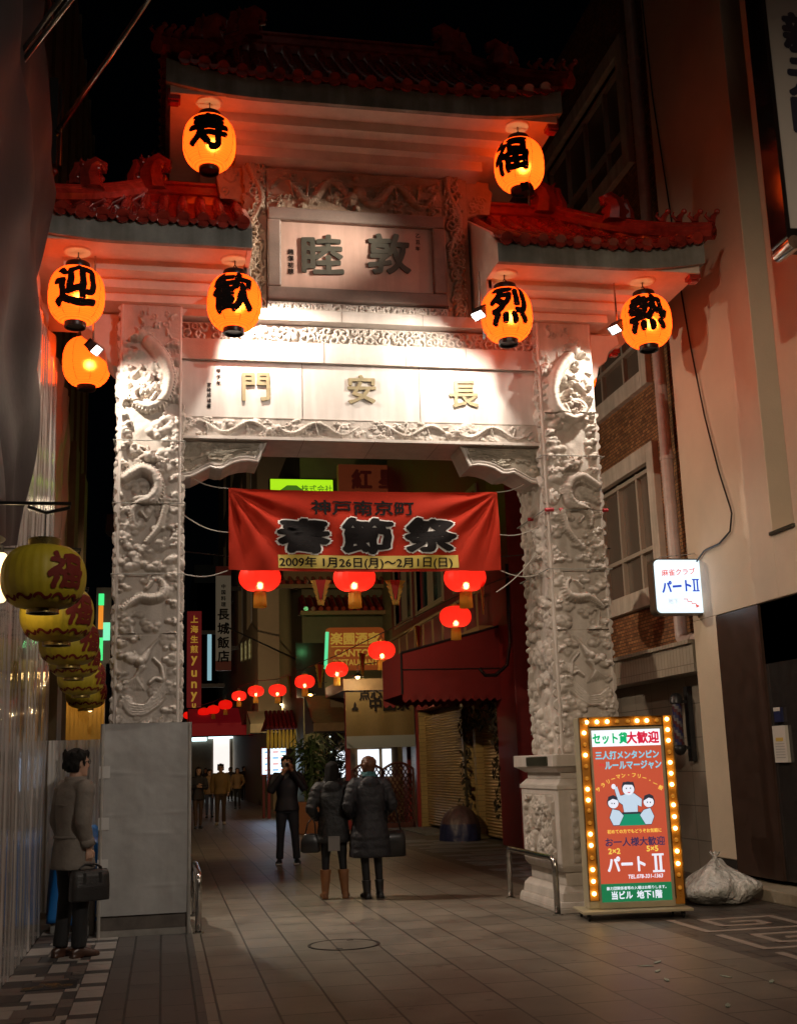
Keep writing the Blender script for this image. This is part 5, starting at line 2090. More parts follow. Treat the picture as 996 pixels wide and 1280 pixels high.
# drainpipe with elbow
b = MB()
x = 6.84
b.tube([(x, 14.75, 14.0), (x, 14.75, 3.22), (x, 14.74, 3.12), (x, 14.68, 3.06), (x, 14.55, 3.05), (x, 14.12, 3.05)], 0.085, 16)
for z in (11.8, 8.5, 5.6, 3.9):
    b.tube([(x, 14.75, z), (x, 14.75, z + .05)], 0.097, 16)
b.tube([(x, 14.4, 3.05), (x, 14.33, 3.05)], 0.098, 16)
tag(b.build('drainpipe', mat('pinkish_pvc', (0.60, 0.49, 0.46), 0.45, var=.2, stain=.15), smooth=True, auto=.6), 'pale round drainpipe bending at its foot beside the brown tiled wall', 'pipe')
# barber pole
q = at_x(847, 905, 6.84)
bp_ = thing('barber_pole', 'dark barber pole bracketed to the wall above the lit sign', 'barber pole', q)
b = MB()
n, mm = 20, 14
rings = []
for j in range(mm + 1):
    th = np.arange(n) / n * 2 * PI
    rings.append(np.stack([q[0] + .065 * np.cos(th), q[1] + .065 * np.sin(th), np.full(n, q[2] - .28 + j * .04)], 1))
v = np.concatenate(rings)
for k in range(3):
    fs = [(j * n + i, j * n + (i + 1) % n, (j + 1) * n + (i + 1) % n, (j + 1) * n + i) for j in range(mm) for i in range(n) if ((i + 2 * j) // 3) % 3 == k]
    b.add(v, fs, k)
b.build('striped_tube', [mat('bp_white', (.14, .14, .16), .3), mat('bp_blue', (.02, .025, .10), .3), mat('bp_red', (.08, .012, .02), .3)], bp_, smooth=True)
b = MB()
b.lathe([(.001, .42), (.05, .41), (.085, .36), (.09, .28), (.09, .275), (.001, .275)], 18, (q[0], q[1], q[2]))
b.lathe([(.001, -.42), (.05, -.40), (.085, -.35), (.09, -.285), (.001, -.28)], 18, (q[0], q[1], q[2]))
b.build('cap', M_DARKMETAL, bp_, smooth=True)
b = MB()
for z in (.3, -.32):
    b.box(q[0] + .05, 7.05, q[1] - .02, q[1] + .02, q[2] + z - .02, q[2] + z + .02)
b.box(6.98, 7.05, q[1] - .06, q[1] + .06, q[2] - .5, q[2] + .5)
b.build('wall_bracket', M_DARKMETAL, bp_)

# ---- dark red restaurant building
M_RED = mat('dark_red_wall', (0.17, 0.014, 0.018), 0.55, var=.25, scale=1.5, bump=.1, bscale=20)
M_REDTRIM = mat('red_trim', (0.24, 0.022, 0.022), 0.45, var=.2)
M_OCHRE = mat('ochre_render', (0.30, 0.20, 0.085), 0.6, var=.25, scale=2)
rb = bld('red_building', 'dark red restaurant building with shutters beyond the gate', (9, 26, 0))
RX = 6.42
b = MB()
wall_x(b, RX, 21.02, 33.0, 2.9, 14.0, [(23.3, 25.4, 5.4, 7.2), (26.6, 29.5, 5.4, 7.2), (30.2, 32.4, 5.4, 7.2)], .3)
b.box(RX + .3, 13, 21.02, 33.0, 2.9, 14.0)
b.box(RX + .45, 13, 21.02, 33.0, 0, 2.899)
b.build('wall', M_RED, rb)
b = MB()
b.box(RX - .06, RX + .5, 21.0, 22.3, 0.0, 14.0)
b.build('column', M_REDTRIM, rb, bevel=.02)
b = MB()
b.box(RX - .03, RX + .46, 31.3, 31.9, 0.0, 2.9)
b.build('column', M_REDTRIM, rb, bevel=.02)
for a, c, d, e in ((23.3, 25.4, 5.4, 7.2), (26.6, 29.5, 5.4, 7.2), (30.2, 32.4, 5.4, 7.2)):
    b = MB()
    for y0_, y1_, z0_, z1_ in ((a - .1, c + .1, e, e + .12), (a - .1, c + .1, d - .12, d), (a - .1, a, d, e), (c, c + .1, d, e), ((a + c) / 2 - .04, (a + c) / 2 + .04, d, e)):
        b.box(RX - .04, RX + .1, y0_, y1_, z0_, z1_)
    wf = b.build('window', mat('tan_frame', (.24, .19, .12), .5), rb)
    b = MB()
    b.box(RX + .15, RX + .17, a, c, d, e)
    b.build('pane', mat('teal_glass', (.01, .05, .05), .15, spec=.6), wf)
b = MB()
b.box(RX - .34, RX, 22.31, 33.0, 3.98, 4.20)
for k in range(11):
    y = 22.5 + k
    b.box(RX - .32, RX - .28, y, y + .04, 4.2, 4.85)
b.box(RX - .35, RX - .27, 22.4, 33.0, 4.86, 4.92)
b.build('balcony_rail', M_OCHRE, rb)
b = MB()
for a, c in ((22.4, 24.4), (25.6, 30.0)):
    n = 44
    zz = np.linspace(0.05, 2.75, n)
    for j in range(n - 1):
        z0_, z1_ = zz[j], zz[j + 1]
        b.add([(RX + .22, a, z0_), (RX + .22, c, z0_), (RX + .195, c, (z0_ + z1_) / 2), (RX + .195, a, (z0_ + z1_) / 2), (RX + .22, c, z1_), (RX + .22, a, z1_)], [(0, 1, 2, 3), (3, 2, 4, 5)])
b.build('roller_shutter', mat('ochre_shutter', (0.34, 0.235, 0.10), 0.4, metal=.3, var=.2), rb)
b = MB()
for a, c in ((24.4, 24.6), (25.3, 25.6), (30.0, 31.2)):
    b = MB()
    b.box(RX + .05, RX + .44, a, c, 0.0, 2.88)
    b.build('pilaster', brick_mat('ochre_tile', (.34, .25, .10), (.29, .21, .085), (.14, .1, .05), 1, .22, .11, .006, .4, .3, 'YZ', 0.0, var=.2), rb)
# leafy dark frame of the closed stall between the shutters: a dead vine
b = MB()
for k in range(420):
    y = rr.choice([rr.gauss(24.95, .22), rr.gauss(22.45, .1)])
    z = rr.uniform(0.2, 2.7) if y > 24 else rr.uniform(.5, 2.5)
    if rr.random() < .35:
        y, z = rr.uniform(22.4, 25.2), rr.uniform(2.2, 2.75)
    c = np.array((RX - rr.uniform(-.02, .12), y, z))
    a = rr.uniform(0, 6.28)
    u = nrm((rr.gauss(0, .4), math.cos(a), math.sin(a)))
    v = nrm(np.cross(u, (rr.gauss(0, 1), rr.gauss(0, 1), rr.gauss(0, 1))))
    s = rr.uniform(.05, .1)
    b.add([c - u * s, c + v * s * .4, c + u * s, c - v * s * .4], [(0, 1, 2, 3)])
b.tube([(RX - .05, 24.95, 0), (RX - .06, 24.9, 1.3), (RX - .05, 25.0, 2.7)], .03, 6)
tag(b.build('dry_vine', mat('dark_leaf', (0.035, 0.028, 0.014), .7, var=.4)), 'dark dry leafy vine framing the narrow shutter of the red building', 'plant')
# awning, seen from its near end
aw = thing('red_awning', 'dark red canvas awning with scalloped valance beside the red column', 'awning', (5.4, 22.3, 2.7))
AX0, AX1, AY0, AY1 = 4.42, 6.38, 21.9, 23.9
b = MB()
zt1, zt0, zb = 4.14, 3.64, 2.86
for y in (AY0, AY1):
    b.add([(AX0, y, zb), (AX1, y, zb), (AX1, y, zt1), (AX0, y, zt0)], [(0, 1, 2, 3)])
    xs = np.linspace(AX0, AX1, 53)
    k = np.arange(53)
    zlo = zb - .10 - .055 * np.abs(np.sin(k * PI / 4 + .5)) * (k % 4 != 0)
    b.rings([[(x, y, zb) for x in xs], [(x, y + .006 * math.sin(i), z) for i, (x, z) in enumerate(zip(xs, zlo))]], 0, False, False)
b.add([(AX0, AY0, zt0), (AX0, AY1, zt0), (AX1, AY1, zt1), (AX1, AY0, zt1)], [(0, 3, 2, 1)])
b.add([(AX0, AY0, zb), (AX0, AY1, zb), (AX0, AY1, zt0), (AX0, AY0, zt0)], [(0, 3, 2, 1)])
b.build('canvas', mat('awning_canvas', (0.19, 0.014, 0.016), 0.7, var=.2, scale=2, bump=.15, bscale=9), aw)
b = MB()
for (p, r_) in ((((AX0, AY0 - .01, 3.32), (AX1, AY0 - .01, 3.32)), .012), (((AX0, AY0, zt0), (AX1, AY0, zt1)), .025), (((AX0, AY0, zb), (AX0, AY0, zt0)), .02)):
    b.tube(p, r_, 6)
b.build('frame', M_DARKMETAL, aw)
# pipe bend on the red column
b = MB()
pts = [(RX - .10, 20.98, 5.2), (RX - .12, 20.97, 3.7), (RX - .2, 20.96, 3.3), (RX - .42, 20.96, 3.12), (RX - .62, 20.97, 3.12), (RX - .72, 20.97, 3.25)]
b.tube(pts, .035, 8)
tag(b.build('conduit', M_DARKMETAL, smooth=True), 'bent metal conduit pipe on the dark red column', 'pipe')

# ---- neighbour with beige screen and lattice terrace
NYY = 30.0
b = MB()
nx0, nx1 = at(433, 930, NYY)[0], 6.35
nzb, nzt = 2.00, 3.42
xs = np.linspace(nx0, nx1, 40)
zs = np.linspace(nzb, nzt, 14)
P = np.array([[(x, NYY + .02 * math.sin(x * 9) * (1 - (z - nzb) / 1.5), z) for x in xs] for z in zs])
i = np.arange(14 * 40).reshape(14, 40)
b.add(P.reshape(-1, 3), np.stack([i[:-1, :-1], i[:-1, 1:], i[1:, 1:], i[1:, :-1]], -1).reshape(-1, 4).tolist())
scr = thing('canvas_screen', 'ochre canvas weather screen with brush writing hanging over the lattice terrace', 'screen', (5.5, NYY, 2))
b.build('canvas', mat('ochre_canvas', (0.13, 0.09, 0.03), .7, var=.15), scr, smooth=True)
b = MB()
b.text('中国茶', at(487, 880, NYY - .03), X3, Z3, -Y3, .36, .002, .04, 0)
b.text('点心', at(463, 868, NYY - .03), X3, Z3, -Y3, .30, .002, .04, 0)
b.prism([(0, 0), (.16, 0), (.16, .05), (.11, .09), (.11, .16), (.08, .22), (.05, .16), (.05, .09), (0, .05)], at(440, 888, NYY - .03), X3, Z3, -Y3, .01, 0)
b.build('lettering', M_INK, scr)
b = MB()
b.box(nx0, nx1, NYY - .03, NYY - .01, nzb, nzb + .30)
b.build('clear_band', mat('pale_band', (.22, .25, .26), .3), scr)
M_LAT = mat('lattice_wood', (0.075, 0.02, 0.016), .5, var=.3)
tr = thing('lattice_fence', 'dark red wooden lattice fence panels in front of the lit tea shop', 'fence', (5.6, NYY, 0))
for k, (a, c) in enumerate(((4.72, 5.5), (5.52, 6.3))):
    b = MB()
    top = lambda x: 1.45 + .16 * math.sin((x - a) / (c - a) * PI)
    for m_ in range(-14, 20):
        for s in (1, -1):
            x0_ = a + m_ * .11
            pts = []
            for t_ in np.linspace(0, 1.6, 40):
                x = x0_ + s * t_ * .62 + (0 if s > 0 else .5)
                z = .08 + t_
                if a <= x <= c and z <= top(x):
                    pts.append((x, NYY + .15 + s * .012, z))
            if len(pts) > 1:
                b.tube([pts[0], pts[-1]], .016, 4)
    xs = np.linspace(a, c, 16)
    b.tube([(x, NYY + .15, top(x)) for x in xs], .035, 6)
    for x in (a, c):
        b.box(x - .03, x + .03, NYY + .12, NYY + .18, 0, 1.46)
    b.box(a, c, NYY + .12, NYY + .18, 0.0, .12)
    b.build('lattice_panel', M_LAT, tr)
ts_ = bld('tea_shop', 'tea shop with lit interior behind the lattice fence', (7, 32, 0))
b = MB()
b.box(RX + .3, 12, 33.02, 36.0, 0, 9.0)
b.box(4.6, 6.5, 33.1, 33.3, 0, 3.7)
b.box(4.50, 6.4, 29.9, 33.3, 3.45, 3.75)
b.build('wall', mat('dim_plaster', (.22, .15, .08), .6, var=.2), ts_)
b = MB()
for x0_, x1_ in ((4.75, 5.05), (5.35, 5.95), (6.05, 6.3)):
    b.box(x0_, x1_, 33.05, 33.09, 1.25, 2.0)
b.build('lit_window', glow('shop_window', (.85, .92, 1.0), 1.3), ts_)
b = MB()
for x in (4.62, 6.45):
    b.box(x - .06, x + .06, NYY + .1, NYY + .24, 0, 3.45)
b.build('post', M_REDTRIM, ts_)

# ---- restaurant with Chinese eaves and green lit wall
cr = bld('chinese_restaurant', 'Chinese restaurant with small tiled eaves and green lit plaster', (8, 38, 0))
CY = 36.5
p0 = at(378, 800, CY)
cx0 = p0[0]
b = MB()
b.box(cx0, 12, CY, 44, 0, 12.5)
b.build('wall', mat('greenish_plaster', (.20, .19, .10), .7, var=.25, scale=2), cr)
ev = MB()


def eave(m, x0, x1, y, z, dep, n):
    m.frustum((x0, x1, y - dep, y + .2), (x0, x1, y - .05, y + .2), z, z + dep * .6, 0)
    for k in range(n):
        x = x0 + (k + .5) * (x1 - x0) / n
        m.tube([(x, y - dep - .04, z + .06), (x, y, z + dep * .62)], .075, 8, 1)
    m.box(x0 - .05, x1 + .05, y - dep - .02, y - dep + .06, z - .12, z, 2)


e0, e1 = at(408, 775, CY), at(352, 770, CY)
eave(ev, cx0 - .1, cx0 + 5, CY, at(420, 768, CY)[2], .9, 22)
eave(ev, at(346, 735, CY)[0], cx0 + 5, CY, at(400, 735, CY)[2], .8, 24)
ev.build('tiled_eave', [M_RED, M_TILE, M_OCHRE], cr, smooth=False)
b = MB()
zz = at(400, 715, CY)[2]
b.box(at(352, 715, CY)[0], cx0 + 4, CY - .55, CY - .4, zz - .35, zz)
b.box(at(352, 715, CY)[0], cx0 + 4, CY - .55, CY + .3, zz - .40, zz - .35)
b.build('balcony', M_OCHRE, cr)
b = MB()
for k in range(500):
    x = rr.uniform(at(352, 715, CY)[0], cx0 + 2.5)
    c = np.array((x, CY - .45 + rr.gauss(0, .08), zz + abs(rr.gauss(0, .22))))
    u, v = nrm([rr.gauss(0, 1) for _ in range(3)]), nrm([rr.gauss(0, 1) for _ in range(3)])
    s = rr.uniform(.05, .12)
    b.add([c - u * s, c + v * s * .5, c + u * s, c - v * s * .5], [(0, 1, 2, 3)])
M_LEAF = mat('leaf_green', (.03, .06, .018), .6, var=.4)
tag(b.build('balcony_plants', M_LEAF), 'dark leafy plants along the ochre balcony of the Chinese restaurant', 'plants', kind='stuff')
b = MB()
for k in range(7):
    p = at(372 + k * 5, 840, CY)
    b.box(p[0] - .05, p[0] + .08, CY - .03, CY - .002, p[2] - .8, p[2] + .9)
b.build('window', mat('dark_window', (.02, .02, .018), .2), cr)
# signboard
SYY = 34.0
q0, q1 = at(408, 838, SYY), at(480, 784, SYY)
cs_ = thing('restaurant_sign', 'orange signboard lettered 楽園酒家 CANTON RESTAURANT in gold', 'sign', ((q0[0] + q1[0]) / 2, SYY, q0[2]))
b = MB()
b.prism(rrect(q0[0], q1[0], q0[2], q1[2], .12, 2)[::-1], (0, SYY, 0), X3, Z3, Y3, .15)
b.build('board', mat('orange_board', (.42, .10, .02), .5, emit=(.42, .09, .015), estr=.22), cs_)
b = MB()
cxx, hh = (q0[0] + q1[0]) / 2, q1[2] - q0[2]
b.text('楽園酒家', (cxx, SYY, q0[2] + hh * .74), X3, Z3, -Y3, .37, .004, .035, 0)
b.text('CANTON', (cxx, SYY, q0[2] + hh * .40), X3, Z3, -Y3, .29, .004, .03, 0)
b.text('RESTAURANT', (cxx, SYY, q0[2] + hh * .18), X3, Z3, -Y3, .245, .004, .025, 0, sx=.88)
b.box(q0[0] + .15, q1[0] - .15, SYY - .006, SYY - .001, q0[2] + hh * .54, q0[2] + hh * .56)
b.build('lettering', glow('gold_letter', (.62, .36, .05), .42), cs_)
# green neon tube down the sign's left edge
b = MB()
b.tube([at(409, 790, SYY - .1), at(407, 836, SYY - .1)], .05, 8)
tag(b.build('neon_tube', glow('green_neon', (.12, .8, .35), .9)), 'thin green neon tube at the left edge of the orange signboard', 'neon light')
lamp('neon_glow', 'POINT', at(395, 800, SYY + .6), 5, (.25, 1, .35), radius=.1)
bpy.data.objects['neon_glow'].parent = bpy.data.objects['neon_tube']

# ---- roofs and awnings further along on the right
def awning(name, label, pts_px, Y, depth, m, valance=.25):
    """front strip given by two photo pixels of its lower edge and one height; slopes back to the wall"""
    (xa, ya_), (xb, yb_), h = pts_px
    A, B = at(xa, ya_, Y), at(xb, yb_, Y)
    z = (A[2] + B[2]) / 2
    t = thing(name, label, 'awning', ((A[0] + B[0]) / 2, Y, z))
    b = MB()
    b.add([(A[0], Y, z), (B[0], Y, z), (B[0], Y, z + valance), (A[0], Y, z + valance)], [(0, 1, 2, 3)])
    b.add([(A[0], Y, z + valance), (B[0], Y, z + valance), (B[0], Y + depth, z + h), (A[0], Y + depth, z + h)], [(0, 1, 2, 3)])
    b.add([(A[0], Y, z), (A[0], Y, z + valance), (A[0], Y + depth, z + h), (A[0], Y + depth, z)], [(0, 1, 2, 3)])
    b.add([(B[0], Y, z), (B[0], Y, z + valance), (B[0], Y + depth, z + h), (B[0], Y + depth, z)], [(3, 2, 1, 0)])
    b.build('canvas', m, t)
    b = MB()
    b.tube([(A[0], Y, z), (B[0], Y, z)], .03, 6)
    b.tube([(A[0], Y, z + valance), (A[0], Y + depth, z + h)], .025, 6)
    b.build('frame', M_DARKMETAL, t)
    return t


awning('ochre_awning', 'sagging ochre awning left of the canvas screen', ((392, 918), (436, 912), 1.1), 32.0, 2.0, mat('ochre_awning_cloth', (.22, .14, .06), .7, var=.3))
awning('beige_awning', 'pale beige awning in front of the cream building', ((313, 918), (352, 915), .9), 44.0, 2.0, mat('beige_cloth', (.38, .33, .22), .7, var=.2), .35)
awning('crimson_awning', 'long crimson awning over the lit shop far down the street', ((236, 921), (316, 919), 1.4), 56.0, 2.5, mat('crimson_cloth', (.42, .02, .03), .6, emit=(.5, .01, .02), estr=.10), .6)  # faint red glow put into the cloth, which is no lamp
# small Chinese porch roof with yellow tassels
py_ = 38.5
a_, c_ = at(332, 912, py_), at(380, 909, py_)
pt = thing('porch_roof', 'small dark red tiled porch roof fringed with yellow tassels', 'porch', ((a_[0] + c_[0]) / 2, py_, a_[2]))
b = MB()
b.frustum((a_[0], c_[0], py_ - .2, py_ + 2), (a_[0] + .2, c_[0] - .1, py_ + .8, py_ + 2), a_[2], a_[2] + .55)
for k in range(9):
    x = a_[0] + (k + .5) * (c_[0] - a_[0]) / 9
    b.tube([(x, py_ - .25, a_[2] + .05), (x + .02, py_ + .8, a_[2] + .6)], .06, 7)
b.build('tiles', M_RED, pt)
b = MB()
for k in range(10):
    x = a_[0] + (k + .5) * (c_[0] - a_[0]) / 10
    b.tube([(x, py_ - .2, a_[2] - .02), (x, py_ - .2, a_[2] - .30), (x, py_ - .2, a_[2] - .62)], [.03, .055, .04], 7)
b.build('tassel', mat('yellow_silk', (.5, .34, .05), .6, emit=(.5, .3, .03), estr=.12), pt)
b = MB()
for x in (a_[0] + .1, c_[0] - .1):
    b.box(x - .05, x + .05, py_, py_ + .1, 0, a_[2])
b.build('post', M_REDTRIM, pt)
# lit menu board
my = 39.0
a_, c_ = at(328, 968, my), at(357, 935, my)
mb_ = thing('menu_board', 'bright bluish white lit menu board on the pavement', 'sign', ((a_[0] + c_[0]) / 2, my, 0))
b = MB()
b.box(a_[0] - .05, c_[0] + .05, my, my + .2, a_[2] - .05, c_[2] + .05)
for x in (a_[0] + .05, c_[0] - .05):
    b.box(x - .04, x + .04, my + .05, my + .15, 0, a_[2])
b.build('case', M_REDTRIM, mb_)
b = MB()
b.box(a_[0], c_[0], my - .012, my - .001, a_[2], c_[2])
b.build('lit_face', glow('menu_white', (.66, .86, 1.0), 2.0), mb_)
b = MB()
ww, hh = c_[0] - a_[0], c_[2] - a_[2]
for k in range(4):
    for j in range(3):
        x = a_[0] + .08 + j * ww / 3
        z = a_[2] + .1 + k * hh / 4.3
        b.box(x, x + ww / 4, my - .02, my - .013, z, z + hh / 14, (k + j) % 2)
b.build('menu_picture', [glow('menu_pink', (.75, .35, .32), 1.0), glow('menu_blue', (.25, .45, .75), 1.0)], mb_)
lamp('board_glow', 'AREA', ((a_[0] + c_[0]) / 2, my - .1, (a_[2] + c_[2]) / 2), 12, (.50, .68, 1.0), mb_)
bpy.data.objects['board_glow'].data.size = 1.2
bpy.data.objects['board_glow'].rotation_euler = (-PI / 2, 0, 0)
# lit shop front far down and fluorescent strips
ls = bld('lit_shop', 'brightly lit white shop front far down the street', (3.3, 74, 0))
a_, c_ = at(267, 955, 74), at(287, 921, 74)
b = MB()
b.box(at(236, 950, 74)[0], at(300, 950, 74)[0], 74.05, 76, 0, 4.2)
b.build('wall', mat('shop_wall', (.20, .16, .12), .6, var=.2), ls)
b = MB()
b.box(a_[0], c_[0], 73.98, 74.04, 1.1, c_[2])
b.build('lit_front', glow('shop_white', (1.0, .93, .88), 1.0), ls)
b = MB()
p = at(248, 924, 74)
b.box(p[0] - .6, p[0] + .5, 73.9, 74.04, p[2] - .12, p[2] + .1)
p = at(276, 921, 73.9)
b.box(p[0] - .75, p[0] + .75, 73.8, 73.95, p[2] - .1, p[2] + .1)
b.build('strip_light', glow('strip_cyan', (.70, .95, 1.0), 2.6), ls)
lamp('shop_glow', 'AREA', ((a_[0] + c_[0]) / 2, 73.5, 1.6), 5, (1.0, .90, .80), ls)
bpy.data.objects['shop_glow'].data.size = 2.0
bpy.data.objects['shop_glow'].rotation_euler = (-PI / 2, 0, 0)

# ---- cream building and what lies beyond
M_CREAM = mat('cream_wall', (.30, .24, .16), .7, var=.15, scale=.8)
cbx = at(323, 880, 46.0)[0]
cb_ = bld('cream_building', 'cream plastered building with dark windows and a bare side wall', (cbx + 5, 60, 0))
b = MB()
holes = []
for y0_ in (49, 55, 62, 70):
    for z0_ in (7.6, 12.4, 17):
        holes.append((y0_, y0_ + 3.2, z0_, z0_ + 2.9))
wall_x(b, cbx, 46.0, 80.0, 3.6, 23.5, holes, .3)
b.box(cbx + .3, cbx + 14, 46.0, 80.0, 3.6, 23.5)
b.box(cbx + .6, cbx + 14, 46.6, 80.0, 0, 3.6)
b.build('wall', M_CREAM, cb_)
for a, c, d, e in holes:
    b = MB()
    b.box(cbx + .15, cbx + .2, a, c, d, e)
    w = b.build('window', M_GLASSD, cb_)
    b = MB()
    b.box(cbx + .05, cbx + .14, (a + c) / 2 - .06, (a + c) / 2 + .06, d, e)
    b.box(cbx + .05, cbx + .14, a, c, d - .1, d)
    b.build('frame', M_GREY, w)
b = MB()
for k in range(3):
    c = at_x(302 + k * 5, 815 - k * 2, cbx - .06)
    b.text('飯', c, -Y3, Z3, -X3, .9, .0, .03)
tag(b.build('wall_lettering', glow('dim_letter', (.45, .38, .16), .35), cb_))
# dark tall block behind
db = bld('far_block', 'dark tall apartment block rising behind the cream building', (0, 95, 0))
b = MB()
f0, f1 = at(243, 720, 92), at(300, 720, 92)
b.box(f0[0], f1[0] + 8, 92, 110, 0, at(270, 706, 92)[2])
b.box(f0[0] + 1.5, f0[0] + 5, 92.5, 100, 0, at(262, 690, 92)[2])
b.build('wall', mat('blue_grey_wall', (.05, .07, .075), .7, var=.3), db)
b = MB()
for k in range(8):
    for j in range(4):
        c = at(248 + j * 7, 740 + k * 20, 91.95)
        b.box(c[0] - .5, c[0] + .5, 91.9, 91.99, c[2] - .7, c[2] + .7)
b.build('window', M_GLASSD, db)
b = MB()
c = at(262, 820, 88)
b.box(c[0] - .15, c[0] + .15, 87.9, 88, c[2] - 1.8, c[2] + 1.8)
tag(b.build('lit_stairwell', glow('cold_window', (.45, .8, .9), .5)), 'narrow cold blue lit strip between the far signs', 'light')


def vsign(name, label, px0, px1, py0, py1, Y, face, parts, cap=None):
    a, c = at(px0, (py0 + py1) / 2, Y), at(px1, (py0 + py1) / 2, Y)
    zt, zb_ = at((px0 + px1) / 2, py0, Y)[2], at((px0 + px1) / 2, py1, Y)[2]
    t = thing(name, label, 'sign', ((a[0] + c[0]) / 2, Y, zb_))
    b = MB()
    b.box(a[0], c[0], Y, Y + .3, zb_, zt)
    b.build('board', face, t)
    if cap:
        b = MB()
        hgt = (zt - zb_) * .09
        b.box(a[0] - .01, c[0] + .01, Y - .02, Y + .31, zb_ - .002, zb_ + hgt)
        b.box(a[0] - .01, c[0] + .01, Y - .02, Y + .31, zt - hgt, zt + .002)
        b.build('red_end', cap, t)
    b = MB()
    for ch, py, h in parts[0]:
        b.text(ch, ((a[0] + c[0]) / 2, Y - .0, at((px0 + px1) / 2, py, Y)[2]), X3, Z3, -Y3, h * (c[0] - a[0]), .02, .03)
    b.build('lettering', parts[1], t)
    b = MB()
    b.box(c[0] - .05, c[0] + 1.2, Y + .1, Y + .2, zt - 1.2, zt - 1.0)
    b.box(c[0] - .05, c[0] + 1.2, Y + .1, Y + .2, zb_ + 1.0, zb_ + 1.2)
    b.build('wall_arm', M_DARKMETAL, t)
    return t


vsign('banner_sign', 'tall dark red vertical sign with gold letters yunyun', 234, 252, 764, 884, 62, mat('crimson_board', (.20, .012, .016), .5, emit=(.25, .01, .015), estr=.22),
      ([(ch, 774 + k * 12.5, .55) for k, ch in enumerate('上海生煎')] + [('y', 826, .9), ('u', 842, .9), ('n', 856, .9), ('y', 871, .9), ('u', 882, .6)], glow('gilt_far', (.50, .27, .03), .5)))
vsign('white_sign', 'tall white vertical sign 長城飯店 with red ends', 270, 289, 708, 838, 58, mat('white_board', (.42, .39, .33), .6, emit=(.42, .39, .3), estr=.06),
      ([(ch, 733 + k * 7.5, .32) for k, ch in enumerate('中国料理')] + [(ch, 768 + k * 17.5, .8) for k, ch in enumerate('長城飯店')], M_INK), M_REDTRIM)
# signs seen above the banner
SG = 33.2
q0, q1 = at(424, 640, SG), at(511, 582, SG)
t = thing('orange_sign', 'dim orange signboard with red characters 紅星 above the banner', 'sign', ((q0[0] + q1[0]) / 2, SG, q0[2]))
b = MB()
b.box(q0[0], q1[0], SG, SG + .3, q0[2], q1[2])
b.build('board', mat('orange_dim', (.30, .07, .025), .6, var=.15, emit=(.3, .06, .02), estr=.10), t)
b = MB()
b.text('紅', at(452, 599, SG), X3, Z3, -Y3, .62, .01, .045)
b.text('星', at(485, 599, SG), X3, Z3, -Y3, .62, .01, .045)
b.build('lettering', mat('red_letter', (.16, .01, .01), .6), t)
b = MB()
b.box(q1[0], q1[0] + 1.2, SG + .1, SG + .2, q0[2] + .3, q0[2] + .4)
b.box(q1[0], q1[0] + 1.2, SG + .1, SG + .2, q1[2] - .4, q1[2] - .3)
b.build('wall_arm', M_DARKMETAL, t)
SG = 35.6
q0, q1 = at(337, 640, SG), at(417, 599, SG)
t = thing('green_sign', 'bright yellow green lit sign peeping out above the banner', 'sign', ((q0[0] + q1[0]) / 2, SG, q0[2]))
b = MB()
b.box(q0[0], q1[0], SG, SG + .3, q0[2], q1[2])
b.build('case', M_DARKMETAL, t)
b = MB()
b.box(q0[0] + .03, q1[0] - .03, SG - .02, SG - .001, q0[2] + .03, q1[2] - .03)
b.build('lit_face', glow('lime_face', (.42, .82, .012), .95), t)
b = MB()
b.text('株式会社', at(396, 611, SG - .02), X3, Z3, -Y3, .25, .01, .01)
b.prism([(0, 0), (.9, 0), (.6, .22), (.3, .22)], at(347, 615, SG - .03), X3, Z3, -Y3, .01)
b.build('lettering', glow('dark_green_print', (.10, .28, .02), .4), t)
lamp('sign_glow', 'POINT', ((q0[0] + q1[0]) / 2, SG - .5, q1[2] + .6), 4, (.6, 1, .1), t, .2)
b = MB()
b.box(q1[0], q1[0] + .6, SG + .1, SG + .2, q0[2] + .3, q0[2] + .4)
b.build('wall_arm', M_DARKMETAL, t)
# right side, further back: a plain continuation that closes the street
fb = bld('street_end_block', 'dim dark building closing the far end of the street', (1, 120, 0))
b = MB()
b.box(-14, 16, 118, 130, 0, 9)
b.build('wall', mat('dim_block', (.06, .05, .045), .8, var=.3), fb)
# planter with leafy plant
q = at_z(388, 1030)
q = V3(3.05, 26.5, 0)
q = at_z(388, 1042)
tp = thing('potted_plant', 'leafy bamboo like plant in a terracotta planter at the restaurant corner', 'plant', q)
b = MB()
b.frustum((q[0] - .30, q[0] + .30, q[1] - .25, q[1] + .25), (q[0] - .34, q[0] + .34, q[1] - .3, q[1] + .3), 0, .75)
b.build('planter', mat('terracotta', (.22, .085, .03), .7, var=.2), tp, bevel=.02)
b = MB()
for k in range(420):
    h = rr.betavariate(2, 1.3)
    a = rr.uniform(0, 6.28)
    rad = abs(rr.gauss(0, .22)) * (.5 + h)
    c = q + V3(rad * math.cos(a), rad * math.sin(a), .75 + h * 1.55)
    u = nrm((math.cos(a), math.sin(a), rr.gauss(-.4, .5)))
    v = nrm(np.cross(u, (rr.gauss(0, 1), rr.gauss(0, 1), 1)))
    s = rr.uniform(.08, .17)
    b.add([c - u * s, c + v * s * .22, c + u * s, c - v * s * .22], [(0, 1, 2, 3)])
for k in range(9):
    a = rr.uniform(0, 6.28)
    b.tube([q + V3(.08 * math.cos(a), .08 * math.sin(a), .7), q + V3(.2 * math.cos(a), .2 * math.sin(a), 1.6), q + V3(.4 * math.cos(a), .4 * math.sin(a), 2.4)], [.018, .014, .006], 5)
b.build('foliage', mat('fresh_leaf', (.035, .07, .014), .55, var=.4), tp)
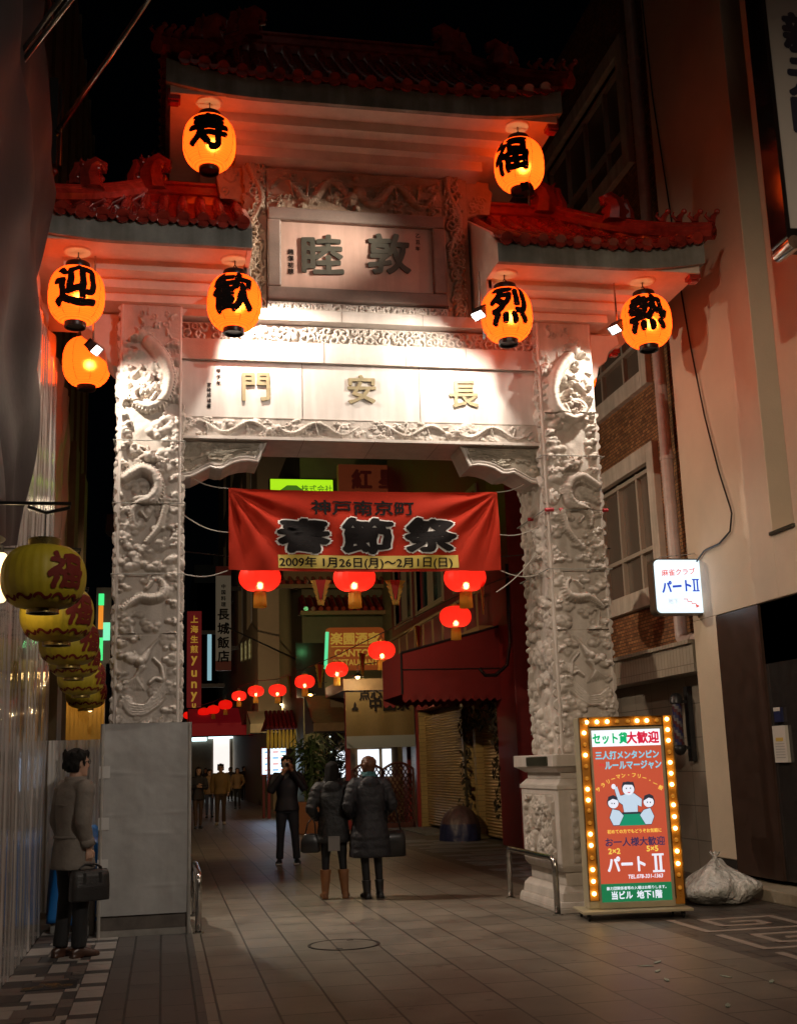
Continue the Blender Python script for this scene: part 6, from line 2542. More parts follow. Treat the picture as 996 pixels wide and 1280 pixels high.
# darker trees / shrubs behind the planter by the screen
q = at_z(415, 1033)
tp = thing('shrub', 'dark evergreen shrub in a tub with a few tiny lights beside the canvas screen', 'shrub', q)
b = MB()
for k in range(900):
    d = nrm([rr.gauss(0, 1) for _ in range(3)]) * (rr.random() ** .4)
    c = q + V3(d[0] * .5, d[1] * .45, 1.6 + d[2] * .9)
    u, v = nrm([rr.gauss(0, 1) for _ in range(3)]), nrm([rr.gauss(0, 1) for _ in range(3)])
    s = rr.uniform(.05, .12)
    b.add([c - u * s, c + v * s * .4, c + u * s, c - v * s * .4], [(0, 1, 2, 3)])
b.build('foliage', mat('dark_evergreen', (.012, .018, .008), .6, var=.4), tp)
b = MB()
b.tube([q, q + V3(.03, 0, .9), q + V3(0, 0, 1.7)], [.05, .04, .03], 7)
b.lathe([(.2, 0), (.26, .4), (.27, .42), (.22, .42)], 18, q)
b.build('trunk', mat('bark', (.07, .05, .035), .8), tp)
b = MB()
for k in range(7):
    c = q + V3(rr.gauss(.2, .3), -.55 + rr.gauss(0, .1), 1.9 + rr.gauss(0, .45))
    b.ball(c, .022, 6, 4)
b.build('fairy_light', glow('fairy', (.8, .95, .9), 1.5), tp)

# ================================================================== left side: sheeted scaffold, tarpaulin, far facade
M_PVC = mat('clear_sheet', (0.62, 0.585, 0.55), 0.07, spec=0.9, alpha=0.82, coat=1.0, bump=.55, bscale=1.0, bstretch=(3, 26, 1.3), bdist=.03)
lw = thing('corrugated_hoarding', 'glossy rippled translucent plastic sheeting along the left side, beside the standing man', 'hoarding', (-1.2, 8, 0))


def corr(X, y0, y1, z0, z1, per, amp, seed):
    b = MB()
    n = int((y1 - y0) / per * 22)
    ys = np.linspace(y0, y1, n)
    zs = np.linspace(z0, z1, 30)
    r = np.random.default_rng(seed)
    a1, a2, p1, p2 = r.uniform(.008, .018, 2).tolist() + r.uniform(0, 6, 2).tolist()
    P = np.array([[(X + amp * math.sin(y / per * 2 * PI + .5 * math.sin(y * 1.3)) + amp * .35 * math.sin(y / per * 5.3 * PI + .2 * z) + a1 * math.sin(z * 1.1 + y * .9 + p1), y, z) for y in ys] for z in zs])
    i = np.arange(len(zs) * n).reshape(len(zs), n)
    b.add(P.reshape(-1, 3), np.stack([i[:-1, 1:], i[:-1, :-1], i[1:, :-1], i[1:, 1:]], -1).reshape(-1, 4).tolist())
    return b


corr(-1.17, 2.5, 9.2, 0.0, 4.2, .34, .006, 1).build('plastic_sheet', M_PVC, lw, smooth=True)
corr(-1.19, 9.12, 12.75, 0.0, 5.9, .42, .009, 2).build('plastic_sheet', M_PVC, lw, smooth=True)
corr(-1.16, 2.5, 9.2, 4.1, 5.9, .34, .006, 3).build('plastic_sheet', M_PVC, lw, smooth=True)
b = MB()
for y in (4.0, 6.4, 9.15, 12.72):
    b.tube([(-1.30, y, 0), (-1.30, y, 6.0)], .024, 8)
for z in (1.7, 3.4, 5.1):
    b.tube([(-1.31, 2.5, z), (-1.31, 12.8, z)], .024, 8)
b.build('scaffold_tube', M_METAL, lw)
lb = bld('left_building', 'dark building with bronze upper facade behind the left hoarding', (-5, 12, 0))
b = MB()
b.box(-12, -2.0, -4, 13.2, 0, 7.0)
b.box(-12, -1.75, -4, 26.0, 7.0, 16.0)
b.build('wall', mat('bronze_wall', (.16, .10, .065), .6, var=.2, scale=.8), lb)
b = MB()
b.box(-12, -2.2, 13.25, 26, 0, 6.98)
b.build('lower_wall', mat('olive_pilaster', (.17, .13, .065), .55, var=.2, stain=.3), lb)
for y in (13.25, 15.2, 17.2, 19.4, 21.6):
    b = MB()
    b.box(-2.2, -1.46, y, y + .75, 0, 6.98)
    b.build('pilaster', MATS['olive_pilaster'], lb)
b = MB()
for y in np.arange(13.4, 26, 1.5):
    b.box(-1.77, -1.70, y, y + .1, 7.0, 16.0)
b.build('facade_rib', mat('olive_pilaster', (.17, .13, .065), .55, var=.2, stain=.3), lb)
# warm lit shop sign behind the hoarding, and neon further on
gs = thing('gold_sign', 'gold lit signboard glimpsed between the yellow lanterns and the white box', 'sign', (-1.1, 16, 2))
a_, c_ = at(82, 935, 15.0), at(131, 868, 15.0)
b = MB()
b.box(a_[0], c_[0], 15.0, 15.15, a_[2], c_[2])
for k in range(9):
    x = a_[0] + (c_[0] - a_[0]) * k / 9
    b.box(x, x + .012, 14.985, 14.999, a_[2], c_[2])
b.build('board', mat('gold_board', (.42, .25, .05), .4, emit=(.50, .25, .03), estr=.03), gs)
b = MB()
for px, py, r_ in ((104, 868, .05), (98, 862, .03), (109, 873, .035), (92, 862, .02), (113, 887, .03)):
    b.ball(at(px, py, 14.8), r_, 8, 6)
b.build('bulb', glow('warm_bulb', (1.0, .68, .28), 5.0), gs)
lamp('sign_glow2', 'POINT', at(104, 850, 14.6), 7, (1.0, .62, .22), gs, .1)
gw = thing('lit_window', 'warm glowing shop lamp at the left edge behind the biggest yellow lantern', 'light', at(4, 720, 7.6))
b = MB()
p = at(2, 722, 7.6)
b.ball(p, .14, 14, 10, 0, (.5, 1, 1.15))
b.build('globe', glow('warm_globe', (1.0, .72, .36), 2.4), gw, smooth=True)
b = MB()
b.tube([p + V3(0, 0, .14), p + V3(0, 0, .2), (-1.16, p[1], p[2] + .25)], .012, 6)
b.build('arm', M_DARKMETAL, gw)
lamp('globe_glow', 'POINT', p + V3(.02, -.25, .0), 7, (1.0, .7, .35), gw, .1)
ng = thing('neon_sign', 'green and orange neon sign far behind the left pillar', 'neon sign', at(127, 800, 30))
for nm, x0_, x1_, y0_, y1_, g_ in (('green_letter', 123.5, 130.5, 742, 756, glow('neon_green', (.05, .9, .25), 1.0)), ('orange_bar', 123, 129.5, 757, 786, glow('neon_orange', (1, .32, .02), .75)), ('green_box', 129, 138, 778, 800, glow('neon_mint', (.2, .95, .55), .9)), ('green_letter', 122, 129, 797, 825, glow('neon_green', (.05, .9, .25), 1.0))):
    a, c = at(x0_, y1_, 30), at(x1_, y0_, 30)
    b = MB()
    b.box(a[0], c[0], 30, 30.1, a[2], c[2])
    b.build(nm, g_, ng)
b = MB()
a, c = at(119, 830, 30.2), at(140, 735, 30.2)
b.box(a[0], c[0], 30.12, 30.3, a[2], c[2])
b.build('backing', M_DARKMETAL, ng)
b = MB()
b.box(c[0] - .2, c[0] - .1, 30.15, 30.25, 0, a[2])
b.build('post', M_DARKMETAL, ng)

# grey tarpaulin hung over the scaffold
tpn = thing('tarpaulin', 'grey tarpaulin draped down the upper left scaffold', 'tarpaulin', (-1.1, 8.5, 6))
b = MB()
ny, nz = 130, 110
ys0, ye = 3.5, 10.3
P = np.zeros((nz, ny, 3))
for j in range(nz):
    f = j / (nz - 1)
    z = 3.25 + f * 5.4
    yend = 8.95 + 1.35 * min(1, f / .66) if f < .66 else 10.3 - (f - .66) * 2.2
    for i in range(ny):
        g = i / (ny - 1)
        y = ys0 + (yend - ys0) * g
        zz_ = z - .35 * math.sin(g * PI) * (1 - f) + (.12 * math.sin(g * 9) if f > .9 else 0)
        fold = .07 * math.sin(y * 2.1 + z * 1.7 + .8 * math.sin(z * .9)) + .03 * math.sin(y * 5.5 - z * 2.1 + 1) + .022 * math.sin(z * 3.2 + y * 4 + math.sin(y * 3)) + .006 * math.sin(z * 9 - y * 7)
        P[j, i] = (-1.04 + fold * (.4 + .6 * (1 - f * .5)) - .06 * f + .05 * max(0, g - .85) * 4 * math.sin(z * 2.2), y, zz_)
i = np.arange(nz * ny).reshape(nz, ny)
b.add(P.reshape(-1, 3), np.stack([i[:-1, 1:], i[:-1, :-1], i[1:, :-1], i[1:, 1:]], -1).reshape(-1, 4).tolist())
b.build('sheet', mat('grey_tarp', (0.030, 0.029, 0.031), 0.55, spec=.25, var=.15, scale=2, bump=.2, bscale=14), tpn, smooth=True)
b = MB()
b.tube([(-1.12, 3.4, 8.62), (-1.12, 10.4, 8.62)], .022, 6)
b.build('cord', M_DARKMETAL, tpn)
# second, pale clear sheet hanging past it
b = MB()
ny, nz = 150, 60
P = np.zeros((nz, ny, 3))
for j in range(nz):
    for i in range(ny):
        y, z = 10.3 + 6.2 * i / (ny - 1), 2.9 + 3.9 * j / (nz - 1)
        P[j, i] = (-1.38 + .035 * math.sin(y * 6 + z * .7) + .018 * math.sin(y * 15 - z * 2) + .012 * math.sin(z * 7 + y * 4), y, z)
i = np.arange(nz * ny).reshape(nz, ny)
b.add(P.reshape(-1, 3), np.stack([i[:-1, 1:], i[:-1, :-1], i[1:, :-1], i[1:, 1:]], -1).reshape(-1, 4).tolist())
tag(b.build('plastic_curtain', mat('pale_plastic', (.78, .72, .64), .25, alpha=.9, bump=.15, bscale=12), smooth=True), 'pale crumpled plastic curtain hanging beside the plain orange lantern', 'plastic sheet')
b = MB()
ny, nz = 90, 30
P = np.zeros((nz, ny, 3))
for j in range(nz):
    for i in range(ny):
        x, z = -1.30 + .66 * i / (ny - 1), .1 + 1.85 * j / (nz - 1)
        P[j, i] = (x, 13.95 + .03 * math.sin(x * 42 + .6 * math.sin(z * 2)) + .014 * math.sin(x * 97 + z) + .01 * math.sin(z * 6 + x * 9), z)
i = np.arange(nz * ny).reshape(nz, ny)
b.add(P.reshape(-1, 3), np.stack([i[:-1, :-1], i[:-1, 1:], i[1:, 1:], i[1:, :-1]], -1).reshape(-1, 4).tolist())
tag(b.build('vinyl_curtain', M_PVC, smooth=True), 'narrow pleated clear vinyl curtain behind the head of the man with the briefcase', 'plastic sheet')
# blue tarp over something low behind the man
bt = MB()
c = Carve(1.0, 1.0, .02, 9)
c.noise(.04, .15)
c.noise(.02, .05)
n, mm = 40, 22
rings = []
for j in range(mm):
    f = j / (mm - 1)
    th = np.arange(n) / n * 2 * PI
    rx, ry = .30 + .05 * (1 - f), .5
    rad = 1 + .07 * np.sin(th * 7 + f * 3) * (1 - f) + .04 * np.sin(th * 13)
    z = .10 + .92 * f
    if f > .85:
        rad = rad * (1 - (f - .85) * 4.5)
    sq = (np.abs(np.cos(th)) ** 4 + np.abs(np.sin(th)) ** 4) ** -.25
    rings.append(np.stack([-.80 + rx * rad * sq * np.cos(th), 13.25 + ry * rad * sq * np.sin(th), np.full(n, z) + .02 * np.sin(th * 5)], 1))
bt.rings(rings, 0, True)
tag(bt.build('blue_tarp', mat('blue_sheet', (.015, .15, .46), .35, bump=.2, bscale=14), smooth=True), 'bright blue plastic tarp bundled over boxes behind the standing man', 'tarp')
b = MB()
b.box(-1.1, -.5, 12.85, 13.6, 0, .32)
b.box(-.72, -.645, 12.55, 12.62, 0, .55)
tag(b.build('concrete_weight', mat('grey_block', (.22, .21, .195), .7, var=.2), bevel=.02), 'low grey concrete block under the blue tarp', 'block')

b = MB()
c = Carve(3.4, .9, .03, 12)
c.noise(.05, .22)
b.sheet((-1.62, 9.6, 0.0), Y3, Z3, X3, 3.4, .95, c.H)
tag(b.build('blue_groundsheet', MATS['blue_sheet'], smooth=True), 'long blue sheet stretched along the ground behind the clear plastic sheeting', 'tarp')
# flagpoles and dark brackets, upper left
fp = thing('flagpole', 'slender pale flagpole slanting up from the dark bracket by the left roof', 'flagpole', at(70, 168, 11.2), 'flagpoles on the left facade')
for k, (pts, Y0, Y1, par, lab) in enumerate((([(69, 169), (186, 0)], 11.2, 10.2, fp, None),)):
    b = MB()
    A, B = at(69, 169, 11.2), at(190, -6, 10.0)
    B = A + (B - A) * 1.15
    b.tube([A, B], .026, 8)
    for s in (.03, .06):
        q = A + (B - A) * s
        b.tube([q, q + (B - A) * .006], .03, 8, 1)
    b.build('pole', [M_METAL, M_BLACK], fp, smooth=True)
f2 = thing('flagpole', 'pair of pale poles slanting together from the topmost dark bracket', 'flagpole', at(20, 80, 8.6), 'flagpoles on the left facade')
for k, (a, c) in enumerate((((17, 80), (78, -4)), ((22, 86), (92, -4)))):
    b = MB()
    A, B = at(*a, 8.6), at(*c, 8.0)
    B = A + (B - A) * 1.2
    b.tube([A, B], .02, 8)
    b.build('pole', M_METAL, f2, smooth=True)
for (x0_, x1_, y0_, y1_, Y, par) in ((58, 74, 100, 206, 11.2, fp), (12, 24, 6, 122, 8.6, f2)):
    b = MB()
    a, c = at(x0_, y1_, Y), at(x1_, y0_, Y)
    xm = (a[0] + c[0]) / 2
    b.box(xm - .05, xm + .05, Y - .04, Y + .04, a[2], c[2])
    b.tube([(xm + .08, Y, a[2]), (xm + .08, Y, c[2] - .1)], .014, 6)
    for z in (a[2] + .12, c[2] - .3):
        b.box(-1.8, xm, Y - .03, Y + .03, z - .04, z + .04)
    b.build('bracket', M_BLACK, par)

# ================================================================== oval yellow lanterns along the hoarding
M_YEL = mat('yellow_silk_lantern', (0.44, 0.34, 0.016), 0.55, var=.15, scale=8, bump=.1, bscale=30)


def yellow_lantern():
    t = thing('yellow_lantern', 'x', 'lantern')
    b = MB()
    n = 32
    rings = []
    for j in range(25):
        z = -.18 + .36 * j / 24
        q = abs(z) / .18
        r = .09 + (.235 - .09) * math.sqrt(max(0, 1 - q ** 2.2))
        th = np.arange(n * 3) / (n * 3) * 2 * PI
        rad = r * (1 - .022 * np.abs(np.sin(th * 14)))
        rings.append(np.stack([rad * np.cos(th), rad * np.sin(th), np.full(n * 3, z)], 1))
    b.rings(rings, 0, False)
    body = b.build('silk_body', M_YEL, t, smooth=True)
    b = MB()
    b.lathe([(.088, .175), (.092, .215), (.088, .222), (.07, .22), (.07, .175)], 24)
    b.lathe([(.088, -.175), (.090, -.205), (.07, -.205), (.07, -.175)], 24)
    b.build('brass_rim', mat('old_brass', (.30, .22, .07), .3, metal=.8, var=.3), t, smooth=True, auto=.6)
    b = MB()

    def wr(a0, dz):
        def f(x, y, z):
            zz = np.clip(y + dz, -.178, .178)
            q_ = np.abs(zz) / .18
            r = .09 + .145 * np.sqrt(np.clip(1 - q_ ** 2.2, 0, 1)) + .004
            a = a0 + x / .22
            return np.stack([r * np.cos(a), r * np.sin(a), zz], 1)
        return f
    for a0 in (-1.0, 2.1):
        b.text('福', None, None, None, None, .215, 0, .035, 0, warp=wr(a0, .015), maxlen=.1, slant=.12, rough=.02)
    for k in range(12):
        b.text('〜', None, None, None, None, .12, 0, .03, 0, warp=wr(k * PI / 6, -.13), maxlen=.1)
    b.build('red_print', mat('dull_red_print', (.15, .018, .012), .7, spec=.2), body)
    b = MB()
    b.tube([(0, 0, .21), (0, 0, .40)], .004, 5)
    b.build('wire', M_DARKMETAL, t)
    return t


yl = yellow_lantern()
YG = 'yellow oval lanterns along the left hoarding'
for k, (px, py, w, lab) in enumerate(((55, 722, 104, 'nearest and largest of the oval yellow lanterns, hanging from a black rod'),
                                      (72, 768, 90, 'second oval yellow lantern, half hidden by the nearest one'),
                                      (87, 803, 74, 'third oval yellow lantern, between the second one and the white box'),
                                      (93, 822, 64, 'fourth oval yellow lantern with a red mark on its right side'),
                                      (102, 846, 58, 'fifth oval yellow lantern, close beside the left carved pillar'),
                                      (108, 866, 50, 'last and smallest oval yellow lantern, above the gold signboard'))):
    Y = .47 * 1461 / w * 1.03
    t = yl if k == 0 else dup(yl)
    P = at(px, py, Y)
    t.location = P.tolist()
    t.rotation_euler = (0, 0, .08 + k * .12)
    tag(t, lab, 'lantern', YG)
    b = MB()
    z = P[2] + .41
    b.tube([(-1.25, P[1], z + .02), (P[0] + .14, P[1], z + .02), (P[0] + .13, P[1], z - .005), (P[0], P[1], z - .035), (P[0] - .10, P[1], z)], .011, 6)
    tag(b.build('lantern_rod', M_BLACK), ('thin black rod carrying the ' + ('nearest', 'second', 'third', 'fourth', 'fifth', 'last')[k] + ' oval yellow lantern'), 'rod', 'rods of the yellow lanterns')

# small warm lamps under the eaves along the right side
for k, (px, py, Y, lab) in enumerate(((447, 846, 29.4, 'warm lamp under the board right of the orange signboard'), (388, 868, 35.0, 'warm little lamp beside the dark railing below the signboard'), (352, 880, 43.2, 'small warm lamp at the roof edge before the cream wall'))):
    P = at(px, py, Y)
    t = thing('eave_lamp', lab, 'lamp', P, 'warm lamps under the eaves')
    b = MB()
    b.lathe([(.02, .10), (.10, .06), (.16, 0), (.15, 0), (.09, .05), (.02, .08)], 16, P)
    b.build('shade', M_DARKMETAL, t, smooth=True)
    b = MB()
    b.ball(P + V3(0, 0, .0), .06, 10, 8)
    b.build('bulb', glow('warm_eave_bulb', (1.0, .62, .22), 6.0), t, smooth=True)
    b = MB()
    b.tube([P + V3(0, 0, .09), P + V3(0, 0, .3), P + V3(.5, 0, .35)], .012, 5)
    b.build('arm', M_DARKMETAL, t)
    lamp('lamp_bulb', 'POINT', P + V3(0, -.12, -.08), 40, (1.0, .70, .36), t, .06)

# red clothed stall and slanting board by the menu board, small lit panel beyond
q = at_z(343, 1001)
st_ = thing('stall_table', 'low stall table under a red cloth below the lit menu board', 'table', q)
b = MB()
rings = []
for z, g in ((.74, 0), (.70, .02), (.35, .05), (.03, .07)):
    th = np.arange(40) / 40 * 2 * PI
    k = (np.abs(np.cos(th)) ** 6 + np.abs(np.sin(th)) ** 6) ** (-1 / 6)
    w = 1 + (.03 * np.sin(th * 9) if z < .7 else 0)
    rings.append(np.stack([q[0] + (.55 + g) * k * w * np.cos(th), q[1] + .6 + (.35 + g) * k * w * np.sin(th), np.full(40, z)], 1))
b.rings(rings[::-1], 0, True)
b.build('red_cloth', mat('stall_cloth', (.32, .02, .025), .6, var=.2, bump=.2), st_, smooth=True, auto=.7)
b = MB()
for k in range(9):
    c = q + V3(-.45 + k * .11, .45 + .1 * (k % 3), .76)
    b.box(c[0] - .04, c[0] + .04, c[1] - .04, c[1] + .04, .745, .80 + .03 * (k % 2))
b.build('goods', mat('pale_goods', (.35, .25, .15), .6, var=.4), st_)
q = at_z(326, 1003)
b = MB()
b.obox(q + V3(0, 0, .55), V3(.04, 0, .55), V3(0, .02, 0), V3(.12, 0, -.01))
tag(b.build('leaning_board', mat('pale_board', (.5, .44, .38), .6)), 'pale narrow board leaning beside the red stall table', 'board')
q = at(376, 927, 40.0)
b = MB()
b.box(q[0] - .22, q[0] + .22, 40.0, 40.1, q[2] - .24, q[2] + .24)
tag(b.build('wall_sign', glow('pale_blue_panel', (.42, .52, .72), .35)), 'small pale blue lit panel right of the yellow tasselled porch roof', 'sign')
b = MB()
b.tube([(q[0] + .1, 40.05, q[2] + .24), (q[0] + .1, 40.05, q[2] + 1.2)], .02, 5)
o = b.build('hanger', M_DARKMETAL)
o.parent = bpy.data.objects['wall_sign']

# ================================================================== red silk lanterns strung over the street
M_SILK = lantern_paper('red_silk', (0.95, 0.070, 0.050), (1.0, 0.012, 0.006), 0.45, 0.75, hot=((1.0, .30, .16), .5, .3))
M_FRINGE = lantern_paper('lit_fringe', (.85, .55, .08), (0, 0, 0), 0, .55)
M_TASSEL = mat('yellow_fringe', (0.55, 0.36, 0.06), 0.6, var=.3, scale=30)


def red_lantern():
    t = thing('red_lantern', 'x', 'lantern')
    b = MB()
    n = 96
    th = np.arange(n) / n * 2 * PI
    rings = []
    for j in range(23):
        z = -.19 + .38 * j / 22
        q = abs(z) / .19
        r = .085 + (.29 - .085) * math.sqrt(max(0, 1 - q ** 2.1))
        rad = r * (1 - .03 * np.abs(np.sin(th * 10)))
        rings.append(np.stack([rad * np.cos(th), rad * np.sin(th), np.full(n, z)], 1))
    b.rings(rings, 0, False)
    b.build('silk_body', M_SILK, t, smooth=True)
    b = MB()
    b.lathe([(.084, .185), (.088, .22), (.06, .225), (.06, .185)], 20)
    b.lathe([(.084, -.185), (.088, -.215), (.06, -.215), (.06, -.185)], 20)
    b.build('gilt_rim', mat('gilt_rim', (.45, .30, .06), .35, metal=.6), t, smooth=True, auto=.6)
    b = MB()
    n = 60
    th = np.arange(n) / n * 2 * PI
    rings = [np.stack([(.082 + .004 * k * .5) * (1 + .05 * np.sin(th * 20)) * np.cos(th), (.082 + .002 * k) * (1 + .05 * np.sin(th * 20)) * np.sin(th), np.full(n, -.215 - .20 * k / 4)], 1) for k in range(5)]
    b.rings(rings, 0, False)
    b.build('fringe', M_FRINGE, t)
    b = MB()
    b.tube([(-.06, 0, .22), (0, 0, .30), (.06, 0, .22)], .006, 5)
    b.tube([(0, 0, .30), (0, 0, .36)], .005, 5)
    b.build('hanger', M_DARKMETAL, t)
    lamp('bulb', 'POINT', (0.0, -0.02, -.085), 3.0, (1.0, .66, .40), t, .03)
    # the bulb seen glowing through the silk: a small lit globe just inside
    return t


RG = 'red silk lanterns strung over the street'
rl = red_lantern()
ordn = ['first', 'second', 'third', 'fourth', 'fifth', 'sixth', 'seventh', 'eighth', 'ninth', 'tenth', 'eleventh', 'twelfth']
RED = [(325, 722, 52, 16.2, 'big red lantern with yellow fringe hanging under the banner date strip, left one'),
       (443, 722, 53, 16.2, 'big red lantern with yellow fringe hanging under the middle of the banner'),
       (581, 722, 53, 16.2, 'big red lantern with yellow fringe under the right end of the banner, beside a pennant')]
STR = [(569, 771, 40), (477, 813, 34), (421, 837, 28), (381, 852, 25), (347, 863, 22), (320, 864, 20), (299, 870, 18), (282, 881, 17), (267, 887, 15.5), (255, 890, 14.5), (245, 892, 13.5), (236, 894, 13)]
for k, (px, py, w) in enumerate(STR):
    d = .58 * 1461 / w
    lab = ['red lantern in front of the red awning, nearest on the long string down the street',
           'red lantern just right of the orange restaurant signboard on the long string',
           'red lantern below the left corner of the orange restaurant signboard',
           'red lantern before the dark railing, between the signboard and the cream side wall',
           'red lantern in front of the bare cream side wall, right of its corner',
           'red lantern overlapping the corner of the cream building'][k] if k < 6 else f'{ordn[k]} red lantern along the long string, counting away from the red awning'
    RED.append((px, py, w, d * .985, lab))
for k, (px, py, w, Y, lab) in enumerate(RED):
    t = rl if k == 0 else dup(rl)
    t.location = at(px, py, Y).tolist()
    t.rotation_euler = (0, 0, rr.uniform(-.5, .3))
    s = w * (np.linalg.norm(at(px, py, Y) - CAM)) / 1461 / .58
    t.scale = (s,) * 3
    tag(t, lab, 'lantern', RG)
    if k > 9:
        for c in list(t.children):
            if c.type == 'LIGHT':
                bpy.data.objects.remove(c)


def cable(name, label, pts, r=.008):
    b = MB()
    P = np.array(pts)
    k = np.linspace(0, len(P) - 1, 12 * len(P))
    b.tube(np.stack([np.interp(k, range(len(P)), P[:, j]) for j in range(3)], 1), r, 5)
    return tag(b.build(name, M_DARKMETAL), label, 'wire')


top = []
for px, py, w, Y, lab in RED[3:]:
    p = at(px, py, Y)
    top.append(p + V3(0, 0, .36 * w * np.linalg.norm(p - CAM) / 1461 / .58))
cable('lantern_string', 'thin wire carrying the long string of red lanterns down the street', [at(650, 715, 18.5)] + top, .012)
z = at(443, 722, 16.2)[2] + .34
cable('lantern_string', 'thin wire stretched across the street behind the banner carrying three big red lanterns', [(-.6, 16.2, z + .12), at(325, 700, 16.2), at(443, 699, 16.2), at(581, 699, 16.2), (6.5, 16.2, z + .1)], .009)
# the long dark arm over the street
cable('stay_wire', 'dark slanting stay wire from the cream wall down to the restaurant roof', [at(280, 782, 45), at(374, 826, 38), at(373, 870, 38)], .03)


# scalloped pennants between the lanterns
def pennant():
    t = thing('pennant', 'x', 'pennant')
    b = MB()
    b.prism([(-.075, .30), (0, -.02), (.075, .30)], (0, -.004, 0), X3, Z3, Y3, .008)
    b.build('red_cloth', mat('pennant_red', (.55, .03, .015), .6), t)
    b = MB()
    for s in (-1, 1):
        for k in range(5):
            f = k / 5
            x, z = s * (.13 - .115 * f), .30 - .36 * f
            b.prism([(x * .55, z), (x + s * .02, z - .01), (x * .75 + s * .012, z - .07), (x * .4, z - .08)], (0, -.002, 0), X3, Z3, Y3, .004)
    b.prism([(-.05, -.06), (.05, -.06), (0, .06)], (0, -.002, 0), X3, Z3, Y3, .004)
    b.build('yellow_edge', mat('pennant_yellow', (.62, .42, .05), .6), t)
    return t


pn = pennant()
for k, (px, py, Y, s, yaw, lab) in enumerate(((401, 738, 16.2, 1.0, 0, 'red pennant with yellow scalloped edge between the left and middle big lanterns'),
                                              (494, 738, 16.2, 1.0, 0, 'red pennant with yellow scalloped edge between the middle and right big lanterns'),
                                              (603, 748, 16.2, 1.25, 1.15, 'narrow turned red pennant with yellow edge beside the right big lantern'),
                                              (523, 800, 24.5, 1.5, 1.0, 'turned red pennant with yellow edge before the ochre balcony'),
                                              (453, 832, 28, 1.5, 1.0, 'small turned pennant below the orange signboard'),
                                              (400, 848, 33, 1.8, .9, 'bright yellow edged pennant beside the dark railing'),
                                              (364, 862, 40, 2.0, 1.0, 'dim pennant on the string in front of the cream side wall'),
                                              (333, 868, 47, 2.0, 1.0, 'dim small pennant near the corner of the cream building'))):
    t = pn if k == 0 else dup(pn)
    t.location = (at(px, py, Y) - V3(0, 0, .15)).tolist()
    t.rotation_euler = (0, 0, yaw)
    t.scale = (s,) * 3
    tag(t, lab, 'pennant', 'pennants strung with the red lanterns')


# ================================================================== people
def remesh(mb, voxel, iters=4):
    me = bpy.data.meshes.new('tmp')
    me.from_pydata(np.concatenate(mb.v).tolist(), [], mb.f)
    o = bpy.data.objects.new('tmp', me)
    COL.objects.link(o)
    bm = bmesh.new()
    bm.from_mesh(me)
    bmesh.ops.recalc_face_normals(bm, faces=bm.faces)
    bm.to_mesh(me)
    bm.free()
    r = o.modifiers.new('r', 'REMESH')
    r.mode = 'VOXEL'
    r.voxel_size = voxel
    s = o.modifiers.new('s', 'SMOOTH')
    s.factor = .5
    s.iterations = iters
    dg = bpy.context.evaluated_depsgraph_get()
    m2 = bpy.data.meshes.new_from_object(o.evaluated_get(dg))
    v = np.array([q.co[:] for q in m2.vertices]).reshape(-1, 3)
    f = [tuple(p.vertices) for p in m2.polygons]
    bpy.data.objects.remove(o)
    bpy.data.meshes.remove(m2)
    return v, f


SKIN = mat('skin', (.42, .25, .17), .5, var=.1)
HAIR = mat('black_hair', (.008, .007, .006), .75, spec=.2, var=.3, scale=40, bump=.5, bscale=80)


def ell(z, rx, ry, yo=0.0, xo=0.0, n=28, p=2.5, ripple=0.0, rk=9, ph=0.0):
    th = np.arange(n) / n * 2 * PI
    c, s = np.cos(th), np.sin(th)
    k = (np.abs(c) ** p + np.abs(s) ** p) ** (-1 / p)
    k = k * (1 + ripple * np.sin(th * rk + ph))
    return np.stack([xo + rx * k * c, yo + ry * k * s, np.full(n, z)], 1)


def hand(m, w, d, up, side, s=1.0, curl=.6):
    """palm and five bent fingers; w wrist, d pointing direction, up back of hand, side thumb side"""
    w, d, up = np.asarray(w, float), nrm(d), nrm(up)
    lat = nrm(np.cross(d, up)) * side
    m.tube([w - d * .02 * s, w + d * .02 * s, w + d * .05 * s, w + d * .085 * s], np.array([.026, .030, .038, .036]) * s, 10, flat=.55, ref=up)
    for k, (o, L) in enumerate(((.027, .070), (.009, .078), (-.009, .072), (-.026, .056))):
        b0 = w + d * .08 * s + lat * o * s
        dd, u = d, up
        pts = [b0 - d * .02 * s, b0]
        for j, f in enumerate((.45, .32, .23)):
            a = curl * (.6 + .5 * j)
            dd = nrm(dd * math.cos(a) - u * math.sin(a))
            u = nrm(np.cross(np.cross(dd, u), dd))
            pts.append(pts[-1] + dd * L * f * s)
        m.tube(pts, np.array([.010, .0098, .009, .0085, .0065]) * s, 7)
    t0 = w + d * .02 * s + lat * .028 * s
    m.tube([t0 - lat * .015 * s, t0 + lat * .018 * s + d * .02 * s, t0 + lat * .024 * s + d * .048 * s - up * .01 * s, t0 + lat * .016 * s + d * .068 * s - up * .022 * s], np.array([.014, .0125, .0105, .008]) * s, 7)


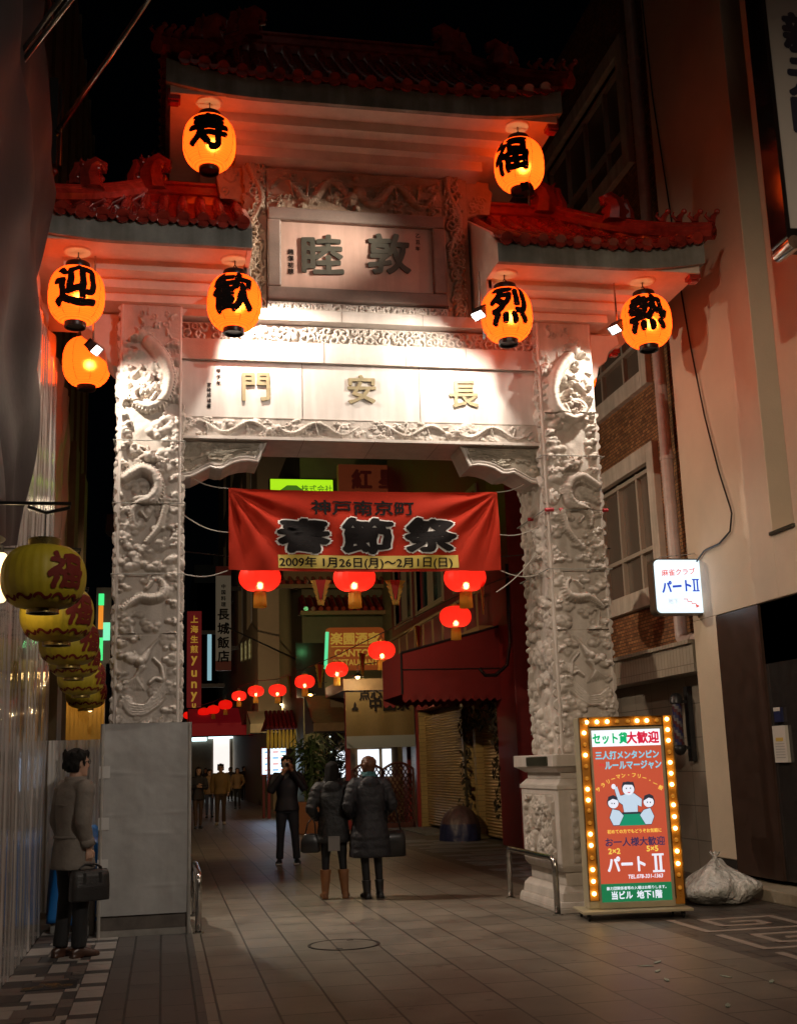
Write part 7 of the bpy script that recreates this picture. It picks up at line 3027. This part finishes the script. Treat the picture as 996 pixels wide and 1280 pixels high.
def head(m, c, s=1.0, yaw=0.0, tilt=0.0):
    """skull, jaw, brow, nose, ears facing +y"""
    cyw, syw = math.cos(yaw), math.sin(yaw)

    def T(p):
        x, y, z = p[0] * s, p[1] * s, p[2] * s
        y, z = y * math.cos(tilt) - z * math.sin(tilt), y * math.sin(tilt) + z * math.cos(tilt)
        return np.asarray(c) + V3(x * cyw - y * syw, x * syw + y * cyw, z)
    rings = []
    for z, rx, ry, yo in ((-.115, .018, .022, .062), (-.108, .034, .038, .052), (-.09, .048, .058, .035), (-.06, .060, .076, .016), (-.02, .070, .090, .002), (.02, .075, .096, -.004), (.06, .074, .094, -.010), (.09, .062, .080, -.012), (.112, .038, .052, -.012), (.12, .012, .018, -.012)):
        rings.append(np.array([T(p) for p in ell(z, rx, ry, yo, n=24, p=2.2)]))
    m.rings(rings, 0, True)
    m.tube([T((0, .086, .018)), T((0, .106, -.022)), T((0, .098, -.034))], np.array([.010, .016, .010]) * s, 8)
    for q in (-1, 1):
        m.ball(T((q * .078, -.008, -.008)), .026 * s, 8, 6, 0, (.45, .7, 1.1))
        m.ball(T((q * .032, .084, .030)), .017 * s, 8, 6, 0, (1.3, .6, .45))
    m.ball(T((0, .088, -.058)), .018 * s, 8, 6, 0, (1.3, .5, .35))
    return T


def person(label, loc, rot, H, coat, legs_mat, shoe_mat, armL, armR, hair='short', hair_mat=None, hem=.75, style='jacket', vox=.012,
           stance=((.10, 0), (-.10, 0)), boots=None, headyaw=0.0, tilt=0.0, hands=True, fem=False, curl=.6, flare=1.0, group=None, legr=1.0, torso=1.0):
    t = thing('person', label, 'person', (0, 0, 0), group)
    S = H / 1.72
    sh = .165 if fem else .19
    m = MB()
    # bare body: torso, neck, head, arms, hands, legs joined into one surface
    m.rings([ell(.84, .13, .09), ell(.93, .16, .11), ell(1.05, .13, .095), ell(1.2, .15, .105), ell(1.34, .155, .10), ell(1.42, .12, .08), ell(1.46, .06, .06)], 0, True)
    m.tube([(0, 0, 1.40), (0, .005, 1.47), (0, .012, 1.53)], [.062, .055, .055], 12)
    T = head(m, V3(0, .02, 1.60), 1.0, headyaw, tilt)
    for s, arm in ((-1, armL), (1, armR)):
        P = [V3(s * .12, 0, 1.40)] + [np.asarray(p, float) for p in arm[:3]]
        m.tube([P[0], P[1], (P[1] + P[2]) / 2, P[2]], [.055, .055, .048, .041], 10)
        m.tube([P[2], (P[2] * .6 + P[3] * .4), P[3]], [.041, .038, .027], 10)
        if hands:
            d = nrm(arm[3]) if len(arm) > 3 else nrm(P[3] - P[2])
            up = np.asarray(arm[4], float) if len(arm) > 4 else V3(s, 0, 0)
            thumb = arm[5] if len(arm) > 5 else -s
            hand(m, P[3], d, up - d * (up @ d), thumb, 1.0, curl)
    legs = []
    for s, (dx, dy) in zip((1, -1), stance):
        hip, ank = V3(s * .088, 0, .90), V3(dx, dy, .085)
        kn = (hip + ank) / 2 + V3(0, .025, 0.01)
        legs.append((hip, kn, ank))
        m.tube([hip, hip * .5 + kn * .5, kn, kn * .6 + ank * .4, ank], np.array([.085, .072, .054, .052, .036]) * .9, 10)
        m.tube([ank + V3(0, -.03, -.02), ank + V3(0, .06, -.045), ank + V3(0, .14, -.06)], [.036, .036, .025], 8)
    v, f = remesh(m, min(vox * .6, .009) if vox < .015 else vox, 3)
    mb = MB()
    mb.add(v, f, 0)
    for q in (-1, 1):
        mb.ball(T((q * .032, .0865, .014)), .0105, 8, 6, 1)
    mb.build('body', [SKIN, mat('eye_dark', (.02, .015, .012), .2)], t, smooth=True)
    # coat
    m = MB()
    n = 40
    rings = []
    zs = np.linspace(hem, 1.385, 26)
    for z in zs:
        g = (z - .75) / (1.385 - .75)
        rx = np.interp(z, [.45, .75, .92, 1.05, 1.22, 1.34, 1.385], [.225 * flare, .215 * flare, .195, .165, .19, .20, .185]) * (.92 if fem else 1) * torso
        ry = np.interp(z, [.45, .75, .92, 1.05, 1.22, 1.34, 1.385], [.175 * flare, .165 * flare, .145, .128, .138, .122, .105]) * torso
        if style == 'puffer':
            k = 1.08 + .045 * abs(math.sin((z - hem) * PI / .105))
            rx, ry = rx * k, ry * k
        rings.append(ell(z, rx, ry, 0.0, n=n, ripple=.012 if z < 1.1 else .004, rk=7, ph=z * 2))
    rings += [ell(1.425, .135, .092, n=n), ell(1.46, .085, .085, .005, n=n), ell(1.485 if style != 'puffer' else 1.50, .078, .080, .008, n=n)]
    m.rings(rings, 0, True)
    for s, arm in ((-1, armL), (1, armR)):
        P = [np.asarray(p, float) for p in arm[:3]]
        a0 = V3(s * .10, 0, 1.375)
        w = 1.2 if style == 'puffer' else 1.0
        path, rad = [a0], [.085 * w]
        for a, c, r0, r1, nn in ((P[0], P[1], .080, .066, 9), (P[1], P[2] - nrm(P[2] - P[1]) * .015, .066, .050, 9)):
            for k in range(nn):
                g = k / (nn - 1)
                path.append(a + (c - a) * g)
                rip = (1 + .07 * math.sin(k * 2.6)) if style == 'puffer' else (1 + .025 * math.sin(k * 2.1))
                rad.append((r0 + (r1 - r0) * g) * w * rip * (.92 if fem else 1))
        m.tube(path, rad, 14)
    if style == 'puffer':
        m.tube([(.09 * math.cos(a), .015 + .085 * math.sin(a), 1.49) for a in np.linspace(0, 2 * PI, 16)], .032, 8)
        m.ball((0, -.10, 1.40), .09, 12, 8, 0, (1.3, .55, 1.0))
    else:
        m.tube([(.078 * math.cos(a), .008 + .08 * math.sin(a), 1.475) for a in np.linspace(0, 2 * PI, 16)], .018, 8)
    v, f = remesh(m, vox, 2 if style == 'puffer' else 3)
    mb = MB()
    mb.add(v, f)
    ct = mb.build('coat', coat, t, smooth=True)
    # trousers or leggings
    m = MB()
    m.rings([ell(.80, .15, .11), ell(.90, .165, .12), ell(.98, .15, .11)], 0, True)
    for hip, kn, ank in legs:
        zlow = boots if boots else .11
        e = ank if not boots else ank + (kn - ank) * ((boots - .10 - .085) / (kn[2] - .085))
        R = (np.array([.095, .085, .065, .058, .058]) if not fem else np.array([.09, .078, .056, .05, .042])) * legr
        path = [hip, (hip + kn) / 2, kn, kn * .5 + e * .5, e - V3(0, 0, .0)]
        k = np.linspace(0, 4, 17)
        m.tube(np.stack([np.interp(k, range(5), np.array(path)[:, j]) for j in range(3)], 1), np.interp(k, range(5), R) * (1 + .02 * np.sin(k * 9)), 12)
    v, f = remesh(m, vox, 3)
    mb = MB()
    mb.add(v, f)
    mb.build('trousers', legs_mat, t, smooth=True)
    for s, (hip, kn, ank) in zip((1, -1), legs):
        m = MB()
        x, y = ank[0], ank[1]
        tx = x + s * .02
        m.rings([np.stack([q[:, 0], q[:, 2] + 0, q[:, 1]], 1) for q in (ell(y - .07, .030, .035, .036, x), ell(y - .02, .040, .050, .050, x), ell(y + .05, .043, .043, .043, x + s * .006), ell(y + .13, .046, .030, .030, tx), ell(y + .175, .034, .022, .022, tx))], 0, True)
        if boots:
            k = np.linspace(.05, boots, 10)
            m.rings([ell(z_, np.interp(z_, [.05, .12, .3, max(.31, boots)], [.046, .050, .068, .074]) * (1 + .025 * math.sin(z_ * 60)), np.interp(z_, [.05, .12, .3, max(.31, boots)], [.052, .054, .072, .078]), y + (kn[1] - y) * (z_ / .5), x + (kn[0] - x) * (z_ / .5), 16) for z_ in k], 0, True)
            m.box(x - .03, x + .03, y - .075, y - .03, 0.0, .04)
        m.box(x - .042, x + .042, y - .07, y + .02, 0.0, .016)
        v, f = remesh(m, min(vox, .01), 2)
        mb = MB()
        mb.add(v, f)
        sh_ = mb.build('boot' if boots else 'shoe', shoe_mat, t, smooth=True)
    # hair
    m = MB()
    hm = hair_mat or HAIR

    def cap(z0, z1, grow, back):
        rs = []
        for z in np.linspace(z0, z1, 12):
            q = np.interp(z, [-.16, -.1, -.04, .02, .06, .09, .112, .135], [.050, .062, .072, .078, .078, .068, .046, .006])
            qq = np.interp(z, [-.16, -.1, -.04, .02, .06, .09, .112, .135], [.045, .055, .075, .098, .100, .088, .062, .008])
            cut = np.interp(z, [-.2, .035, .075, .14], [-.055, -.035, .0, -.012])
            e = ell(z, q + grow, qq + grow, -.012, n=24, p=2.2)
            lim = cut + .02 if z < .07 else 9
            e[:, 1] = np.minimum(e[:, 1], np.maximum(lim, -.02) if z < .05 else lim + (.05 if z < .075 else 0))
            rs.append(np.array([T(p) for p in e]))
        m.rings(rs, 0, True)
    if hair == 'short':
        cap(-.075, .135, .012, 0)
        for k in range(70):
            a, b_ = rr.uniform(0, 6.28), rr.uniform(-.02, .12)
            p = V3(.08 * math.cos(a), -.012 + .1 * math.sin(a), b_)
            if p[1] > .03 and b_ < .07:
                continue
            m.tube([T(p * V3(1, 1, 1)), T(p * 1.12 + V3(0, 0, -.02)), T(p * 1.13 + V3(0, 0, -.05))], [.016, .014, .006], 6)
    elif hair == 'long':
        cap(-.10, .135, .012, 0)
        for k in range(60):
            a = PI + rr.uniform(-.35, PI + .35)
            p = V3(.078 * math.cos(a), -.012 + .095 * math.sin(a), rr.uniform(-.02, .06))
            L = rr.uniform(.18, .30)
            m.tube([T(p), T(p * 1.1 + V3(0, -.005, -.08)), T(p * V3(1.05, 1.15, 1) + V3(0, -.015, -L))], [.018, .017, .008], 6)
    elif hair == 'beanie':
        cap(-.06, .12, .010, 0)
        m.ball(T((0, -.02, .045)), .098, 16, 12, 0, (1, 1.12, 1.0))
        for k in range(26):
            a = rr.uniform(0, 6.28)
            e = rr.uniform(-.2, 1.4)
            p = V3(.085 * math.cos(a) * math.cos(e), -.02 + .10 * math.sin(a) * math.cos(e), .045 + .09 * math.sin(e))
            if p[1] > .05:
                continue
            m.tube([T(p), T(p * V3(1.1, 1.12, 1) + V3(0, -.012, -.01)), T(p * V3(1.1, 1.12, 1) + V3(0, -.012, -.05))], [.020, .019, .01], 6)
    if hair:
        v, f = remesh(m, min(vox, .009), 1)
        mb = MB()
        mb.add(v, f)
        mb.build('hair', hm, t, smooth=True)
    t.location = [float(q) for q in loc]
    t.rotation_euler = (0, 0, rot)
    t.scale = (S, S, S)
    t['_T'] = 0
    del t['_T']
    return t, T


def place(P, t, q):
    """local point of a person to world"""
    c, s = math.cos(t.rotation_euler[2]), math.sin(t.rotation_euler[2])
    q = np.asarray(q) * t.scale[0]
    return np.asarray(t.location) + V3(q[0] * c - q[1] * s, q[0] * s + q[1] * c, q[2])


ARM_L = ((-.20, 0, 1.39), (-.25, -.03, 1.12), (-.24, .06, .88))
ARM_R = ((.20, 0, 1.39), (.25, -.03, 1.12), (.24, .06, .88))
PK_L = ((-.20, 0, 1.39), (-.29, -.06, 1.13), (-.21, .13, 1.0))
PK_R = ((.20, 0, 1.39), (.29, -.06, 1.13), (.21, .13, 1.0))
TRENCH = mat('taupe_coat', (.17, .148, .125), .8, var=.25, scale=7, bump=.6, bscale=14, bdist=.02)
BLACKC = mat('black_trousers', (.010, .010, .011), .8, var=.3)
LEATHER = mat('brown_leather', (.055, .022, .012), .35, var=.3)
BLEATHER = mat('black_leather', (.014, .013, .013), .35, var=.3)
PUFF1 = mat('charcoal_puffer', (.012, .012, .013), .62, var=.4, scale=9, bump=.9, bscale=11, bdist=.03)
PUFF2 = mat('navy_puffer', (.012, .012, .017), .62, var=.4, scale=9, bump=.9, bscale=10, bdist=.03)

# the man with the briefcase, left
man, T = person('man in a taupe trench coat with black briefcase standing before the white sheeted box', (-.78, 11.22, 0), math.radians(-58), 1.79, TRENCH, BLACKC, LEATHER,
                ARM_L, ((.20, 0, 1.39), (.235, -.04, 1.12), (.215, .035, .89), (0, .05, -1), (1, .1, 0), -1), hem=.72, vox=.010, stance=((.085, .03), (-.085, -.05)), curl=.95, legr=1.12)
b = MB()
b.box(-.165, .165, -.004, .004, 1.225, 1.232)
cp = MB()
# storm flap, belt strap and cuffs of the coat
coat = [c for c in man.children if c.name.startswith('coat')][0]
k = np.linspace(.25, PI - .25, 20)
cp.rings([[(.197 * math.cos(a), -.140 * math.sin(a) - .0, 1.262 - .012 * math.sin(a * 2) ** 2) for a in k], [(.204 * math.cos(a), -.147 * math.sin(a), 1.25) for a in k], [(.196 * math.cos(a), -.142 * math.sin(a), 1.247) for a in k]], 0, False, False)
o = cp.build('storm_flap', TRENCH, None, smooth=True)
o.parent = coat
cp = MB()
cp.tube([(.19 * math.cos(a), -.148 * math.sin(a), .985) for a in np.linspace(.5, PI - .5, 14)], .012, 6)
o = cp.build('back_belt', TRENCH, None, smooth=True)
o.parent = coat
cp = MB()
cp.tube([V3(.222, .01, .97), V3(.218, .027, .915)], [.060, .060], 14)
o = cp.build('cuff', TRENCH, None, smooth=True)
o.parent = coat
b = MB()
for q in (-1, 1):
    th = np.linspace(0, 2 * PI, 14)
    b.tube([T((q * .033 + .024 * math.cos(a), .100, .014 + .019 * math.sin(a))) for a in th], .0022, 5)
    b.tube([T((q * .057, .099, .016)), T((q * .076, .05, .016)), T((q * .080, -.01, .005))], .0025, 5)
o = b.build('glasses', M_BLACK, None)
o.parent = man
# briefcase hanging from his hand
hp = place(None, man, (.218, .045, .755))
br = thing('briefcase', 'black leather briefcase held in the right hand of the man in the taupe coat', 'bag', (hp[0], hp[1], hp[2]))
b = MB()
rings = []
for z, rx, ry in ((-.30, .205, .058), (-.295, .215, .066), (-.18, .215, .070), (-.08, .208, .062), (-.045, .198, .045), (-.035, .19, .03)):
    rings.append(ell(z, rx * .80, ry * 1.1, p=5, n=36))
b.rings(rings, 0, True)
v, f = remesh(b, .008, 3)
b = MB()
b.add(v + hp, f)
b.build('bag_body', mat('black_bag_leather', (.020, .018, .017), .42, var=.3, bump=.2, bscale=60), br, smooth=True)
b = MB()
for y in (-.022, .022):
    b.tube([hp + V3(*p) for p in ((-.10, y, -.05), (-.095, y, -.02), (-.05, y * .5, .008), (.05, y * .5, .008), (.095, y, -.02), (.10, y, -.05))], .009, 8)
b.build('handle', BLEATHER, br, smooth=True)
b = MB()
for x in (-.07, .07):
    b.box(hp[0] + x - .012, hp[0] + x + .012, hp[1] - .074, hp[1] - .066, hp[2] - .24, hp[2] - .06)
b.build('strap', BLEATHER, br)
br.rotation_euler = (0, 0, math.radians(24))

# two women seen from behind
wA, T = person('woman in short charcoal puffer jacket and tan boots, back turned, beside the taller woman', (2.06, 14.75, 0), math.radians(-6), 1.62, PUFF1, mat('black_leggings', (.010, .010, .011), .7), mat('tan_boot', (.26, .105, .035), .5, var=.3, bump=.3, bscale=30),
               PK_L, PK_R, hair='long', hem=.70, style='puffer', vox=.011, boots=.36, fem=True, hands=True, stance=((.14, 0), (-.12, .02)), flare=1.0, headyaw=-.2)
b = MB()
b.box(-.075, .075, -.186, -.176, .60, .78)
b.box(-.075, .075, -.187, -.175, .76, .785)
o = b.build('pale_pocket', mat('pale_cloth', (.22, .20, .185), .6, var=.15), None, bevel=.01)
o.parent = wA
b = MB()
rings = [ell(.60 + z, rx, ry, p=4, n=24) + V3(-.30, -.02, 0) for z, rx, ry in ((-.02, .10, .04), (0, .13, .05), (.12, .125, .05), (.20, .09, .035), (.22, .07, .02))]
b.rings(rings, 0, True)
b.tube([(-.37, -.02, .80), (-.33, -.03, .95), (-.27, -.03, 1.02), (-.24, -.02, .95), (-.23, -.02, .80)], .010, 7)
v0 = MB()
v0.v = [place(None, wA, q)[None] for q in []]
hb = MB()
vv = np.concatenate(b.v)
vv = np.array([place(None, wA, q) for q in vv])
hb.add(vv, b.f)
hb.build_loc = None
tag(hb.build('handbag', BLEATHER, smooth=True), 'small black handbag hanging at the left arm of the woman in tan boots', 'bag')
wB, T = person('woman in long navy puffer coat with rust brown hair bun and teal scarf, back turned', (2.48, 14.55, 0), math.radians(4), 1.66, PUFF2, mat('black_leggings', (.01, .01, .011), .7), BLEATHER,
               PK_L, PK_R, hair='beanie', hair_mat=mat('auburn_hair', (.115, .040, .016), .5, var=.35, scale=40, bump=.5, bscale=70), hem=.50, style='puffer', vox=.011, boots=.22, fem=True, stance=((.12, .03), (-.05, 0)), flare=1.06, headyaw=.1, torso=1.08)
b = MB()
for k in range(3):
    b.tube([((.078 + .006 * k) * math.cos(a), .005 + (.082 + .006 * k) * math.sin(a), 1.525 - k * .018 + .006 * math.sin(a * 3 + k)) for a in np.linspace(0, 2 * PI, 22)], .02, 8)
o = b.build('scarf', mat('teal_scarf', (.03, .11, .12), .8, var=.2, bump=.3), None, smooth=True)
o.parent = wB
b = MB()
rings = [ell(.50 + z, rx, ry, p=5, n=28) + V3(.30, -.02, 0) for z, rx, ry in ((-.01, .13, .06), (0, .15, .07), (.22, .15, .07), (.30, .13, .05), (.31, .12, .03))]
b.rings(rings, 0, True)
b.tube([(.20, -.02, .80), (.24, -.04, 1.10), (.25, -.04, 1.33), (.33, -.03, 1.1), (.40, -.02, .80)], .011, 7)
hb = MB()
hb.add(np.array([place(None, wB, q) for q in np.concatenate(b.v)]), b.f)
tag(hb.build('shoulder_bag', BLEATHER, smooth=True), 'large black shoulder bag at the right side of the woman in the long puffer coat', 'bag')

# the photographer facing us
fa, T = person('man in dark jacket and jeans facing us, holding a camera up to his face', (2.06, 20.3, 0), math.radians(174), 1.76, mat('blue_black_jacket', (.012, .012, .017), .6, var=.3), mat('dark_jeans', (.028, .030, .036), .8, var=.35, scale=5), mat('sneaker', (.03, .03, .035), .5),
               ((-.20, 0, 1.39), (-.29, .13, 1.17), (-.085, .235, 1.50), (.45, .25, .9), (-.6, .8, -.1), 1), ((.20, 0, 1.39), (.27, .14, 1.15), (.06, .23, 1.44), (-.5, .3, .9), (.6, .8, -.1), -1), hem=.84, vox=.012, stance=((.13, 0), (-.15, .04)), curl=.75, legr=1.08)
cp_ = place(None, fa, (0, .235, 1.585))
cm = thing('camera', 'silver and black compact camera held in front of the dark jacketed man\'s face', 'camera', cp_)
b = MB()
b.box(cp_[0] - .06, cp_[0] + .06, cp_[1] - .018, cp_[1] + .018, cp_[2] - .035, cp_[2] + .035)
b.build('camera_body', mat('silver_plastic', (.5, .5, .5), .3, metal=.5), cm, bevel=.006)
b = MB()
b.lathe([(.001, 0.05), (.022, .05), (.028, .045), (.03, .0), (.001, 0)], 18, cp_ + V3(0, -.018, 0) * 1, axis='y')
bm_ = b.v[-1]
bm_[:, 1] = 2 * (cp_[1] - .018) - bm_[:, 1]
b.build('lens', M_BLACK, cm, smooth=True, auto=.6)
for s in (-1, 1):
    b = MB()
    b.box(s * .14 - .05, s * .14 + .05, -.075 + (.04 if s < 0 else 0), .18 + (.04 if s < 0 else 0), 0.0, .022)
    o = b.build('sole', mat('white_rubber', (.5, .48, .45), .6), None, bevel=.01)
    o.parent = [c for c in fa.children if c.name.startswith('shoe')][0 if s > 0 else 1]

# people coming up the street
wk = ((.10, .16), (-.09, -.14))
WG = None


def gz(px, py):
    return at_z(px, py)


OCH = mat('ochre_jacket', (.20, .115, .028), .7, var=.2)
TAN = mat('tan_jacket', (.24, .15, .065), .7, var=.2)
DK = mat('near_black_coat', (.016, .014, .016), .7, var=.2)
for lab, px, py, rot, H, coat, leg, shoe, hair, fem, hem, st_ in (
        ('man in ochre jacket and brown trousers walking up the street towards us', 276, 1031, 176, 1.74, OCH, mat('brown_trousers', (.06, .035, .018), .8), mat('light_shoe', (.35, .28, .2), .6), 'short', False, .86, wk),
        ('long haired woman in black coat with folded arms, nearest the white box', 248, 1036, 186, 1.66, DK, mat('brown_stockings', (.07, .04, .025), .7), BLEATHER, 'long', True, .80, ((.09, .1), (-.07, -.1))),
        ('person in tan hooded jacket half hidden behind the man in ochre', 262, 1022, 180, 1.60, TAN, mat('blue_jeans', (.05, .06, .10), .8), BLEATHER, 'short', True, .82, wk),
        ('woman in beige short jacket and black trousers right of the man in ochre', 297, 1011, 176, 1.62, TAN, BLACKC, BLEATHER, 'long', True, .84, ((.09, -.1), (-.08, .12))),
        ('dark figure with pale face between the long haired woman and the man in ochre', 257, 1003, 178, 1.66, DK, BLACKC, BLEATHER, 'long', True, .8, wk),
        ('person in grey coat seen between the man in ochre and the woman in beige', 288, 1001, 182, 1.68, mat('grey_coat', (.06, .055, .05), .7), BLACKC, BLEATHER, 'short', False, .78, wk),
        ('person in dark brown coat right of the two black figures, beside the menu board', 323, 996, 190, 1.62, mat('brown_coat', (.05, .028, .015), .7), BLACKC, BLEATHER, 'long', True, .75, wk),
        ('man all in black farthest back, nearest to the lit menu board', 314, 999, 160, 1.80, DK, BLACKC, BLEATHER, 'short', False, .80, ((.1, 0), (-.1, 0))),
        ('person in black standing close left of the man all in black', 305, 1000, 200, 1.70, DK, BLACKC, BLEATHER, 'short', False, .80, ((.1, 0), (-.1, 0)))):
    p = gz(px, py)
    fold = 'folded' in lab
    aL = ((-.19, 0, 1.38), (-.23, .08, 1.13), (-.05, .20, 1.16)) if fold else (PK_L if 'beige' in lab else ((-.20, 0, 1.39), (-.25, .02, 1.12), (-.23, .14, .90)))
    aR = ((.19, 0, 1.38), (.23, .08, 1.13), (.05, .21, 1.20)) if fold else ((.20, 0, 1.39), (.25, -.04, 1.12), (.24, -.02, .88))
    person(lab, p, math.radians(rot), H, coat, leg, shoe, aL, aR, hair=hair, fem=fem, hem=hem, vox=.016, stance=st_)

# ================================================================== bags on the ground
p = at_z(903, 1128)
tb = thing('rubbish_bag', 'white translucent rubbish bag slumped by the step beside the lit sign', 'rubbish bag', p)
b = MB()
c = np.random.default_rng(8)
n, mm = 64, 40
ctr = [(c.uniform(-1, 1), c.uniform(-1, 1), c.uniform(0, 1), c.uniform(.08, .20)) for _ in range(16)]
rings = []
for j in range(mm + 1):
    f = j / mm
    th = np.arange(n) / n * 2 * PI
    prof = np.interp(f, [0, .05, .2, .45, .7, .85, .95, 1], [.30, .36, .40, .36, .24, .13, .06, .03])
    z = .46 * f
    rad = prof * (1 + .05 * np.sin(3 * th + 5 * f) + .035 * np.sin(7 * th - 9 * f) + .018 * np.sin(17 * th + 13 * f) * (1 - .3 * f))
    x = rad * np.cos(th) * .74 - .05 * f
    y = rad * np.sin(th) * .82
    y += .34 * np.clip(np.sin(th), 0, 1) ** 3 * (1 - f)
    zz_ = np.full(n, z) * (1 - .12 * np.clip(np.sin(th), 0, 1))
    for a_, b_, h_, s_ in ctr:
        d2 = (np.cos(th) - a_) ** 2 + (np.sin(th) - b_) ** 2 + ((f - h_) * 2) ** 2
        k = s_ * np.exp(-d2 * 5)
        x += k * np.cos(th)
        y += k * np.sin(th)
    rings.append(np.stack([p[0] + x, p[1] + y, p[2] + zz_ + .002], 1))
b.rings(rings, 0, True)
bag = b.build('bag_skin', mat('white_bag_plastic', (.86, .83, .81), .2, var=.4, scale=7, var_col=(.50, .53, .51), bump=1.0, bscale=14, bdist=.08, coat=.4), tb, smooth=True)
b = MB()
for k in range(7):
    a = k * .9
    t0 = p + V3(-.05, 0, .45)
    b.add([t0, t0 + V3(.06 * math.cos(a), .06 * math.sin(a), .09), t0 + V3(.06 * math.cos(a + .5), .06 * math.sin(a + .5), .07)], [(0, 1, 2)])
b.ball(p + V3(-.05, 0, .455), .032, 10, 7)
b.build('knot', MATS['white_bag_plastic'], tb)
p = at_z(583, 1052)
b = MB()
rings = []
for j in range(26):
    f = j / 25
    th = np.arange(48) / 48 * 2 * PI
    prof = math.sqrt(max(0.001, 1 - f ** 2.6))
    rad = prof * (1 + .03 * np.sin(th * 5 + 3 * f) + .02 * np.sin(th * 11 - 4 * f))
    rings.append(np.stack([p[0] + .42 * rad * np.cos(th), p[1] + .5 + .50 * rad * np.sin(th), np.full(48, .70 * f)], 1))
b.rings(rings[:13], 0, False)
b.rings(rings[12:], 1, False)
tag(b.build('covered_bundle', [mat('navy_bundle', (.014, .018, .06), .45, bump=.5, bscale=9, bdist=.04), mat('mauve_bundle', (.085, .05, .055), .5, var=.4, bump=.5, bscale=9, bdist=.04)], smooth=True), 'domed navy and mauve covered bundle on the ground before the closed shutter', 'bundle')
a, c = at_z(503, 1036), at_z(556, 1045)
b = MB()
b.box(a[0] - .1, c[0] + .35, c[1] + .5, c[1] + 3.4, 0.0, .03)
tag(b.build('cardboard_sheet', mat('grey_card', (.13, .135, .135), .7, var=.25), bevel=.005), 'flat grey board lying on the ground before the roller shutter', 'board')
